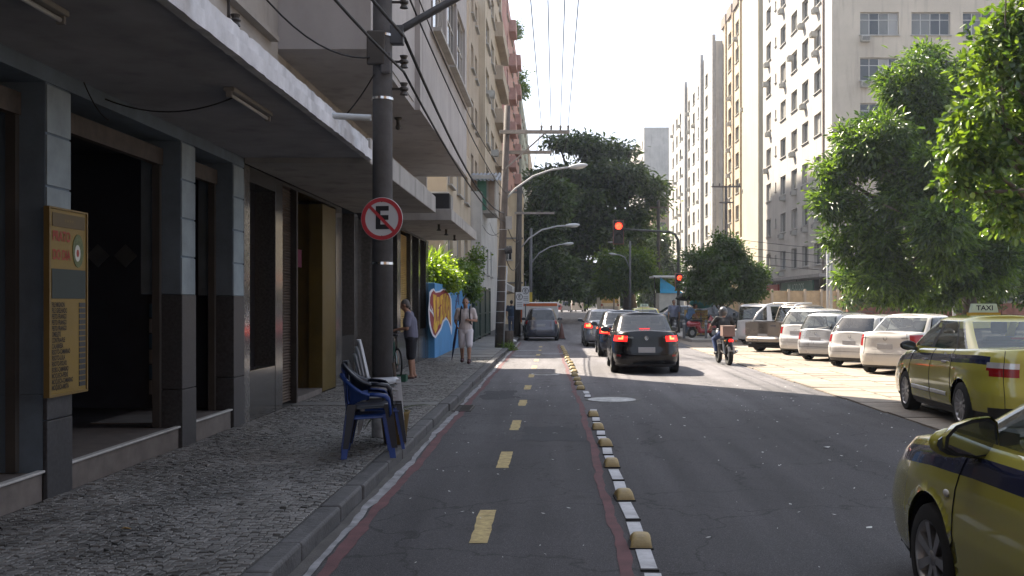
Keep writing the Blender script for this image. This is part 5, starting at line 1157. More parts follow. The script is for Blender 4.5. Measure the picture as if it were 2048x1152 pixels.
# far taxi at the edge of the lot
tx_cls = lamp_cls(.72, .93, .45, (.84, .93, .95, .45), wrap=.74)
def txc(s, X, Yn, x, y, z):
    if Yn < (-.90 if z > .80 else -.93) and abs(X) > .46 and .74 < z < .92: return 'clear_lamp' if z > .845 else 'tail_lamp'
    if Yn < -.9 and .22 < z < .34: return 'lower_trim'
    if Yn > .93 and abs(X) > .55 and .62 < s < .86: return 'headlamp'
    if abs(X) > .8 and .80 < s < .93 and -.93 < Yn < .975: return 'stripe'
    return None
tx, ry, sx_ = car('parked_taxi', 'yellow taxi with navy stripe and roof sign standing at the edge of the lot', sedan(L=4.56, W=1.71, H=1.51, paint=taxiy, stripe=taxib, M=240, NS=24, top=[(0, 1.03), (.12, 1.06), (.5, 1.07), (1.1, 1.05), (2.7, 1.0), (3.2, .97), (3.6, .93), (4.2, .82), (4.56, .66)], gh=dict(rb=.50, fb=3.62, rr=1.42, fr=2.62, z=1.02, wb=.775, wr=.575, side=[(1.12, 1.42), (1.47, 2.18), (2.27, 3.05)], pr=.9, pf=.95), wheels=(.93, 3.45), wr=.31, gap=.05, doors=[1.30, 2.2, 3.2], handles=[(1.55, .86), (2.45, .85)], handle_m=M('chrome', (.6, .6, .6)), mirror=(3.02, 1.0), mirror_m=TRIM, rub=dict(spans=[(1.45, 2.15), (2.2, 3.05)], z=.42, m=M('pale_rub_strip', (.5, .5, .48), .4)), spokes=12, cls=txc, trunk=(.2, .66), plate_z=.55, glass=glass('taxi_glass', (.06, .085, .07), .88), seat_y=(2.75,), brake3=(1.0, 1.2), antenna=(1.7, 1.5)), (6.30, 14.6, .012), 2.0); tx.scale = (1, .92, 1)
taxi_sign(tx, .1, 1.505)
for (t, yy) in (('RIO', -1.05), ('021', -.72)):
    xs = sx_(yy, .95); put('lettering', text_mesh(t, .09, 0, .002, 1.), M('pale_letter', (.45, .45, .48), .5), tx, loc=(-xs - .004, yy, .95), rot=(R(90), 0, R(-90)))

# near taxi, cropped by the frame
def ntc(s, X, Yn, x, y, z):
    if Yn > .86 and abs(X) > .62 and .66 < s < .90: return 'headlamp'
    if Yn > .97 and abs(X) < .5 and .45 < s < .7: return 'grille'
    if Yn < -.86 and abs(X) > .6 and .6 < z < .9: return 'tail_lamp'
    if abs(X) > .8 and .80 < s < .925 and abs(Yn) < .97: return 'stripe'
    return None
nt_, nry, nsx = car('near_taxi', 'yellow taxi with navy stripe cropped at the corner, door mirror towards the camera', sedan(L=4.45, W=1.70, H=1.46, paint=taxiy, stripe=taxib, M=288, NS=30, n=4.6, top=[(0, 1.0), (.5, 1.02), (1.1, 1.02), (2.7, .985), (2.95, .97), (3.25, .955), (3.7, .905), (4.05, .84), (4.3, .77), (4.45, .68)], gh=dict(rb=.40, fb=3.28, rr=1.2, fr=2.2, z=1.0, wb=.77, wr=.57, side=[(.9, 1.65), (1.73, 2.8)], pf=.95), wheels=(.75, 3.25), wr=.30, gap=.06, doors=[1.1, 1.8, 2.88], handles=[(1.3, .84)], cls=ntc, glass=glass('taxi_glass', (.06, .085, .07), .88), spokes=7, rim=M('dull_rim', (.03, .03, .032), .6, metal=.4), seat_y=(2.1,), ft=[(0, .10), (.15, .03), (.4, .0), (.55, .02), (.8, .10), (1, .24)]), (2.86, 4.40, 0), 0)
# door mirror of the near taxi, seen from behind
mr = MB(); mx0, my0, mz0 = -.735, 2.62 - 2.225, 1.02
ring = [(-.255, -.035), (-.25, .02), (-.20, .075), (-.12, .105), (-.03, .115), (.0, .09), (.01, -.03), (-.02, -.075), (-.10, -.085), (-.20, -.07)]
for d_, sc in ((0, 1.), (.05, 1.0), (.10, .86), (.13, .6)):
    for a, b in ring: mr.v.append((mx0 + (-.12 + (a + .12) * sc), my0 + d_, mz0 + b * sc))
n_ = len(ring)
for q in range(3):
    for i in range(n_): mr.f.append((q * n_ + i, q * n_ + (i + 1) % n_, (q + 1) * n_ + (i + 1) % n_, (q + 1) * n_ + i))
mr.f.append(tuple(3 * n_ + i for i in range(n_)))
mo = mr.build('door_mirror', taxiy, nt_, smooth=True)
MB().prism([(a * .97 - .004, b * .93) for a, b in ring], lambda a, b, d_: (mx0 + a, my0 + .008 + d_, mz0 + b), 0, .01).build('mirror_rim', TRIM, mo)
MB().prism([(-.12 + (a + .12) * .86, b * .82) for a, b in ring], lambda a, b, d_: (mx0 + a, my0 + .001 + d_, mz0 + b), 0, .004).build('mirror_glass', M('mirror_silver', (.30, .33, .34), .03, metal=1., var=.03), mo)
MB().prism([(-.06, -.09), (.10, -.09), (.10, .03), (-.02, .05)], lambda a, b, d_: (mx0 + .02 + a, my0 + .03 + d_, mz0 + b), 0, .07).build('mirror_foot', TRIM, mo)
MB().ball((-nsx(3.0 - 2.225, .70) - .004, 3.0 - 2.225 - .03, .705), (.012, .035, .02), 12, 8).build('side_repeater', M('repeater_white', (.6, .58, .55), .3, coat=.5), nt_, smooth=True)
# ------------------------------------------------------------------ trees and plants
BARK = M('bark', (.075, .06, .048), .9, var=.35, vs=6, bump=.6, bs=30)
def leaf_geo(C, D, Nn, Ln, Wd, fold=.25, droop=.15):
    """C bases, D directions, Nn normals, Ln lengths, Wd widths -> verts (n,6,3)"""
    Sd = np.cross(D, Nn); Sd /= np.linalg.norm(Sd, axis=1, keepdims=True) + 1e-9; Up = np.cross(Sd, D)
    L = Ln[:, None]; Wh = Wd[:, None] / 2
    v = np.empty((len(C), 6, 3))
    v[:, 0] = C; v[:, 1] = C + D * L - Up * L * droop
    v[:, 2] = C + D * L * .35 + Sd * Wh * .9 + Up * Wh * fold; v[:, 3] = C + D * L * .72 + Sd * Wh * .85 + Up * (Wh * fold - L * droop * .5)
    v[:, 4] = C + D * L * .35 - Sd * Wh * .9 + Up * Wh * fold; v[:, 5] = C + D * L * .72 - Sd * Wh * .85 + Up * (Wh * fold - L * droop * .5)
    return v
LF = np.array([[0, 4, 5, 1], [0, 1, 3, 2]])
def mesh_np(name, verts, faces, tone=None, per=6):
    me = bpy.data.meshes.new(name); nv = len(verts); nf = len(faces)
    me.vertices.add(nv); me.vertices.foreach_set('co', verts.astype(np.float32).ravel())
    me.loops.add(nf * 4); me.loops.foreach_set('vertex_index', faces.astype(np.int32).ravel())
    me.polygons.add(nf); me.polygons.foreach_set('loop_start', np.arange(nf, dtype=np.int32) * 4)
    me.update(calc_edges=True)
    if tone is not None:
        ca = me.color_attributes.new('tone', 'FLOAT_COLOR', 'POINT'); t = np.repeat(tone, per)
        ca.data.foreach_set('color', np.stack([t, t, t, np.ones_like(t)], 1).astype(np.float32).ravel())
    return me
def sample_leaves(rng, clumps, n, per_twig, twig_r, Ln, Wd, up=.5, out=.7, shell=.5):
    cl = np.array(clumps); wts = (cl[:, 3] * cl[:, 4] + cl[:, 4] * cl[:, 5] + cl[:, 3] * cl[:, 5]); wts /= wts.sum()
    nt_ = max(1, n // per_twig); ci = rng.choice(len(cl), nt_, p=wts); d = rng.normal(size=(nt_, 3)); d /= np.linalg.norm(d, axis=1, keepdims=True)
    rad = (shell + (1 - shell) * rng.random(nt_) ** .6) * (1 + .22 * rng.normal(size=nt_).clip(-1, 1))
    tw = cl[ci, :3] + d * cl[ci, 3:6] * rad[:, None]
    ti = np.repeat(np.arange(nt_), per_twig); k = len(ti)
    off = rng.normal(size=(k, 3)) * twig_r * np.array([1, 1, .7]); C = tw[ti] + off
    dirn = out * d[ti] + .8 * off / twig_r * .5 + rng.normal(size=(k, 3)) * .5 + np.array([0, 0, -.35]); dirn /= np.linalg.norm(dirn, axis=1, keepdims=True)
    nn = rng.normal(size=(k, 3)) * .55 + np.array([0, 0, up]) + d[ti] * .35; nn /= np.linalg.norm(nn, axis=1, keepdims=True)
    ln = Ln * rng.uniform(.65, 1.25, k); wd = Wd * rng.uniform(.7, 1.2, k)
    tone = np.clip(rng.uniform(.05, .8, nt_)[ti] ** 1.3 + rng.normal(0, .12, k) + (rng.random(k) < .08) * .35, 0, 1)
    return leaf_geo(C, dirn, nn, ln, wd), tone
def lumps(clumps, k, rad, rng, flat=1.):
    o = []
    for c in clumps:
        for q in range(k):
            d = rng.normal(size=3); d /= np.linalg.norm(d); r_ = rng.uniform(.45, .85); s = rad * rng.uniform(.7, 1.25)
            o.append((c[0] + d[0] * c[3] * r_, c[1] + d[1] * c[4] * r_, c[2] + d[2] * c[5] * r_, c[3] * s, c[4] * s, c[5] * s * flat))
    return o
def tree(name, label, base, trunk, clumps, n, Ln, Wd, mat, seed, cat='tree', per=14, twig=.35, shell=.5, parts=0, trunk_r=.25, group=None, up=.5, limb=1.0, lump=(6, .42), flat=1.):
    rng = np.random.default_rng(seed); root = thing(name, label, cat, base, group=group, world=True)
    b = Vector(base)
    pts = [b - Vector((0, 0, .1))] + [Vector(p) for p in trunk]; m = MB()
    k = len(pts); rs = [trunk_r * (1.25 if i == 0 else 1) * (1 - .5 * i / k) for i in range(k)]
    if k > 1: m.tube(pts, rs, 12).build('trunk', BARK, root, smooth=True)
    top = pts[-1]
    for c in (clumps if limb else []):
        c0 = Vector(c[:3]); s = pts[max(1, k - 1 - (rng.integers(0, 2) if k > 2 else 0))]
        mid = s.lerp(c0, .5) + Vector(rng.normal(0, .06, 3)) * (c0 - s).length + Vector((0, 0, .08 * (c0 - s).length))
        if limb: MB().tube([s, mid, c0], [trunk_r * .42 * limb, trunk_r * .28 * limb, trunk_r * .10 * limb], 7).build('branch', BARK, root, smooth=True)
        for q in range(3 if limb else 0):
            e = c0 + Vector(rng.normal(0, .45, 3) * np.array(c[3:6])); MB().tube([mid.lerp(c0, .6), e.lerp(c0, .4) + Vector((0, 0, .1)), e], [trunk_r * .13, trunk_r * .09, trunk_r * .04], 5).build('twig', BARK, root)
    v, tone = sample_leaves(rng, lumps(clumps, lump[0], lump[1], rng, flat) if lump else clumps, n, per, twig, Ln, Wd, shell=shell, up=up)
    if parts:                              # the leaves that show largest become parts of their own
        cx = v[:, :, :].mean(1); px = (cx[:, 0] / cx[:, 1]) * F_PX + VPU; pz = VPV - (cx[:, 2] - CAM_Z) / cx[:, 1] * F_PX
        vis = np.where((px < 2046) & (px > 1500) & (pz > 0))[0]; order = vis[np.argsort(cx[vis, 1])][:parts]
        for i in order:
            me = mesh_np('leaf', v[i], LF, tone[i:i + 1]); put('leaf', me, mat, root)
        keep = np.ones(len(v), bool); keep[order] = False; v = v[keep]; tone = tone[keep]
    F = (LF[None] + 6 * np.arange(len(v))[:, None, None]).reshape(-1, 4)
    put('crown', mesh_np('crown', v.reshape(-1, 3), F, tone), mat, root, kind='stuff' if parts else None)
    return root
def pc(Y, rows, depth=1., dz=0.):           # clumps from photo positions at depth Y: (u, v, ru, rv[, dY])
    o = []
    for r_ in rows:
        u, v, ru, rv = r_[:4]; p = at(u, v, Y + (r_[4] if len(r_) > 4 else 0)); s = Y / F_PX
        o.append((p.x, p.y, p.z + dz, ru * s, ru * s * depth, rv * s))
    return o
mango = leafmat('mango_leaf', (.012, .032, .009), (.090, .160, .028), .42); almond = leafmat('almond_leaf', (.022, .055, .012), (.095, .150, .024), .40)
figl = leafmat('fig_leaf', (.013, .030, .012), (.060, .105, .028), .32); brightl = leafmat('bright_leaf', (.05, .10, .015), (.16, .24, .03), .45); lightl = leafmat('light_leaf', (.035, .075, .016), (.10, .16, .03), .4)
tree('mango_tree', 'big dense mango tree rising behind the parked cars', (gx(1945, 44), 44, 0), [(gx(1940, 44), 44, 1.6), (gx(1925, 44), 43.8, 3.2), (gx(1890, 44), 43.4, 4.6)],
     pc(42, [(1815, 160, 60, 62), (1850, 200, 95, 100, 1), (1700, 305, 55, 55), (1790, 320, 95, 95, -1), (1690, 400, 55, 50, 0), (1725, 480, 70, 60), (1830, 450, 110, 90, -1), (1900, 340, 110, 110, 2), (1800, 545, 70, 45, 0), (1900, 520, 90, 70, 1), (1665, 345, 30, 30), (1990, 500, 90, 80, 2), (1880, 130, 60, 45, 2), (1745, 255, 34, 30), (1935, 170, 60, 60, 1), (1970, 290, 80, 80, 2), (1950, 410, 80, 70, 1), (2020, 190, 80, 80, 3), (1725, 555, 50, 26, 2), (1790, 580, 60, 24, 1), (1860, 585, 60, 24, 2), (1960, 575, 70, 26, 3)], .9), 105000, .29, .085, mango, 1, per=22, twig=.24, shell=.8, trunk_r=.36, lump=(6, .36))
tree('shade_tree', 'dark leafy tree in the shade at the far right behind the taxi', (gx(2070, 52), 52, 0), [(gx(2060, 52), 52, 2.5), (gx(2040, 52), 52, 4)],
     pc(51, [(1960, 560, 60, 40), (2030, 500, 90, 80), (2050, 400, 120, 100), (1980, 440, 80, 70), (2090, 570, 60, 40)], 1), 16000, .32, .13, figl, 2, per=14, twig=.4, trunk_r=.3)
for i, (u, Y, lab, rows) in enumerate(((1765, 54, 'low dark shrub beside the lamp posts under the mango tree', [(1735, 590, 40, 30), (1775, 580, 45, 36), (1815, 595, 40, 28)]), (1880, 53, 'low dark shrub by the garden wall under the mango tree trunk', [(1860, 600, 45, 25), (1905, 592, 45, 30), (1950, 602, 40, 22)]))):
    tree('shrub', lab, (gx(u, Y), Y, 0), [(gx(u, Y), Y, .8)], pc(Y, rows, .8), 7000, .24, .11, figl, 30 + i, cat='shrub', per=12, twig=.25, trunk_r=.08)
tree('almond_tree', 'broad-leaved tree with big yellow-green leaves overhanging the right edge', (12.9, 24.5, 0), [(12.8, 24.4, 2.5), (12.6, 24.2, 4.2)],
     pc(24, [(2010, 60, 65, 60), (2045, 150, 85, 80), (1965, 215, 55, 55), (1930, 300, 42, 45), (2030, 320, 95, 90, .6), (1905, 385, 30, 35), (2000, 405, 42, 38), (1985, 130, 48, 50), (2070, 40, 60, 70), (2080, 250, 90, 90, .8), (1960, 330, 45, 50), (2060, 430, 50, 30)], .9), 9000, .21, .135, almond, 3, per=9, twig=.20, shell=.45, parts=280, trunk_r=.22, up=.6, lump=(5, .5))
tree('small_plaza_tree', 'small round dense tree on the plaza beside the traffic light', (gx(1443, 47), 47, .1), [(gx(1443, 47), 47, 1.3), (gx(1446, 47), 47, 2.0)],
     pc(46, [(1445, 508, 42, 34), (1402, 536, 36, 32), (1488, 548, 38, 32), (1440, 562, 62, 34), (1388, 575, 26, 22), (1502, 585, 24, 16), (1420, 590, 40, 14)], .95), 26000, .15, .075, figl if False else leafmat('plaza_leaf', (.018, .042, .010), (.055, .10, .018), .35), 4, per=14, twig=.16, shell=.5, trunk_r=.13)
tree('spreading_fig_tree', 'huge dark spreading tree with flat layered top over the far end of the street', (gx(1262, 108), 108, 0), [(gx(1258, 108), 108, 3), (gx(1240, 108), 107, 6), (gx(1215, 108), 106, 8.5)],
     pc(104, [(1165, 290, 60, 7), (1232, 303, 32, 6), (1118, 286, 24, 5, 1), (1195, 322, 30, 6), (1190, 348, 100, 12), (1262, 372, 58, 12), (1215, 385, 60, 12), (1110, 372, 60, 26), (1180, 405, 110, 42), (1285, 432, 40, 30), (1095, 440, 48, 50), (1210, 462, 95, 40), (1130, 490, 70, 50), (1240, 500, 60, 34), (1170, 535, 80, 30), (1080, 520, 36, 46), (1120, 560, 40, 22), (1306, 402, 24, 10), (1295, 372, 26, 9), (1258, 302, 16, 6)], .7), 60000, .52, .22, figl, 5, per=20, twig=.5, shell=.7, trunk_r=.7, flat=.42, lump=(6, .40))
tree('kerbside_dark_tree', 'dark leaning street tree beyond the parked minivan on the shaded side', (gx(1062, 84), 84, .1), [(gx(1064, 84), 84, 3.0), (gx(1070, 84), 84, 6)],
     pc(84, [(1080, 520, 34, 40), (1072, 570, 24, 22), (1110, 545, 36, 30), (1085, 460, 36, 40), (1100, 400, 40, 40), (1140, 580, 26, 12)], .9), 22000, .42, .18, figl, 6, per=14, twig=.5, trunk_r=.25, flat=.6)
tree('pale_street_tree', 'lighter green tree catching sun behind the hanging traffic signal', (gx(1262, 90), 90, .1), [(gx(1262, 90), 90, 2.4)],
     pc(90, [(1232, 528, 32, 24), (1275, 524, 36, 26), (1295, 560, 26, 22), (1222, 566, 30, 22), (1258, 556, 40, 28)], .9), 15000, .34, .16, lightl, 7, per=12, twig=.4, trunk_r=.16)
for i, (u, Y, lab, rows, mt) in enumerate(((1205, 165, 'far dark tree beside the bus at the end of the street', [(1190, 570, 36, 30), (1225, 560, 40, 34), (1255, 580, 34, 24)], figl), (1320, 140, 'far dark tree in front of the brown block', [(1310, 500, 24, 40), (1325, 545, 30, 40), (1300, 580, 34, 24)], figl), (1170, 210, 'sunlit young tree at the very end of the street', [(1168, 600, 10, 14), (1172, 585, 8, 12)], brightl), (1085, 215, 'far mid-green tree closing the street on the shaded side', [(1085, 575, 40, 30), (1125, 582, 34, 20)], lightl))):
    tree('distant_tree', lab, (gx(u, Y), Y, 0), [(gx(u, Y), Y, 3)], pc(Y, rows, .9), 8000, .6, .3, mt, 40 + i, per=12, twig=.6, trunk_r=.25, limb=.7, group='trees at the end of the street')
# garden plants behind the graffiti wall
tree('flowering_vine', 'sunlit yellow-green vine tumbling over the blue graffiti wall', (-3.8, 31.5, .1), [(-3.8, 31.5, 1.2), (-3.75, 31.6, 2.2)],
     [(-3.75, 29.8, 2.55, .35, .8, .40), (-3.6, 31.0, 2.65, .45, .9, .48), (-3.7, 32.6, 2.75, .45, .9, .45), (-3.35, 31.6, 2.35, .25, .8, .30), (-3.5, 33.8, 2.55, .40, .8, .40)], 9000, .10, .075, brightl, 8, cat='vine', per=12, twig=.12, trunk_r=.04)
tree('leafy_shrub', 'darker leafy shrub hanging over the far end of the graffiti wall', (-3.85, 36.5, .1), [(-3.85, 36.5, 1.3), (-3.75, 36.6, 2.3)],
     [(-3.6, 35.5, 2.6, .4, .8, .45), (-3.45, 37.2, 2.6, .45, 1.0, .5), (-3.5, 38.9, 2.8, .45, .9, .6), (-3.2, 38.6, 2.2, .2, .6, .35), (-3.1, 39.6, 3.4, .2, .4, .5)], 8000, .11, .08, lightl, 9, cat='shrub', per=12, twig=.13, trunk_r=.05)
def spiky(name, label, base, n, Lr, Wd, mat, seed, cat='plant', lean=(.2, .9), pot=None):
    rng = np.random.default_rng(seed); root = thing(name, label, cat, base); 
    for i in range(n):
        a = rng.uniform(0, 6.28); el = rng.uniform(*lean); L = Lr * rng.uniform(.6, 1.1); m = MB(); seg = 7
        d = np.array([math.cos(a), math.sin(a)]); pts = []; e = el
        p = np.array([0, 0, 0.]); P_ = [p.copy()]
        for s in range(seg):
            e -= rng.uniform(.08, .22); p = p + np.array([d[0] * math.cos(e), d[1] * math.cos(e), math.sin(e)]) * L / seg; P_.append(p.copy())
        sd = np.array([-d[1], d[0], 0])
        for s, q in enumerate(P_):
            wv = Wd * (1 - (s / seg) ** 2) * (.5 + min(1, s / 2) * .5) + .001; m.v += [tuple(q - sd * wv), tuple(q + np.array([0, 0, -wv * .35])), tuple(q + sd * wv)]
        for s in range(seg): m.f += [(3 * s, 3 * s + 1, 3 * s + 4, 3 * s + 3), (3 * s + 1, 3 * s + 2, 3 * s + 5, 3 * s + 4)]
        me = m.mesh('leaf', True); ca = me.color_attributes.new('tone', 'FLOAT_COLOR', 'POINT'); t = rng.uniform(.1, .9); ca.data.foreach_set('color', [t, t, t, 1] * len(me.vertices))
        put('leaf', me, mat, root, loc=(0, 0, pot or 0))
    return root
for i, (x, y, z) in enumerate(((-3.85, 30.2, 2.75), (-3.8, 32.2, 2.9), (-3.85, 34.0, 3.0))):
    spiky('spiky_garden_plant', 'tall grassy spiky plant above the graffiti wall, %s from the shops' % ordinal(i), (x, y, z), 34, .95, .022, lightl, 60 + i, lean=(.9, 1.7), )
# roof plants
for i, (y, z) in enumerate(((100, 27.2), (112, 25), (118, 25))): tree('roof_shrub', 'wispy roof shrub on the far shaded blocks, %s along' % ordinal(i), (-4.2, y, z), [(-4.2, y, z + .8)], [(-4.0, y, z + 1.6, .9, .9, 1.1)], 900, .3, .14, lightl, 70 + i, cat='shrub', per=8, twig=.3, trunk_r=.06)
# potted plant behind the chairs
pt = spiky('potted_dracaena', 'potted dark spiky plant behind the stacked chairs', (-1.78, 11.15, .12), 11, .62, .026, leafmat('dracaena_leaf', (.012, .022, .010), (.03, .05, .015), .2), 80, lean=(.2, 1.1), pot=.36)
MB().lathe([(0, .0), (.12, .0), (.16, .33), (.175, .36), (.15, .36), (.145, .32), (0, .32)], n=20).build('pot', M('ochre_pot', (.14, .095, .03), .8, var=.3), pt, smooth=True)
MB().tube([(0, 0, .3), (.03, 0, .55), (-.02, .02, .9)], .018, 7).build('stem', BARK, pt)
tree('weed_tuft', 'small tuft of weeds at the foot of the wooden pole', (-1.78, 35.6, .12), [], [(-1.75, 35.4, .18, .25, .35, .08)], 350, .14, .03, lightl, 90, cat='plant', per=6, twig=.08, limb=0)
# ------------------------------------------------------------------ poles, lamps, signals, cables
def arm_lamp(root, pts, r=.035):
    MB().tube(pts, r, 8).build('lamp_arm', M('galvanised', (.34, .35, .36), .5, metal=.5, var=.2), root, smooth=True)
    e = Vector(pts[-1]); d = (e - Vector(pts[-2])).normalized(); q = d.to_track_quat('X', 'Z').to_matrix()
    m = MB().ball(e + d * .28, (.36, .13, .09), 14, 8, q); m.build('lamp_head', M('lamp_grey', (.42, .43, .44), .45, var=.15), root, smooth=True)
    MB().ball(e + d * .34 + Vector((0, 0, -.05)), (.22, .10, .07), 12, 6, q).build('lamp_glass', M('lamp_glass', (.5, .5, .46), .25), root, smooth=True)
wood = M('weathered_wood', (.095, .078, .068), .85, var=.35, vs=3, bump=.4, bs=30, stain=.4); woodg = M('grey_wood', (.22, .20, .18), .85, var=.3, vs=5)
P2 = thing('wooden_utility_pole', 'leaning brown wooden utility pole with pale crossarms beside the green gate', 'pole', (-1.97, 35.5, .1), world=True)
Y2 = 35.5
MB().tube([(-1.97, Y2, .1), (-1.67, Y2, 8.7)], [.16, .105], 14).build('shaft', wood, P2, smooth=True)
for a, b, z0 in ((-1.80, -1.88, 3.0),): MB().tube([(a, Y2 - .14, .12), (b + .2, Y2 - .16, z0)], .025, 8).build('conduit', M('galvanised', (.34, .35, .36)), P2, smooth=True)
for z in (.6, 1.0, 1.4, 1.75, 2.1, 2.5, 3.0, 3.6, 4.3): MB().lathe([(.13, -.010), (.155, -.010), (.155, .010), (.13, .010)], T(-1.97 + .3 * (z - .1) / 8.6, Y2, z), 16, True).build('strap', M('galvanised', (.34, .35, .36)), P2)
MB().box(-1.95, .53, Y2 - .22, Y2 - .12, 7.68, 7.80).build('crossarm', woodg, P2); MB().box(-1.95, -.1, Y2 + .12, Y2 + .22, 7.02, 7.13).build('crossarm', woodg, P2)
MB().tube([(-.35, Y2 - .17, 7.68), (-1.72, Y2 - .17, 6.45)], .03, 6).build('brace', woodg, P2)
XW = [-.46, -.12, .21, .48]
for x in XW: MB().lathe([(0, 0), (.03, 0), (.03, .06), (.055, .08), (.035, .11), (.05, .14), (.02, .18), (0, .18)], T(x, Y2 - .17, 7.80), 10).build('insulator', DFRAME, P2)
arm_lamp(P2, [(-1.8, Y2, 5.3), (-1.4, Y2, 5.75), (-.75, Y2, 6.2), (-.1, Y2, 6.43), (.55, Y2, 6.52)])
MB().lathe([(0, -.14), (.11, -.14), (.12, 0), (.11, .12), (0, .14)], T(-1.62, Y2 - .25, 3.55) @ Matrix.Rotation(R(80), 4, 'Y'), 14).build('cable_coil', TRIM, P2)
MB().box(-1.72, -1.5, Y2 - .32, Y2 - .18, 4.3, 4.75).build('junction_box', plaster_grey, P2)
MB().lathe([(.20, 0), (.23, 0), (.23, .6), (.20, .6)], T(-1.70, Y2 + .35, .1), 12, True).build('stump', BARK, P2)
P3 = thing('dark_utility_pole', 'thick dark utility pole carrying a square E sign behind the wooden one', 'pole', (-1.74, 46.5, .1), world=True)
MB().tube([(-1.74, 46.5, .1), (-1.62, 46.5, 7.2)], [.17, .12], 14).build('shaft', M('dark_pole', (.05, .045, .042), .85, var=.3), P3, smooth=True)
MB().box(-1.85, .0, 46.3, 46.4, 5.82, 5.92).build('crossarm', woodg, P3)
arm_lamp(P3, [(-1.62, 46.5, 4.2), (-1.2, 46.5, 4.7), (-.6, 46.5, 5.1), (.1, 46.5, 5.27), (.55, 46.5, 5.3)])
P4 = thing('far_lamp_pole', 'thin far lamp pole with a curved arm and yellow box', 'lamp post', (-2.2, 64, .1), world=True)
MB().tube([(-1.55, 64, .1), (-1.5, 64, 6.5)], [.13, .09], 12).build('shaft', concp, P4, smooth=True)
arm_lamp(P4, [(-1.45, 64, 4.3), (-1.0, 64, 4.9), (-.3, 64, 5.3), (.3, 64, 5.45), (.6, 64, 5.48)])
MB().box(-1.72, -1.42, 63.75, 63.88, 1.5, 2.4).build('yellow_box', M('yellow_box', (.5, .36, .04), .6), P4)
def esign(nm, lab, x, y, z, w_, h_):
    s = thing(nm, lab, 'road sign', (x, y, z - h_), world=True)
    MB().box(x - w_ / 2, x + w_ / 2, y - .012, y, z - h_, z).build('plate', M('sign_white', (.52, .53, .55)), s)
    q = T(x, y - .0125, z - w_ * .6) @ Matrix.Rotation(R(90), 4, 'X')
    MB().lathe([(w_ * .34, 0.001), (w_ * .42, 0.001), (w_ * .42, .004), (w_ * .34, .004)], q, 28, True).build('ring', MATS['sign_black'], s)
    put('letter', text_mesh('E', w_ * .62, 0, .006, 1.), MATS['sign_black'], s, loc=(x, y - .0155, z - w_ * .6), rot=(R(90), 0, 0))
    for k in range(3): MB().box(x - w_ * .35, x + w_ * .35, y - .0145, y - .0125, z - h_ * (.62 + .1 * k), z - h_ * (.58 + .1 * k)).build('text_line', M('sign_grey_text', (.2, .2, .2), .6), s)
    MB().box(x - .02, x + .02, y + .001, y + .03, z - h_ + .1, z - .1).build('bracket', iron, s)
esign('parking_rule_sign', 'small square white E sign on the dark pole by the minivan', -1.62, 46.25, 2.20, .36, .80)
ps = thing('sign_post', 'thin steel post holding the second E sign behind the first', 'post', (-1.38, 49, .1), world=True); MB().tube([(-1.42, 49, .1), (-1.42, 49, 2.75)], .03, 8).build('tube', st, ps, smooth=True); MB().lathe([(0, 0), (.035, 0), (.03, .03), (0, .035)], T(-1.42, 49, 2.75), 8).build('cap', st, ps)
esign('parking_rule_sign', 'second square white E sign, half hidden behind the first', -1.42, 48.95, 2.52, .38, .85)

# traffic light with a curved mast arm
TL = thing('traffic_light_mast', 'traffic light mast with curved arm and lit red signal hanging over the lane', 'traffic light', (gx(1357, 53), 53, .1), world=True)
tx0 = gx(1357, 53); tz = at(0, 463, 53).z
pa = M('mast_paint', (.06, .06, .058), .6, var=.2)
MB().tube([(tx0, 53, .1), (tx0, 53, 4.6), (tx0 - .03, 53, tz - .45), (tx0 - .18, 53, tz - .15), (tx0 - .5, 53, tz - .02), (gx(1246, 53), 53, tz + .12)], [.09, .08, .075, .07, .065, .05], 12).build('mast', pa, TL, smooth=True)
black_h = M('signal_black', (.012, .012, .012), .5); lamp_off = M('signal_off', (.03, .03, .025), .4)
REDSIG = M('signal_red_lit', (.6, .05, .02), .3, em=(1., .03, .012), ems=2.2)
def signal(x, y, z, w_, h_, n=3, facing=0):
    s = MB().box(x - w_ / 2, x + w_ / 2, y - .12, y + .12, z - h_, z).build('signal_housing', black_h, TL, bevel=.02)
    MB().box(x - w_ / 2 - .04, x + w_ / 2 + .04, y + .121, y + .14, z - h_ - .04, z + .04).build('backboard', M('signal_border', (.30, .13, .11), .6), s)
    for k in range(n):
        zc = z - h_ * (k + .5) / n; q = T(x, y - .125, zc) @ Matrix.Rotation(R(90), 4, 'X'); r_ = min(w_, h_ / n) * .36
        MB().lathe([(0, .03), (r_ * .6, .025), (r_, .0)], q, 20).build('signal_lens', REDSIG if k == 0 else lamp_off, s, smooth=True)
        m = MB(); 
        for t in range(11):
            a = math.pi * t / 10; m.v += [(x + r_ * 1.12 * math.cos(a), y - .12, zc + r_ * 1.12 * math.sin(a)), (x + r_ * 1.12 * math.cos(a), y - .34, zc + r_ * 1.12 * math.sin(a))]
        m.f = [(2 * t, 2 * t + 1, 2 * t + 3, 2 * t + 2) for t in range(10)]; m.build('visor', black_h, s, fix=False)
signal(gx(1237, 53), 53, at(0, 441, 53).z, .50, 1.22, 2); signal(tx0, 52.7, at(0, 548, 53).z, .34, .85, 2)

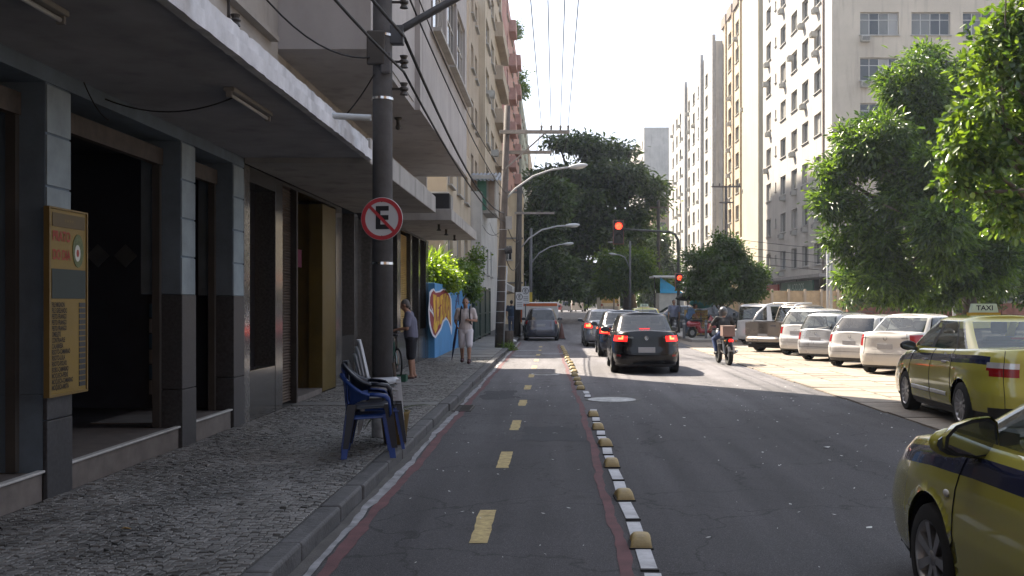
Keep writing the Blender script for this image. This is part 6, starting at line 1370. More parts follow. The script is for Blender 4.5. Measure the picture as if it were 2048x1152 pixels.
def street_lamp(u, vt, Y, lab, twin=True, nm='lamp_post'):
    x = gx(u, Y); z = at(0, vt, Y).z; r_ = thing(nm, lab, 'lamp post', (x, Y, 0), world=True)
    MB().tube([(x, Y, 0), (x, Y, z)], [.08, .05], 10).build('shaft', M('galvanised', (.34, .35, .36)), r_, smooth=True)
    for s in ((-1, 1) if twin else (-1,)):
        MB().tube([(x, Y, z), (x + s * .15, Y, z + .03)], .03, 6).build('arm', M('galvanised', (.34, .35, .36)), r_)
        MB().ball((x + s * .36, Y, z + .04), (.30, .13, .06), 12, 6).build('lamp_head', M('lamp_grey', (.42, .43, .44)), r_, smooth=True)
    return r_
street_lamp(1662, 430, 50, 'tall twin-headed lamp post nearer the wagon'); street_lamp(1655, 478, 60, 'lower lamp post just behind the twin-headed one', False)
street_lamp(1908, 540, 48, 'short pale post under the mango tree behind the taxi', False)
street_lamp(1228, 485, 100, 'far lamp post beneath the hanging red signal'); 
pf = thing('far_street_pole', 'far bare street pole with a curved lamp arm beyond the signal', 'pole', (gx(1260, 85), 85, 0), world=True); MB().tube([(gx(1260, 85), 85, 0), (gx(1260, 85), 85, 7.0)], [.12, .09], 10).build('shaft', concp, pf, smooth=True); arm_lamp(pf, [(gx(1260, 85), 85, 4.6), (gx(1250, 85), 85, 5.6), (gx(1240, 85), 85, 5.8), (gx(1232, 85), 85, 5.85)])
pt2 = thing('timber_power_pole', 'timber power pole with a T crossarm in front of the yellow block', 'pole', (gx(1452, 75), 75, 0), world=True)
xx = gx(1452, 75); zz = at(0, 372, 75).z
MB().tube([(xx, 75, 0), (xx, 75, zz)], [.16, .12], 10).build('shaft', wood, pt2, smooth=True); MB().box(xx - 1.1, xx + 1.1, 74.85, 74.95, zz - .12, zz).build('crossarm', wood, pt2); MB().box(xx - .5, xx + .5, 74.85, 74.95, zz - 1.3, zz - 1.2).build('crossarm', wood, pt2)
for dx in (-1, -.5, .5, 1): MB().lathe([(0, 0), (.04, 0), (.06, .1), (.03, .2), (0, .2)], T(xx + dx, 74.9, zz), 8).build('insulator', DFRAME, pt2)
pl2 = thing('tall_dark_pole', 'tall dark street pole in front of the brown block', 'pole', (gx(1317, 100), 100, 0), world=True); MB().tube([(gx(1317, 100), 100, 0), (gx(1317, 100), 100, 12)], [.2, .16], 10).build('shaft', M('dark_pole', (.05, .045, .042)), pl2, smooth=True); MB().box(gx(1317, 100) - .9, gx(1317, 100) + .9, 99.8, 99.9, 11.2, 11.35).build('crossarm', wood, pl2)

CABLE = M('cable_black', (.012, .012, .013), .7)
def cable(lab, a, b, sag, r=.012, n=14, nm='cable'):
    a, b = Vector(a), Vector(b); pts = []
    for i in range(n + 1):
        t = i / n; p = a.lerp(b, t); p.z -= sag * 4 * t * (1 - t); pts.append(p)
    o = MB().tube(pts, r, 5).build(nm, CABLE, smooth=True); tag(o, lab, 'cable', 'overhead cables'); return o
for i, x in enumerate(XW):
    cable('overhead wire running above the street to the wooden crossarm, %s from the shaded side' % ordinal(i), (x, Y2 - .17, 7.98), (x - .02, -4, 8.0), .35, .011, 26)
    cable('overhead wire beyond the wooden pole into the dark tree, %s from the shaded side' % ordinal(i), (x, Y2 - .17, 7.98), (-1.5 + .45 * i, 64 if i % 2 else 46.35, 5.9), .3, .011)
pp = (-2.02, 11.75)
spec = [((-1.77, 11.75, 4.40), (-1.78, Y2, 4.6), .35, .016, 'lowest'), ((-1.77, 11.75, 4.82), (-1.80, Y2, 4.9), .5, .02, 'second lowest'), ((-1.77, 11.75, 5.42), (-1.72, Y2, 5.6), .3, .012, 'second highest'), ((-1.85, 11.75, 5.9), (-1.7, Y2, 6.3), .45, .01, 'highest')]
for a, b, sg_, r_, w_ in spec:
    cable('black cable from the concrete pole to the wooden pole, %s of the bundle' % w_, a, b, sg_, r_)
    cable('black cable running back overhead from the concrete pole, %s of the bundle' % w_, a, (a[0] - .9, 1.0, a[2] + .9), .25, r_)
cable('thin slack cable looping from the upper wall to the concrete pole', (-3.45, 9.6, 5.6), (-2.1, 11.65, 4.55), .45, .010); cable('slack cable dropping from the junction box to the canopy roof', (-2.1, 11.65, 4.35), (-3.0, 12.3, 3.72), .15, .008)
cable('short black cable sagging along the soffit to the fluorescent batten', (-4.0, 8.9, 3.5), (-2.9, 9.0, 3.53), .12, .007); cable('short frayed wire hanging by the restaurant lintel', (-4.0, 8.5, 3.56), (-3.99, 8.95, 3.32), .05, .006)
cable('drop cable from the wooden pole to the pale annex', (-1.78, Y2, 4.4), (-3.6, 50, 5.6), .4, .01); cable('second drop cable from the wooden pole to the cream block', (-1.78, Y2, 4.1), (-4.0, 60, 7.0), .5, .01)
cable('cable from the wooden pole to the dark pole', (-1.75, Y2, 4.7), (-1.65, 46.5, 4.6), .35, .014); cable('lower slack cable from the wooden pole to the dark pole', (-1.78, Y2, 3.5), (-1.68, 46.5, 3.6), .5, .016)
for i in range(4): cable('cable strung across in front of the white block, %s from the top' % ordinal(i), (xx, 75, 6.6 - .55 * i), (34, 66, 4.9 - .45 * i), .5, .02)

# ------------------------------------------------------------------ stacked plastic chairs
def chair_parts(arms):
    k = ('chair', arms)
    if k in MCACHE: return MCACHE[k]
    P = {}
    m = MB(); n_ = 8                      # dished seat
    for j in range(n_ + 1):
        for i in range(n_ + 1):
            x = -.215 + .43 * i / n_; y = -.21 + .44 * j / n_; wv = 1 - .10 * (1 - j / n_); r_ = max(abs(-1 + 2 * i / n_), abs(-1 + 2 * j / n_))
            m.v.append((x * wv, y, .43 - .018 * (1 - r_ ** 2) + .02 * j / n_ - (.045 if r_ > .99 else 0)))
    for j in range(n_):
        for i in range(n_): a = j * (n_ + 1) + i; m.f.append((a, a + 1, a + n_ + 2, a + n_ + 1))
    P['seat'] = m.mesh('seat', True)
    m = MB(); P['arms'] = []
    if arms:                              # tub back that sweeps round into the arms
        n_ = 28; rows = 6
        def rim(t):                       # t -1..1 round the tub
            a = t * math.pi * .5; x = .265 * math.sin(a) * (1 + .02 * abs(t)); y = -.26 * math.cos(a) ** .8 + .02 if abs(t) < 1 else .02
            return x, y, .655 + .185 * max(0, math.cos(a)) ** 1.3, .44 + .15 * abs(math.sin(a)) ** 2
        for i in range(n_ + 1):
            x, y, zt, zb_ = rim(-1 + 2 * i / n_)
            for j in range(rows + 1):
                q = j / rows; f = .86 + .14 * q; m.v.append((x * f, y * f, zb_ + (zt - zb_) * q))
        for i in range(n_):
            for j in range(rows):
                if 1 <= j <= rows - 2 and i % 3 == 1 and 6 < i < n_ - 6: continue
                a = i * (rows + 1) + j; m.f.append((a, a + rows + 1, a + rows + 2, a + 1))
        for i in range(n_ + 1):           # rolled rim
            x, y, zt, zb_ = rim(-1 + 2 * i / n_); m.v += [(x * 1.0, y * 1.0, zt), (x * 1.10, y * 1.10, zt + .004), (x * 1.15, y * 1.14, zt - .028)]
        b0 = (n_ + 1) * (rows + 1)
        for i in range(n_):
            for c in range(2): a = b0 + i * 3 + c; m.f.append((a, a + 3, a + 4, a + 1))
        P['backrest'] = m.mesh('backrest', True)
        for sx in (-1, 1):                # arm tops running forward and turning down into the front legs
            m = MB(); path = [(.268, .02, .657, .055), (.27, .12, .652, .06), (.27, .185, .640, .062), (.268, .222, .60, .062), (.262, .232, .53, .06), (.25, .235, .44, .058)]
            for (x, y, z, w_) in path: m.v += [(sx * (x - w_ * .55), y, z), (sx * x, y + .004, z + .006), (sx * (x + w_ * .5), y, z), (sx * (x + w_ * .55), y - .02, z - .03)]
            for t in range(len(path) - 1):
                for c in range(3): a = 4 * t + c; m.f.append((a, a + 1, a + 5, a + 4))
            P['arms'].append(m.mesh('armrest', True))
    else:
        n_ = 10; rows = 9
        for j in range(rows + 1):
            t = j / rows; z = .43 + .43 * t; hw = .205 - .02 * t ** 2 - (.07 if t > .99 else .03 if t > .85 else 0)
            for i in range(n_ + 1):
                s = -1 + 2 * i / n_; m.v.append((s * hw, -.20 - .11 * t - .05 * (1 - s * s) + .03, z))
        for j in range(rows):
            for i in range(n_):
                if 1 <= j <= rows - 3 and i in (2, 4, 5, 7): continue
                a = j * (n_ + 1) + i; m.f.append((a, a + 1, a + n_ + 2, a + n_ + 1))
        P['backrest'] = m.mesh('backrest', True)
    def leg(sx, sy):                      # wide flared L-section leg
        m = MB()
        for t in range(6):
            u_ = t / 5; z = .44 * (1 - u_); e = .235 if arms else .20; ox = sx * (e + .025 * u_); oy = sy * ((.232 if sy > 0 else .21) + .05 * u_); w_ = (.085 if arms else .055) - .028 * u_
            m.v += [(ox, oy, z), (ox - sx * w_, oy, z), (ox, oy - sy * w_, z)]
        for t in range(5): a = 3 * t; m.f += [(a, a + 1, a + 4, a + 3), (a, a + 2, a + 5, a + 3)]
        return m.mesh('leg', False)
    P['legs'] = [leg(sx, sy) for sx in (-1, 1) for sy in (-1, 1)]
    MCACHE[k] = P; return P
def chair(lab, mat, loc, rz, arms, tilt=0., group='stacked plastic chairs by the pole'):
    P = chair_parts(arms); r_ = thing('plastic_chair', lab, 'chair', loc, rz, group); r_.rotation_euler = (tilt, 0, rz)
    allp = [('seat', P['seat']), ('backrest', P['backrest'])] + [('leg', q) for q in P['legs']] + [('armrest', q) for q in P['arms']]
    for nm, me in allp:
        o = put(nm, me.copy(), mat, r_); md = o.modifiers.new('thickness', 'SOLIDIFY'); md.thickness = .007; md.offset = 0
    return r_
cb = M('blue_plastic', (.014, .042, .18), .35, var=.15); cbk = M('navy_black_plastic', (.008, .010, .018), .32, var=.15); cw = M('white_plastic', (.40, .41, .43), .45, var=.15, stain=.3)
rzc = R(-78)
chair('royal blue plastic armchair at the bottom of the near stack', cb, (-1.93, 10.28, .123), rzc, 1)
chair('near-black plastic armchair nested on top of the blue one', cbk, (-1.915, 10.285, .225), rzc, 1)
for i in range(5): chair(('navy plastic chair at the bottom of the back stack', 'black plastic chair second from the bottom of the back stack', 'lowest of three white plastic chairs on the back stack', 'middle white plastic chair of the back stack', 'topmost white plastic chair of the back stack')[i], (cb, cbk, cw, cw, cw)[i], (-1.95 + .018 * i, 10.90, .123 + .076 * i), R(-82), 0).scale = (1.12, 1.12, 1.) if i < 2 else (.92, .84, 1.)
# ------------------------------------------------------------------ far street vehicles and bits
def simple_bus():
    x, Y = gx(1220, 130), 130; b = thing('city_bus', 'pale city bus with ochre rear panel far down the street', 'bus', (x, Y, 0))
    bp = M('bus_cream', (.5, .47, .40), .5, var=.1)
    MB().box(-1.28, 1.28, 0, 10, .45, 3.15).build('body', bp, b, bevel=.15)
    MB().box(-1.1, 1.1, -.012, -.001, 1.75, 2.7).build('rear_window', M('bus_ochre_panel', (.42, .28, .10), .4, var=.3), b); MB().box(-1.0, 1.0, -.012, -.001, .7, 1.3).build('engine_cover', M('bus_grey', (.3, .3, .29), .6), b)
    for s in (-1, 1): MB().box(s * 1.05 - .1, s * 1.05 + .1, -.014, -.001, 1.35, 1.65).build('tail_lamp', REDL, b)
    ty = wheel_meshes(.45, 6, .14)[0]
    for s in (-1, 1):
        for y in (1.8, 7.6): put('wheel', ty, TYRE, b, loc=(s * 1.12, y, .45))
    return b
simple_bus()
def far_van(nm, lab, u, Y, w_, h_, L, mat, cat):
    b = thing(nm, lab, cat, (gx(u, Y), Y, 0))
    MB().prism([(-w_ / 2, .35), (w_ / 2, .35), (w_ / 2 * .98, h_ * .6), (w_ / 2 * .85, h_), (-w_ / 2 * .85, h_), (-w_ / 2 * .98, h_ * .6)], lambda a, z, d_: (a, d_, z), 0, L).build('body', mat, b, bevel=.06)
    MB().box(-w_ * .38, w_ * .38, -.01, -.001, h_ * .62, h_ * .9).build('rear_window', PANE, b)
    for s in (-1, 1):
        MB().box(s * w_ * .44 - .06, s * w_ * .44 + .06, -.012, -.001, h_ * .4, h_ * .55).build('tail_lamp', REDL, b)
        for y in (.8, L - .9): put('wheel', wheel_meshes(.33, 6, .1)[0], TYRE, b, loc=(s * (w_ / 2 - .12), y, .33))
    return b
far_van('white_minibus', 'tiny white minibus far down the sunlit street', 1133, 190, 1.9, 2.2, 4.6, wht, 'van'); far_van('pale_truck', 'tiny pale box truck far down the street by the young tree', 1155, 200, 2.4, 3.0, 6, M('truck_cream', (.5, .45, .38), .6), 'truck')
far_van('red_car', 'tiny red car far down the street beside the minibus', 1115, 205, 1.7, 1.5, 4, paint('red_paint', (.3, .03, .03)), 'car'); far_van('maroon_car', 'tiny maroon car between the minibus and truck', 1145, 208, 1.7, 1.5, 4, paint('maroon_paint', (.18, .03, .03)), 'car')
tk = thing('orange_truck', 'orange and white truck parked in front of the minivan', 'truck', (-.75, 52.5, 0))
MB().box(-.95, .95, 0, 4.0, .6, 1.95).build('box_body', M('truck_white', (.5, .49, .47), .6, var=.15), tk, bevel=.05); MB().box(-1.02, -.951, .1, 3.9, .8, 1.9).build('orange_side', M('truck_orange', (.42, .10, .03), .6), tk); MB().box(-.95, .95, 4.2, 5.6, .45, 2.0).build('cab', M('truck_white', (.5, .49, .47)), tk, bevel=.12)
MB().box(-.9, .9, -.014, -.002, 1.75, 1.93).build('orange_band', M('truck_orange', (.42, .10, .03)), tk)
for s in (-1, 1):
    for y in (.8, 4.8): put('wheel', wheel_meshes(.36, 6, .12)[0], TYRE, tk, loc=(s * .82, y, .36))
tk.scale = (1, 1, .88)
cnx = thing('traffic_cone', 'dark weathered traffic cone in the street beside the minivan', 'cone', (gx(1123, 47), 47, 0)); MB().lathe([(.0, .75), (.03, .75), (.16, .05), (.16, .04)], n=16).build('cone', M('dull_orange', (.11, .05, .04), .8), cnx, smooth=True); MB().box(-.2, .2, -.2, .2, 0, .04).build('foot', TRIM, cnx)
# bollards, planters, boards on the plaza
for i, u in enumerate((1368, 1412, 1350)):
    Y = 44.2; b = thing('bollard', 'short grey steel bollard on the plaza edge, %s' % ('in line with the red scooter' if u == 1412 else 'just beside the mast' if u == 1350 else 'between the mast and the scooter'), 'bollard', (gx(u, Y), Y, .13), group='bollards along the plaza edge')
    MB().lathe([(.06, 0), (.06, .78), (.04, .83), (0, .84)], n=14).build('post', concp, b, smooth=True); MB().lathe([(.062, .62), (.064, .62), (.064, .7), (.062, .7)], n=14, close=True).build('band', M('galvanised', (.34, .35, .36)), b)
for i, (u, z0) in enumerate(((1392, .0), (1392, .42), (1392, .84))):
    Y = 48; c = thing('produce_crate', 'yellow printed produce crate behind the scooter, %s of three' % ('bottom', 'middle', 'top')[i], 'crate', (gx(u, Y), Y, .13 + z0), group='stacked yellow crates')
    m = MB()
    MB().box(-.5, .5, -.25, .25, 0, .03).build('base', M('crate_yellow', (.42, .28, .07), .7, var=.3), c)
    for k in range(3): MB().box(-.5, .5, -.27, -.25, .05 + .12 * k, .14 + .12 * k).build('slat', MATS['crate_yellow'], c)
    for s in (-1, 1): MB().box(s * .5 - .02, s * .5 + .02, -.25, .25, .03, .40).build('end', MATS['crate_yellow'], c)
    put('lettering', text_mesh('FRUTAS', .2, 0, .004, 1.), M('crate_red', (.3, .05, .03), .7), c, loc=(0, -.272, .2), rot=(R(90), 0, 0))
# dark cars parked across the plaza
car('dark_parked_car', 'dark blue car parked across the plaza behind the crates', sedan(paint=navy, glass=CARGLASSD, M=120, NS=12), (gx(1368, 57), 57, .13), 82)
car('dark_parked_hatchback', 'black hatchback parked on the plaza behind the rider', dict(HB, paint=black, glass=CARGLASSD, M=120, NS=12, cls=lamp_cls(.72, .95, .80)), (gx(1450, 56.5), 56.5, .13), 95)
# ------------------------------------------------------------------ people
def capsule(m, a, b, ra, rb, n=12):
    a, b = Vector(a), Vector(b); d = b - a
    if d.length < 1e-6: m.ball(a, ra, n, 8); return
    z = d.normalized(); ph = [(-1, 0), (-.7, .7), (0, 1.)]; pts = [a - z * ra, a - z * ra * .85, a - z * ra * .5, a]; rs = [ra * .02, ra * .53, ra * .866, ra]
    pts += [b, b + z * rb * .5, b + z * rb * .85, b + z * rb]; rs += [rb, rb * .866, rb * .53, rb * .02]
    m.tube(pts, rs, n)
def fuse(name, m, mat, parent, voxel=.012, smooth=4):
    me = m.mesh(name); o = bpy.data.objects.new('tmp', me); COL.objects.link(o)
    md = o.modifiers.new('r', 'REMESH'); md.mode = 'VOXEL'; md.voxel_size = voxel; md.use_smooth_shade = True
    sm = o.modifiers.new('s', 'SMOOTH'); sm.iterations = smooth; sm.factor = .5
    me2 = bpy.data.meshes.new_from_object(o.evaluated_get(bpy.context.evaluated_depsgraph_get())); me2.name = name
    bpy.data.objects.remove(o); me2.materials.clear()
    return put(name, me2, mat, parent)
def V3(*a): return Vector(a)
def head(m, c, f, s=1.):
    """head around centre c looking along f"""
    f = Vector(f).normalized(); u = Vector((0, 0, 1)); r = f.cross(u).normalized(); u = r.cross(f)
    q = Matrix((r, f, u)).transposed()
    m.ball(c + u * .025 * s - f * .01 * s, (.075 * s, .092 * s, .092 * s), 16, 12, q); m.ball(c - u * .05 * s + f * .018 * s, (.058 * s, .068 * s, .068 * s), 14, 10, q)
    m.ball(c - u * .012 * s + f * .098 * s, (.014 * s, .02 * s, .024 * s), 8, 6, q); m.ball(c - u * .058 * s + f * .082 * s, (.026 * s, .012 * s, .010 * s), 8, 6, q); m.ball(c + u * .025 * s + f * .078 * s, (.05 * s, .014 * s, .012 * s), 8, 6, q)
    for k in (-1, 1): m.ball(c + r * .078 * s * k, (.012 * s, .025 * s, .033 * s), 8, 6, q)
    return r, f, u
def eyes(c, f, parent, s=1.):
    f = Vector(f).normalized(); u = Vector((0, 0, 1)); r = f.cross(u).normalized(); u = r.cross(f)
    for k in (-1, 1): MB().ball(c + r * .032 * k * s + u * .008 * s + f * .080 * s, .010 * s, 8, 6).build('eye', M('eye_dark', (.02, .015, .012), .2), parent, smooth=True)
def hand(m, w, d, pn, curl=.5, thumb=1):
    """wrist w, direction d, palm normal pn"""
    d = Vector(d).normalized(); pn = Vector(pn).normalized(); s = d.cross(pn).normalized(); pn = s.cross(d)
    for k in (-1, 0, 1): capsule(m, w + s * .022 * k, w + d * .075 + s * .026 * k, .016, .015, 8)
    for k, L in zip((-1.5, -.5, .5, 1.5), (.062, .075, .080, .070)):
        a = w + d * .085 + s * .021 * k; b = a + (d * math.cos(curl) + pn * math.sin(curl)) * L * .5; c = b + (d * math.cos(curl * 2.2) + pn * math.sin(curl * 2.2)) * L * .5
        capsule(m, a, b, .0095, .0088, 7); capsule(m, b, c, .0088, .0075, 7)
    a = w + d * .025 + s * .03 * thumb; b = a + (d * .7 + s * .7 * thumb + pn * .3).normalized() * .035; c = b + (d * .85 + s * .1 * thumb + pn * .5).normalized() * .03
    capsule(m, a, b, .012, .0105, 7); capsule(m, b, c, .0105, .008, 7)
SKIN = M('skin', (.30, .165, .11), .6, var=.1, vs=6); HAIR = M('grey_hair', (.12, .11, .105), .8, var=.3, vs=30); HAIRD = M('dark_hair', (.018, .014, .012), .7, var=.3, vs=30)
def hairpiece(c, f, mat, parent, s=1.):
    f = Vector(f).normalized(); u = Vector((0, 0, 1)); r = f.cross(u).normalized(); u = r.cross(f); q = Matrix((r, f, u)).transposed(); m = MB()
    m.ball(c + u * .042 * s - f * .024 * s, (.082 * s, .090 * s, .086 * s), 16, 10, q); m.ball(c - u * .01 * s - f * .05 * s, (.074 * s, .06 * s, .075 * s), 14, 8, q)
    fuse('hair', m, mat, parent, .012, 2)
def person(lab, loc, J, f, shirt, shorts, shoes, hair, sleeves='short', legs='short', skin=None, scale=1., sandals=False, hc=None, groups=None, name='person'):
    """J: joint dictionary in metres around the base; f: facing"""
    root = thing(name, lab, 'person', loc, group=groups); skin = skin or SKIN
    J = {k: Vector(v) for k, v in J.items()}; f = Vector(f).normalized()
    m = MB(); head(m, J['head'], J.get('look', f), 1.0)
    capsule(m, J['neck'] - V3(0, 0, .04), J['head'] - V3(0, 0, .04), .058, .052)
    capsule(m, J['chest'], J['neck'], .11, .06); capsule(m, J['pelvis'], J['chest'], .12, .13)
    for s in 'lr':
        capsule(m, J['chest'] + (J['sh' + s] - J['chest']) * .3 + V3(0, 0, .05), J['sh' + s], .08, .055); capsule(m, J['sh' + s], J['el' + s], .052, .040); capsule(m, J['el' + s], J['wr' + s], .040, .027)
        d = J.get('hd' + s, J['wr' + s] - J['el' + s]); hand(m, J['wr' + s], d, J.get('pn' + s, V3(0, 0, -1)), J.get('curl' + s, V3(.5, 0, 0)).x, 1 if s == 'l' else -1)
        capsule(m, J['pelvis'] + (J['hip' + s] - J['pelvis']) * .6, J['hip' + s], .11, .09); capsule(m, J['hip' + s], J['kn' + s], .085, .055); capsule(m, J['kn' + s], J['kn' + s].lerp(J['an' + s], .35), .055, .058); capsule(m, J['kn' + s].lerp(J['an' + s], .3), J['an' + s], .056, .038)
        t = J['an' + s] + J.get('toe' + s, f) * .15; t.z = min(t.z, J['an' + s].z - .05) if 'toe' + s not in J else t.z
        capsule(m, J['an' + s] - f * .03 - V3(0, 0, .04), t, .036, .028)
    body = fuse('body', m, skin, root, .010, 3); eyes(J['head'], J.get('look', f), body)
    # shirt
    m = MB(); capsule(m, J['pelvis'] + V3(0, 0, .02), J['chest'], .148, .152); capsule(m, J['chest'], J['neck'] - V3(0, 0, .04), .14, .075)
    sd = (J['shl'] - J['shr']).normalized()
    for k in (-1, 1): capsule(m, J['pelvis'] + sd * .06 * k + V3(0, 0, .0), J['chest'] + sd * .07 * k + V3(0, 0, .02), .115, .12)
    for s in 'lr':
        capsule(m, J['chest'] + V3(0, 0, .06), J['sh' + s], .10, .075)
        e = J['el' + s] if sleeves == 'long' else J['sh' + s].lerp(J['el' + s], .72); capsule(m, J['sh' + s], e, .072, .066 if sleeves != 'long' else .052)
        if sleeves == 'long': capsule(m, J['el' + s], J['wr' + s].lerp(J['el' + s], .06), .052, .040)
    fuse('shirt', m, shirt, root, .013, 5)
    m = MB(); capsule(m, J['pelvis'] + V3(0, 0, .06), J['pelvis'], .14, .145)
    for s in 'lr':
        capsule(m, J['pelvis'].lerp(J['hip' + s], .5), J['hip' + s], .13, .115)
        e = J['kn' + s].lerp(J['hip' + s], .06) if legs == 'short' else J['kn' + s]
        capsule(m, J['hip' + s], e, .112, .092 if legs == 'short' else .072)
        if legs == 'long': capsule(m, J['kn' + s], J['an' + s].lerp(J['kn' + s], .08), .072, .055)
    fuse('trousers' if legs == 'long' else 'shorts', m, shorts, root, .013, 4)
    for s in 'lr':
        m = MB(); a = J['an' + s]; tf = J.get('toe' + s, f); t = a + tf * .17
        if 'toe' + s not in J: t.z = a.z - .045
        if sandals: m.tube([a - f * .06 - V3(0, 0, .072), t + V3(0, 0, -.03)], .045, 10); 
        else: capsule(m, a - f * .04 - V3(0, 0, .035), t, .050, .042); capsule(m, a + V3(0, 0, .0), a - V3(0, 0, .04), .05, .05)
        fuse('sandal' if sandals else 'shoe', m, shoes, root, .012, 2)
    if hair: hairpiece(J['head'], J.get('look', f), hair, root)
    return root
# man standing by his bicycle, seen from the side, facing the shops
gp = M('grey_blue_cotton', (.13, .13, .18), .9, var=.15, vs=8); blk_c = M('black_cotton', (.014, .014, .018), .9, var=.2)
person('man in grey-blue t-shirt and black shorts standing with his bicycle by the shops', (-2.98, 20.8, .122), dict(
    pelvis=(0, 0, .84), chest=(-.03, 0, 1.18), neck=(-.07, 0, 1.38), head=(-.13, .0, 1.52), shl=(-.04, -.17, 1.33), shr=(-.04, .17, 1.33), ell=(-.06, -.21, 1.04), elr=(-.08, .20, 1.05), wrl=(-.27, -.14, 1.02), wrr=(-.29, .10, 1.02), pnl=(0, .3, -1), pnr=(0, -.3, -1),
    hipl=(.0, -.09, .80), hipr=(.0, .09, .80), knl=(.0, -.10, .44), knr=(-.01, .11, .44), anl=(.02, -.11, .085), anr=(.04, .12, .085), look=(-1, .05, -.35)), (-1, 0, 0), gp, blk_c, M('sandal_brown', (.06, .03, .025), .8), HAIR, sandals=True)
# man walking towards the camera with a folded umbrella
tee = M('pale_pink_tee', (.52, .46, .45), .9, var=.12, vs=7); khaki = M('pale_shorts', (.58, .55, .58), .9, var=.1)
WM = (-2.31, 26.0, .122)
person('man in pale t-shirt and white shorts walking past the graffiti wall', WM, dict(
    pelvis=(0, 0, .88), chest=(0, 0, 1.22), neck=(0, -.02, 1.43), head=(0, -.04, 1.58), shl=(.19, 0, 1.38), shr=(-.19, 0, 1.38), ell=(.27, .04, 1.11), elr=(-.27, .05, 1.10), wrl=(.15, -.15, 1.13), wrr=(-.22, -.12, 1.00), pnl=(-.5, .2, -.4), pnr=(.6, .2, 0), curlr=(.9, 0, 0), hdr=(.1, -.5, -.6), hdl=(-.8, -.3, .2),
    hipl=(.09, 0, .84), hipr=(-.09, 0, .84), knl=(.10, -.10, .46), knr=(-.10, .04, .45), anl=(.10, -.16, .09), anr=(-.10, .16, .11)), (0, -1, 0), tee, khaki, M('maroon_shoe', (.05, .014, .018), .7, var=.2), HAIR)
bpk = thing('backpack', 'dark backpack worn by the walking man, straps over his shoulders', 'backpack', WM)
for k in (-1, 1):
    MB().tube([(.10 * k, .13, 1.42), (.11 * k, .02, 1.485), (.115 * k, -.10, 1.40), (.12 * k, -.165, 1.25), (.13 * k, -.16, 1.08), (.16 * k, -.02, 1.0), (.13 * k, .14, 1.0)], .018, 6).build('strap', blk_c, bpk, smooth=True)
MB().box(-.15, .15, .16, .30, .98, 1.42).build('bag', blk_c, bpk, bevel=.05)
um = thing('folded_umbrella', 'long folded navy umbrella in the hand of the walking man', 'umbrella', (-2.54, 25.86, .2))
MB().tube([(.02, -.02, .95), (.0, 0, .80), (-.06, .02, .42), (-.12, .04, .02)], [.012, .03, .036, .008], 10).build('canopy', M('navy_cloth', (.012, .018, .05), .8), um, smooth=True); MB().tube([(.02, -.02, .95), (.03, -.03, 1.02), (.06, -.03, 1.05), (.08, -.03, 1.02)], .01, 6).build('handle', TRIM, um, smooth=True)
# far walkers on the shaded pavement
nv = M('navy_shirt', (.02, .035, .06), .9); jn = M('denim', (.06, .08, .13), .9, var=.15)
STAND = dict(pelvis=(0, 0, .90), chest=(0, 0, 1.24), neck=(0, 0, 1.46), head=(0, .01, 1.61), shl=(-.19, 0, 1.40), shr=(.19, 0, 1.40), ell=(-.25, .0, 1.12), elr=(.25, .0, 1.12), wrl=(-.25, .08, .88), wrr=(.25, .08, .88), hipl=(-.09, 0, .86), hipr=(.09, 0, .86), knl=(-.10, .12, .47), knr=(.10, -.03, .46), anl=(-.10, .14, .09), anr=(.10, -.18, .12), pnl=(1, 0, 0), pnr=(-1, 0, 0))
person('person in dark blue shirt and jeans walking away beyond the dark pole', (gx(1023, 52), 52, .122), STAND, (0, 1, 0), nv, jn, TRIM, HAIRD, legs='long', groups='distant pedestrians')
person('person in a blue shirt bending over beside the crates on the plaza', (gx(1376, 47.2), 47.2, .13), dict(STAND, chest=(.12, -.05, 1.16), neck=(.24, -.08, 1.32), head=(.33, -.1, 1.42), shl=(.1, .14, 1.28), shr=(.16, -.22, 1.28), ell=(.2, .2, 1.05), elr=(.28, -.25, 1.05), wrl=(.35, .1, .9), wrr=(.4, -.2, .92), knl=(-.05, .12, .47), knr=(.02, -.05, .46), anl=(-.10, .14, .09), anr=(.0, -.1, .09)), (1, -.1, 0), M('sky_blue_shirt', (.14, .26, .48), .9), jn, TRIM, HAIRD, legs='long', groups='distant pedestrians')
person('person in a grey-blue top standing beside the mast on the plaza', (gx(1348, 47.5), 47.5, .13), dict(STAND, knr=(.10, .02, .46), anr=(.10, .0, .09), knl=(-.1, .02, .46), anl=(-.1, 0, .09)), (.3, -1, 0), M('grey_blue_top', (.16, .18, .26), .9), blk_c, TRIM, HAIRD, legs='long', groups='distant pedestrians')
for i, (u, c, lab) in enumerate(((1375, (.012, .014, .014), 'open black umbrella over the people on the plaza'), (1402, (.02, .14, .13), 'open teal umbrella behind the red scooter'))):
    Y = 47.0 if i == 0 else 47.6; z = 1.95 if i == 0 else 1.72; o = thing('open_umbrella', lab, 'umbrella', (gx(u, Y), Y, 0), world=True); x = gx(u, Y)
    m = MB(); m.lathe([(0.01, .26), (.25, .22), (.48, .10), (.58, -.04)], T(x, Y, z) @ Matrix.Rotation(R(-12 if i == 0 else 25), 4, 'X'), 8); m.build('canopy', M('umbrella_cloth_%d' % i, c, .8), o, fix=False)
    MB().tube([(x, Y, z + .28), (x, Y, z - .8)], .012, 6).build('shaft', iron, o)
    if i == 1: MB().lathe([(0, 0), (.18, 0), (.2, .05), (.03, .08), (.03, z - .75), (0, z - .75)], T(x, Y, .13), 12).build('stand', concp, o)

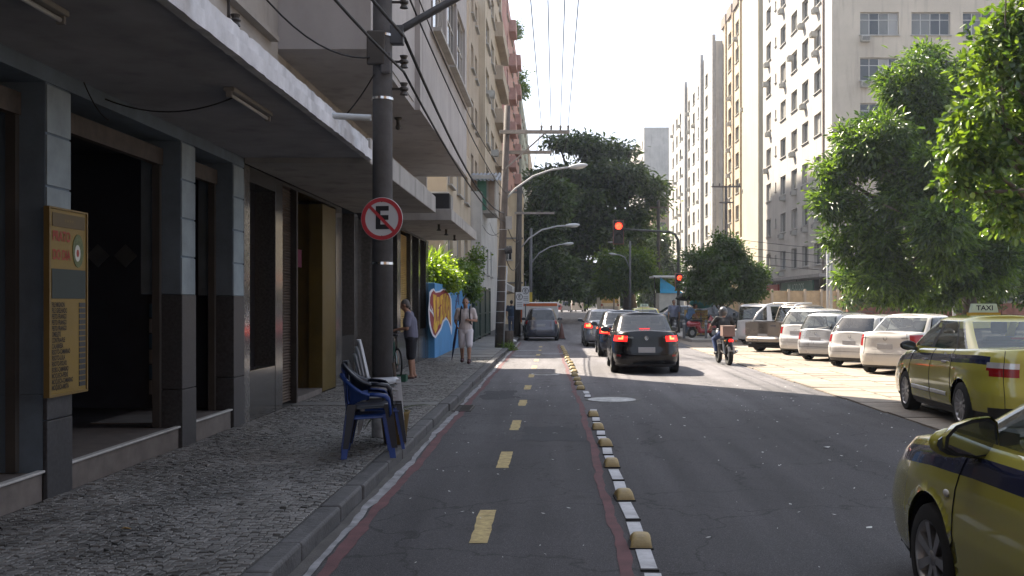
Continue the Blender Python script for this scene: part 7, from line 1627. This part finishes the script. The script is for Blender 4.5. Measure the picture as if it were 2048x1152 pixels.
# ------------------------------------------------------------------ bicycle
def bicycle(lab, loc, rz):
    b = thing('bicycle', lab, 'bicycle', loc, rz); r_ = .32; fm = M('bike_frame', (.03, .10, .07), .4, var=.2)
    for y in (-.5, .5):
        q = T(0, y, r_ + .015) @ Matrix.Rotation(R(90), 4, 'Y'); wv = MB().lathe([(r_ - .02, -.018), (r_, -.012), (r_ + .01, 0), (r_, .012), (r_ - .02, .018)], q, 36, True).build('wheel', TYRE, b, smooth=True)
        MB().lathe([(r_ - .035, -.012), (r_ - .02, -.014), (r_ - .02, .014), (r_ - .035, .012)], q, 36, True).build('rim', M('chrome', (.6, .6, .6)), wv, smooth=True)
        for k in range(18):
            a = 2 * math.pi * k / 18; MB().tube([(.02 * (-1) ** k, y, r_ + .015), (0, y + math.cos(a) * (r_ - .03), r_ + .015 + math.sin(a) * (r_ - .03))], .0018, 3).build('spoke', M('chrome', (.6, .6, .6)), wv)
    for pts, rr_ in (([(0, -.5, .335), (0, -.14, .30), (0, -.20, .80)], .014), ([(0, -.14, .30), (0, .36, .82)], .017), ([(0, -.19, .72), (0, .34, .86)], .015), ([(0, -.5, .335), (0, -.18, .70)], .011), ([(0, .5, .335), (0, .42, .60), (0, .34, .92)], .015)): MB().tube(pts, rr_, 8).build('frame_tube', fm, b, smooth=True)
    MB().tube([(-.29, .22, 1.0), (-.2, .30, 1.02), (0, .34, .98), (.2, .30, 1.02), (.29, .22, 1.0)], .012, 8).build('handlebar', M('chrome', (.6, .6, .6)), b, smooth=True)
    MB().tube([(0, -.20, .78), (0, -.22, .90)], .012, 8).build('seat_post', M('chrome', (.6, .6, .6)), b)
    m = MB(); m.ball((0, -.26, .92), (.085, .11, .035), 12, 8); m.ball((0, -.12, .92), (.035, .12, .025), 10, 6); fuse('saddle', m, TRIM, b, .012, 2)
    MB().lathe([(0, -.006), (.09, -.006), (.09, .006), (0, .006)], T(.05, -.14, .30) @ Matrix.Rotation(R(90), 4, 'Y'), 20).build('chainring', iron, b)
    for k in (-1, 1): MB().tube([(.06 * k, -.14, .30), (.08 * k, -.14 + .12 * k, .30 - .11 * k), (.15 * k, -.14 + .12 * k, .30 - .11 * k)], .01, 6).build('crank', iron, b)
    bk = MB().box(-.16, .16, .50, .78, .74, .76).build('basket_base', iron, b)
    return b
bicycle('old green bicycle held by the man in the black shorts', (-3.35, 20.55, .122), R(24))
bg_ = thing('carrier_bag', 'bulky black bag hanging from the handlebar of the green bicycle', 'bag', (-3.44, 20.72, .68))
m = MB(); m.ball((0, 0, .16), (.17, .19, .19), 14, 10); m.ball((0, .02, .02), (.14, .15, .12), 12, 8); m.ball((.02, -.02, .32), (.07, .08, .08), 10, 8); fuse('bag_body', m, M('black_plastic_bag', (.012, .012, .013), .4, var=.3), bg_, .015, 2)
MB().tube([(0, 0, .34), (-.03, .04, .40), (0, .08, .34)], .012, 6).build('bag_strap', TRIM, bg_)
sq = thing('green_crate', 'low green crate on the pavement in front of the bicycle wheel', 'crate', (-3.22, 20.0, .122)); MB().box(-.26, .26, -.14, .14, 0, .02).build('base', M('crate_green', (.015, .07, .045), .6), sq)
for s in (-1, 1): MB().box(-.26, .26, s * .14 - .008, s * .14 + .008, .02, .13).build('side', MATS['crate_green'], sq); MB().box(s * .26 - .008, s * .26 + .008, -.13, .13, .02, .13).build('end', MATS['crate_green'], sq)

# ------------------------------------------------------------------ motorcycle and rider
def motorbike(lab, nm, loc, rz, col, box=True, lit=True):
    b = thing(nm, lab, 'motorcycle', loc, rz); r_ = .30; pm = paint('bike_paint_' + nm, col)
    for y, wd in ((-.62, .062), (.66, .05)):
        q = T(0, y, r_) @ Matrix.Rotation(R(90), 4, 'Y'); wv = MB().lathe([(r_ * .7, -wd), (r_ * .93, -wd), (r_, -wd * .4), (r_, wd * .4), (r_ * .93, wd), (r_ * .7, wd)], q, 28, True).build('wheel', TYRE, b, smooth=True)
        MB().lathe([(0, -wd * .5), (r_ * .16, -wd * .6), (r_ * .2, 0), (r_ * .16, wd * .6), (0, wd * .5)], q, 14).build('hub', RIM, wv)
        for k in range(6): a = math.pi * k / 3; MB().tube([(0, y, r_), (0, y + math.cos(a) * r_ * .7, r_ + math.sin(a) * r_ * .7)], .012, 5).build('spoke', RIM, wv)
    MB().tube([(0, .45, .92), (0, .05, .62), (0, -.25, .60), (0, -.62, .76)], [.05, .06, .055, .03], 8).build('frame', iron, b, smooth=True)
    for s in (-1, 1):
        MB().tube([(.09 * s, .66, .30), (.09 * s, .42, .98)], .025, 8).build('fork', RIM, b, smooth=True); MB().tube([(.10 * s, -.62, .30), (.10 * s, -.05, .40)], .022, 6).build('swingarm', iron, b); MB().tube([(.13 * s, -.58, .34), (.13 * s, -.42, .72)], .028, 8).build('shock', RIM, b)
    m = MB(); m.box(-.13, .13, -.08, .28, .30, .60); m.box(-.10, .10, .06, .34, .34, .54); m.build('engine', iron, b, bevel=.03)
    m = MB(); m.ball((0, .18, .80), (.14, .24, .13), 14, 10); m.ball((0, .02, .76), (.12, .18, .10), 12, 8); fuse('tank', m, pm, b, .015, 3)
    m = MB(); m.box(-.13, .13, -.62, .0, .76, .84); m.build('seat', TRIM, b, bevel=.035)
    MB().tube([(.16, .1, .32), (.18, -.3, .32), (.19, -.78, .42)], [.025, .035, .045], 10).build('exhaust', M('chrome', (.6, .6, .6)), b, smooth=True)
    MB().tube([(-.38, .28, 1.04), (-.2, .40, 1.05), (0, .44, 1.0), (.2, .40, 1.05), (.38, .28, 1.04)], .013, 8).build('handlebar', iron, b, smooth=True)
    for s in (-1, 1):
        MB().tube([(.25 * s, .38, 1.05), (.32 * s, .36, 1.22)], .007, 5).build('mirror_stem', iron, b); MB().ball((.34 * s, .36, 1.25), (.06, .015, .04), 10, 6).build('mirror', TRIM, b, smooth=True)
        MB().ball((.16 * s, -.80, .72), (.03, .04, .025), 8, 6).build('indicator', M('amber', (.5, .2, .03), .3), b, smooth=True)
    MB().tube([(0, -.55, .72), (0, -.85, .68), (0, -.98, .46)], [.05, .05, .03], 8).build('mudguard', TRIM, b, smooth=True)
    MB().ball((0, .58, .95), (.11, .09, .11), 14, 8).build('headlamp', CLEARL, b, smooth=True)
    MB().box(-.10, .10, -.92, -.90, .42, .56).build('number_plate', PLATE, b)
    MB().ball((0, -.86, .73), (.075, .03, .05), 12, 8).build('tail_lamp', REDON if lit else REDL, b, smooth=True)
    return b
mbz = R(4); MBL = (4.70, 27.75, 0)
motorbike('dark delivery motorcycle with lit tail lamp beside the parked cars', 'motorcycle', MBL, mbz, (.02, .02, .022))
bx = thing('delivery_box', 'square brown cardboard-coloured box strapped on the back of the motorcycle', 'box', (MBL[0], MBL[1] - .62, .84), mbz); MB().box(-.18, .18, -.20, .16, .005, .29).build('case', M('box_brown', (.20, .13, .11), .75, var=.15), bx, bevel=.02); MB().box(-.185, .185, -.205, .165, .29, .32).build('lid', M('box_brown_lid', (.24, .17, .14), .7), bx, bevel=.01)
rider = person('motorcycle rider in dark jacket, jeans and grey helmet seen from behind', MBL, dict(
    pelvis=(0, -.12, .92), chest=(0, .0, 1.22), neck=(0, .06, 1.42), head=(0, .09, 1.54), shl=(-.20, .04, 1.36), shr=(.20, .04, 1.36), ell=(-.36, .14, 1.13), elr=(.36, .14, 1.13), wrl=(-.35, .28, 1.06), wrr=(.35, .28, 1.06), pnl=(0, .3, -1), pnr=(0, .3, -1), curll=(1.1, 0, 0), curlr=(1.1, 0, 0),
    hipl=(-.12, -.10, .90), hipr=(.12, -.10, .90), knl=(-.24, .28, .74), knr=(.24, .28, .74), anl=(-.22, .05, .36), anr=(.22, .05, .36)), (0, 1, 0), M('dark_jacket', (.022, .022, .024), .8, var=.2), M('blue_denim', (.05, .075, .16), .9, var=.2), TRIM, None, sleeves='short', legs='long'); rider.rotation_euler = (0, 0, mbz)
hm = thing('helmet', 'grey motorcycle helmet on the rider', 'helmet', (MBL[0] - .006, MBL[1] + .09, 1.55), mbz)
m = MB(); m.ball((0, 0, .03), (.128, .148, .135), 18, 12); m.ball((0, .02, -.06), (.112, .13, .09), 16, 10); fuse('shell', m, M('helmet_grey', (.055, .055, .058), .35, coat=.6), hm, .014, 2); MB().tube([(-.125, .05, -.02), (-.09, .13, -.01), (0, .155, 0), (.09, .13, -.01), (.125, .05, -.02)], .028, 6).build('visor', TRIM, hm, smooth=True)
KB = .93
for o_ in list(bpy.data.objects):
    if o_.parent is None and (o_.name in ('motorcycle', 'delivery_box', 'helmet') or o_ == rider):
        o_.scale = (KB, KB, KB); o_.location = Vector(MBL) + (o_.location - Vector(MBL)) * KB
# red scooter parked on the plaza
sc_ = thing('red_scooter', 'red motor scooter parked on the plaza in front of the crates', 'scooter', (gx(1404, 45.3), 45.3, .13), R(-72)); rp = paint('scooter_red', (.30, .02, .03))
for y in (-.5, .58): put('wheel', MB().lathe([(.12, -.05), (.21, -.05), (.235, -.02), (.235, .02), (.21, .05), (.12, .05)], T(0, y, .235) @ Matrix.Rotation(R(90), 4, 'Y'), 20, True).mesh('wheel', True), TYRE, sc_); MB().lathe([(0, -.03), (.12, -.03), (.12, .03), (0, .03)], T(0, y, .235) @ Matrix.Rotation(R(90), 4, 'Y'), 16).build('hub', RIM, sc_)
m = MB(); capsule(m, (0, -.62, .62), (0, -.2, .62), .15, .13); capsule(m, (0, -.2, .5), (0, -.1, .35), .14, .10); capsule(m, (0, -.1, .30), (0, .32, .30), .11, .11); capsule(m, (0, .36, .34), (0, .46, .85), .15, .11); capsule(m, (0, .50, .5), (0, .66, .48), .08, .06); fuse('bodywork', m, rp, sc_, .018, 4)
MB().box(-.13, .13, -.62, .0, .74, .82).build('seat', TRIM, sc_, bevel=.04); MB().tube([(-.32, .36, 1.0), (0, .44, 1.0), (.32, .36, 1.0)], .014, 8).build('handlebar', iron, sc_, smooth=True); MB().tube([(0, .44, .85), (0, .44, 1.02)], .04, 8).build('steering_head', rp, sc_, smooth=True); MB().ball((0, .53, .92), (.08, .05, .06), 12, 8).build('headlamp', CLEARL, sc_, smooth=True)
# bits of rubbish by the kerb
rb_ = thing('rubbish_bag', 'crumpled white plastic bag on the kerb behind the wooden pole', 'bag', (-1.70, 39.8, .12)); m = MB(); m.ball((0, 0, .07), (.16, .2, .08), 12, 8); m.ball((.1, .14, .05), (.1, .1, .06), 10, 6); fuse('bag_body', m, M('white_bag', (.5, .5, .5), .6), rb_, .02, 1); MB().tube([(0, -.05, .12), (.02, -.02, .2), (.06, 0, .22)], .014, 6).build('bag_knot', M('white_bag', (.5, .5, .5)), rb_)

# ------------------------------------------------------------------ haze over the sunlit street
hz = bpy.data.materials.new('haze'); hz.use_nodes = True; hn = hz.node_tree.nodes; hl = hz.node_tree.links
hn.remove(hn['Principled BSDF']); pvn = hn.new('ShaderNodeVolumePrincipled')
pvn.inputs['Color'].default_value = (.80, .88, 1.0, 1); pvn.inputs['Density'].default_value = .0004; pvn.inputs['Anisotropy'].default_value = .35
hl.new(pvn.outputs[0], hn['Material Output'].inputs['Volume'])
MB().box(-901, 901, -80, 1601, -1.02, 61).build('haze', hz, kind='stuff')
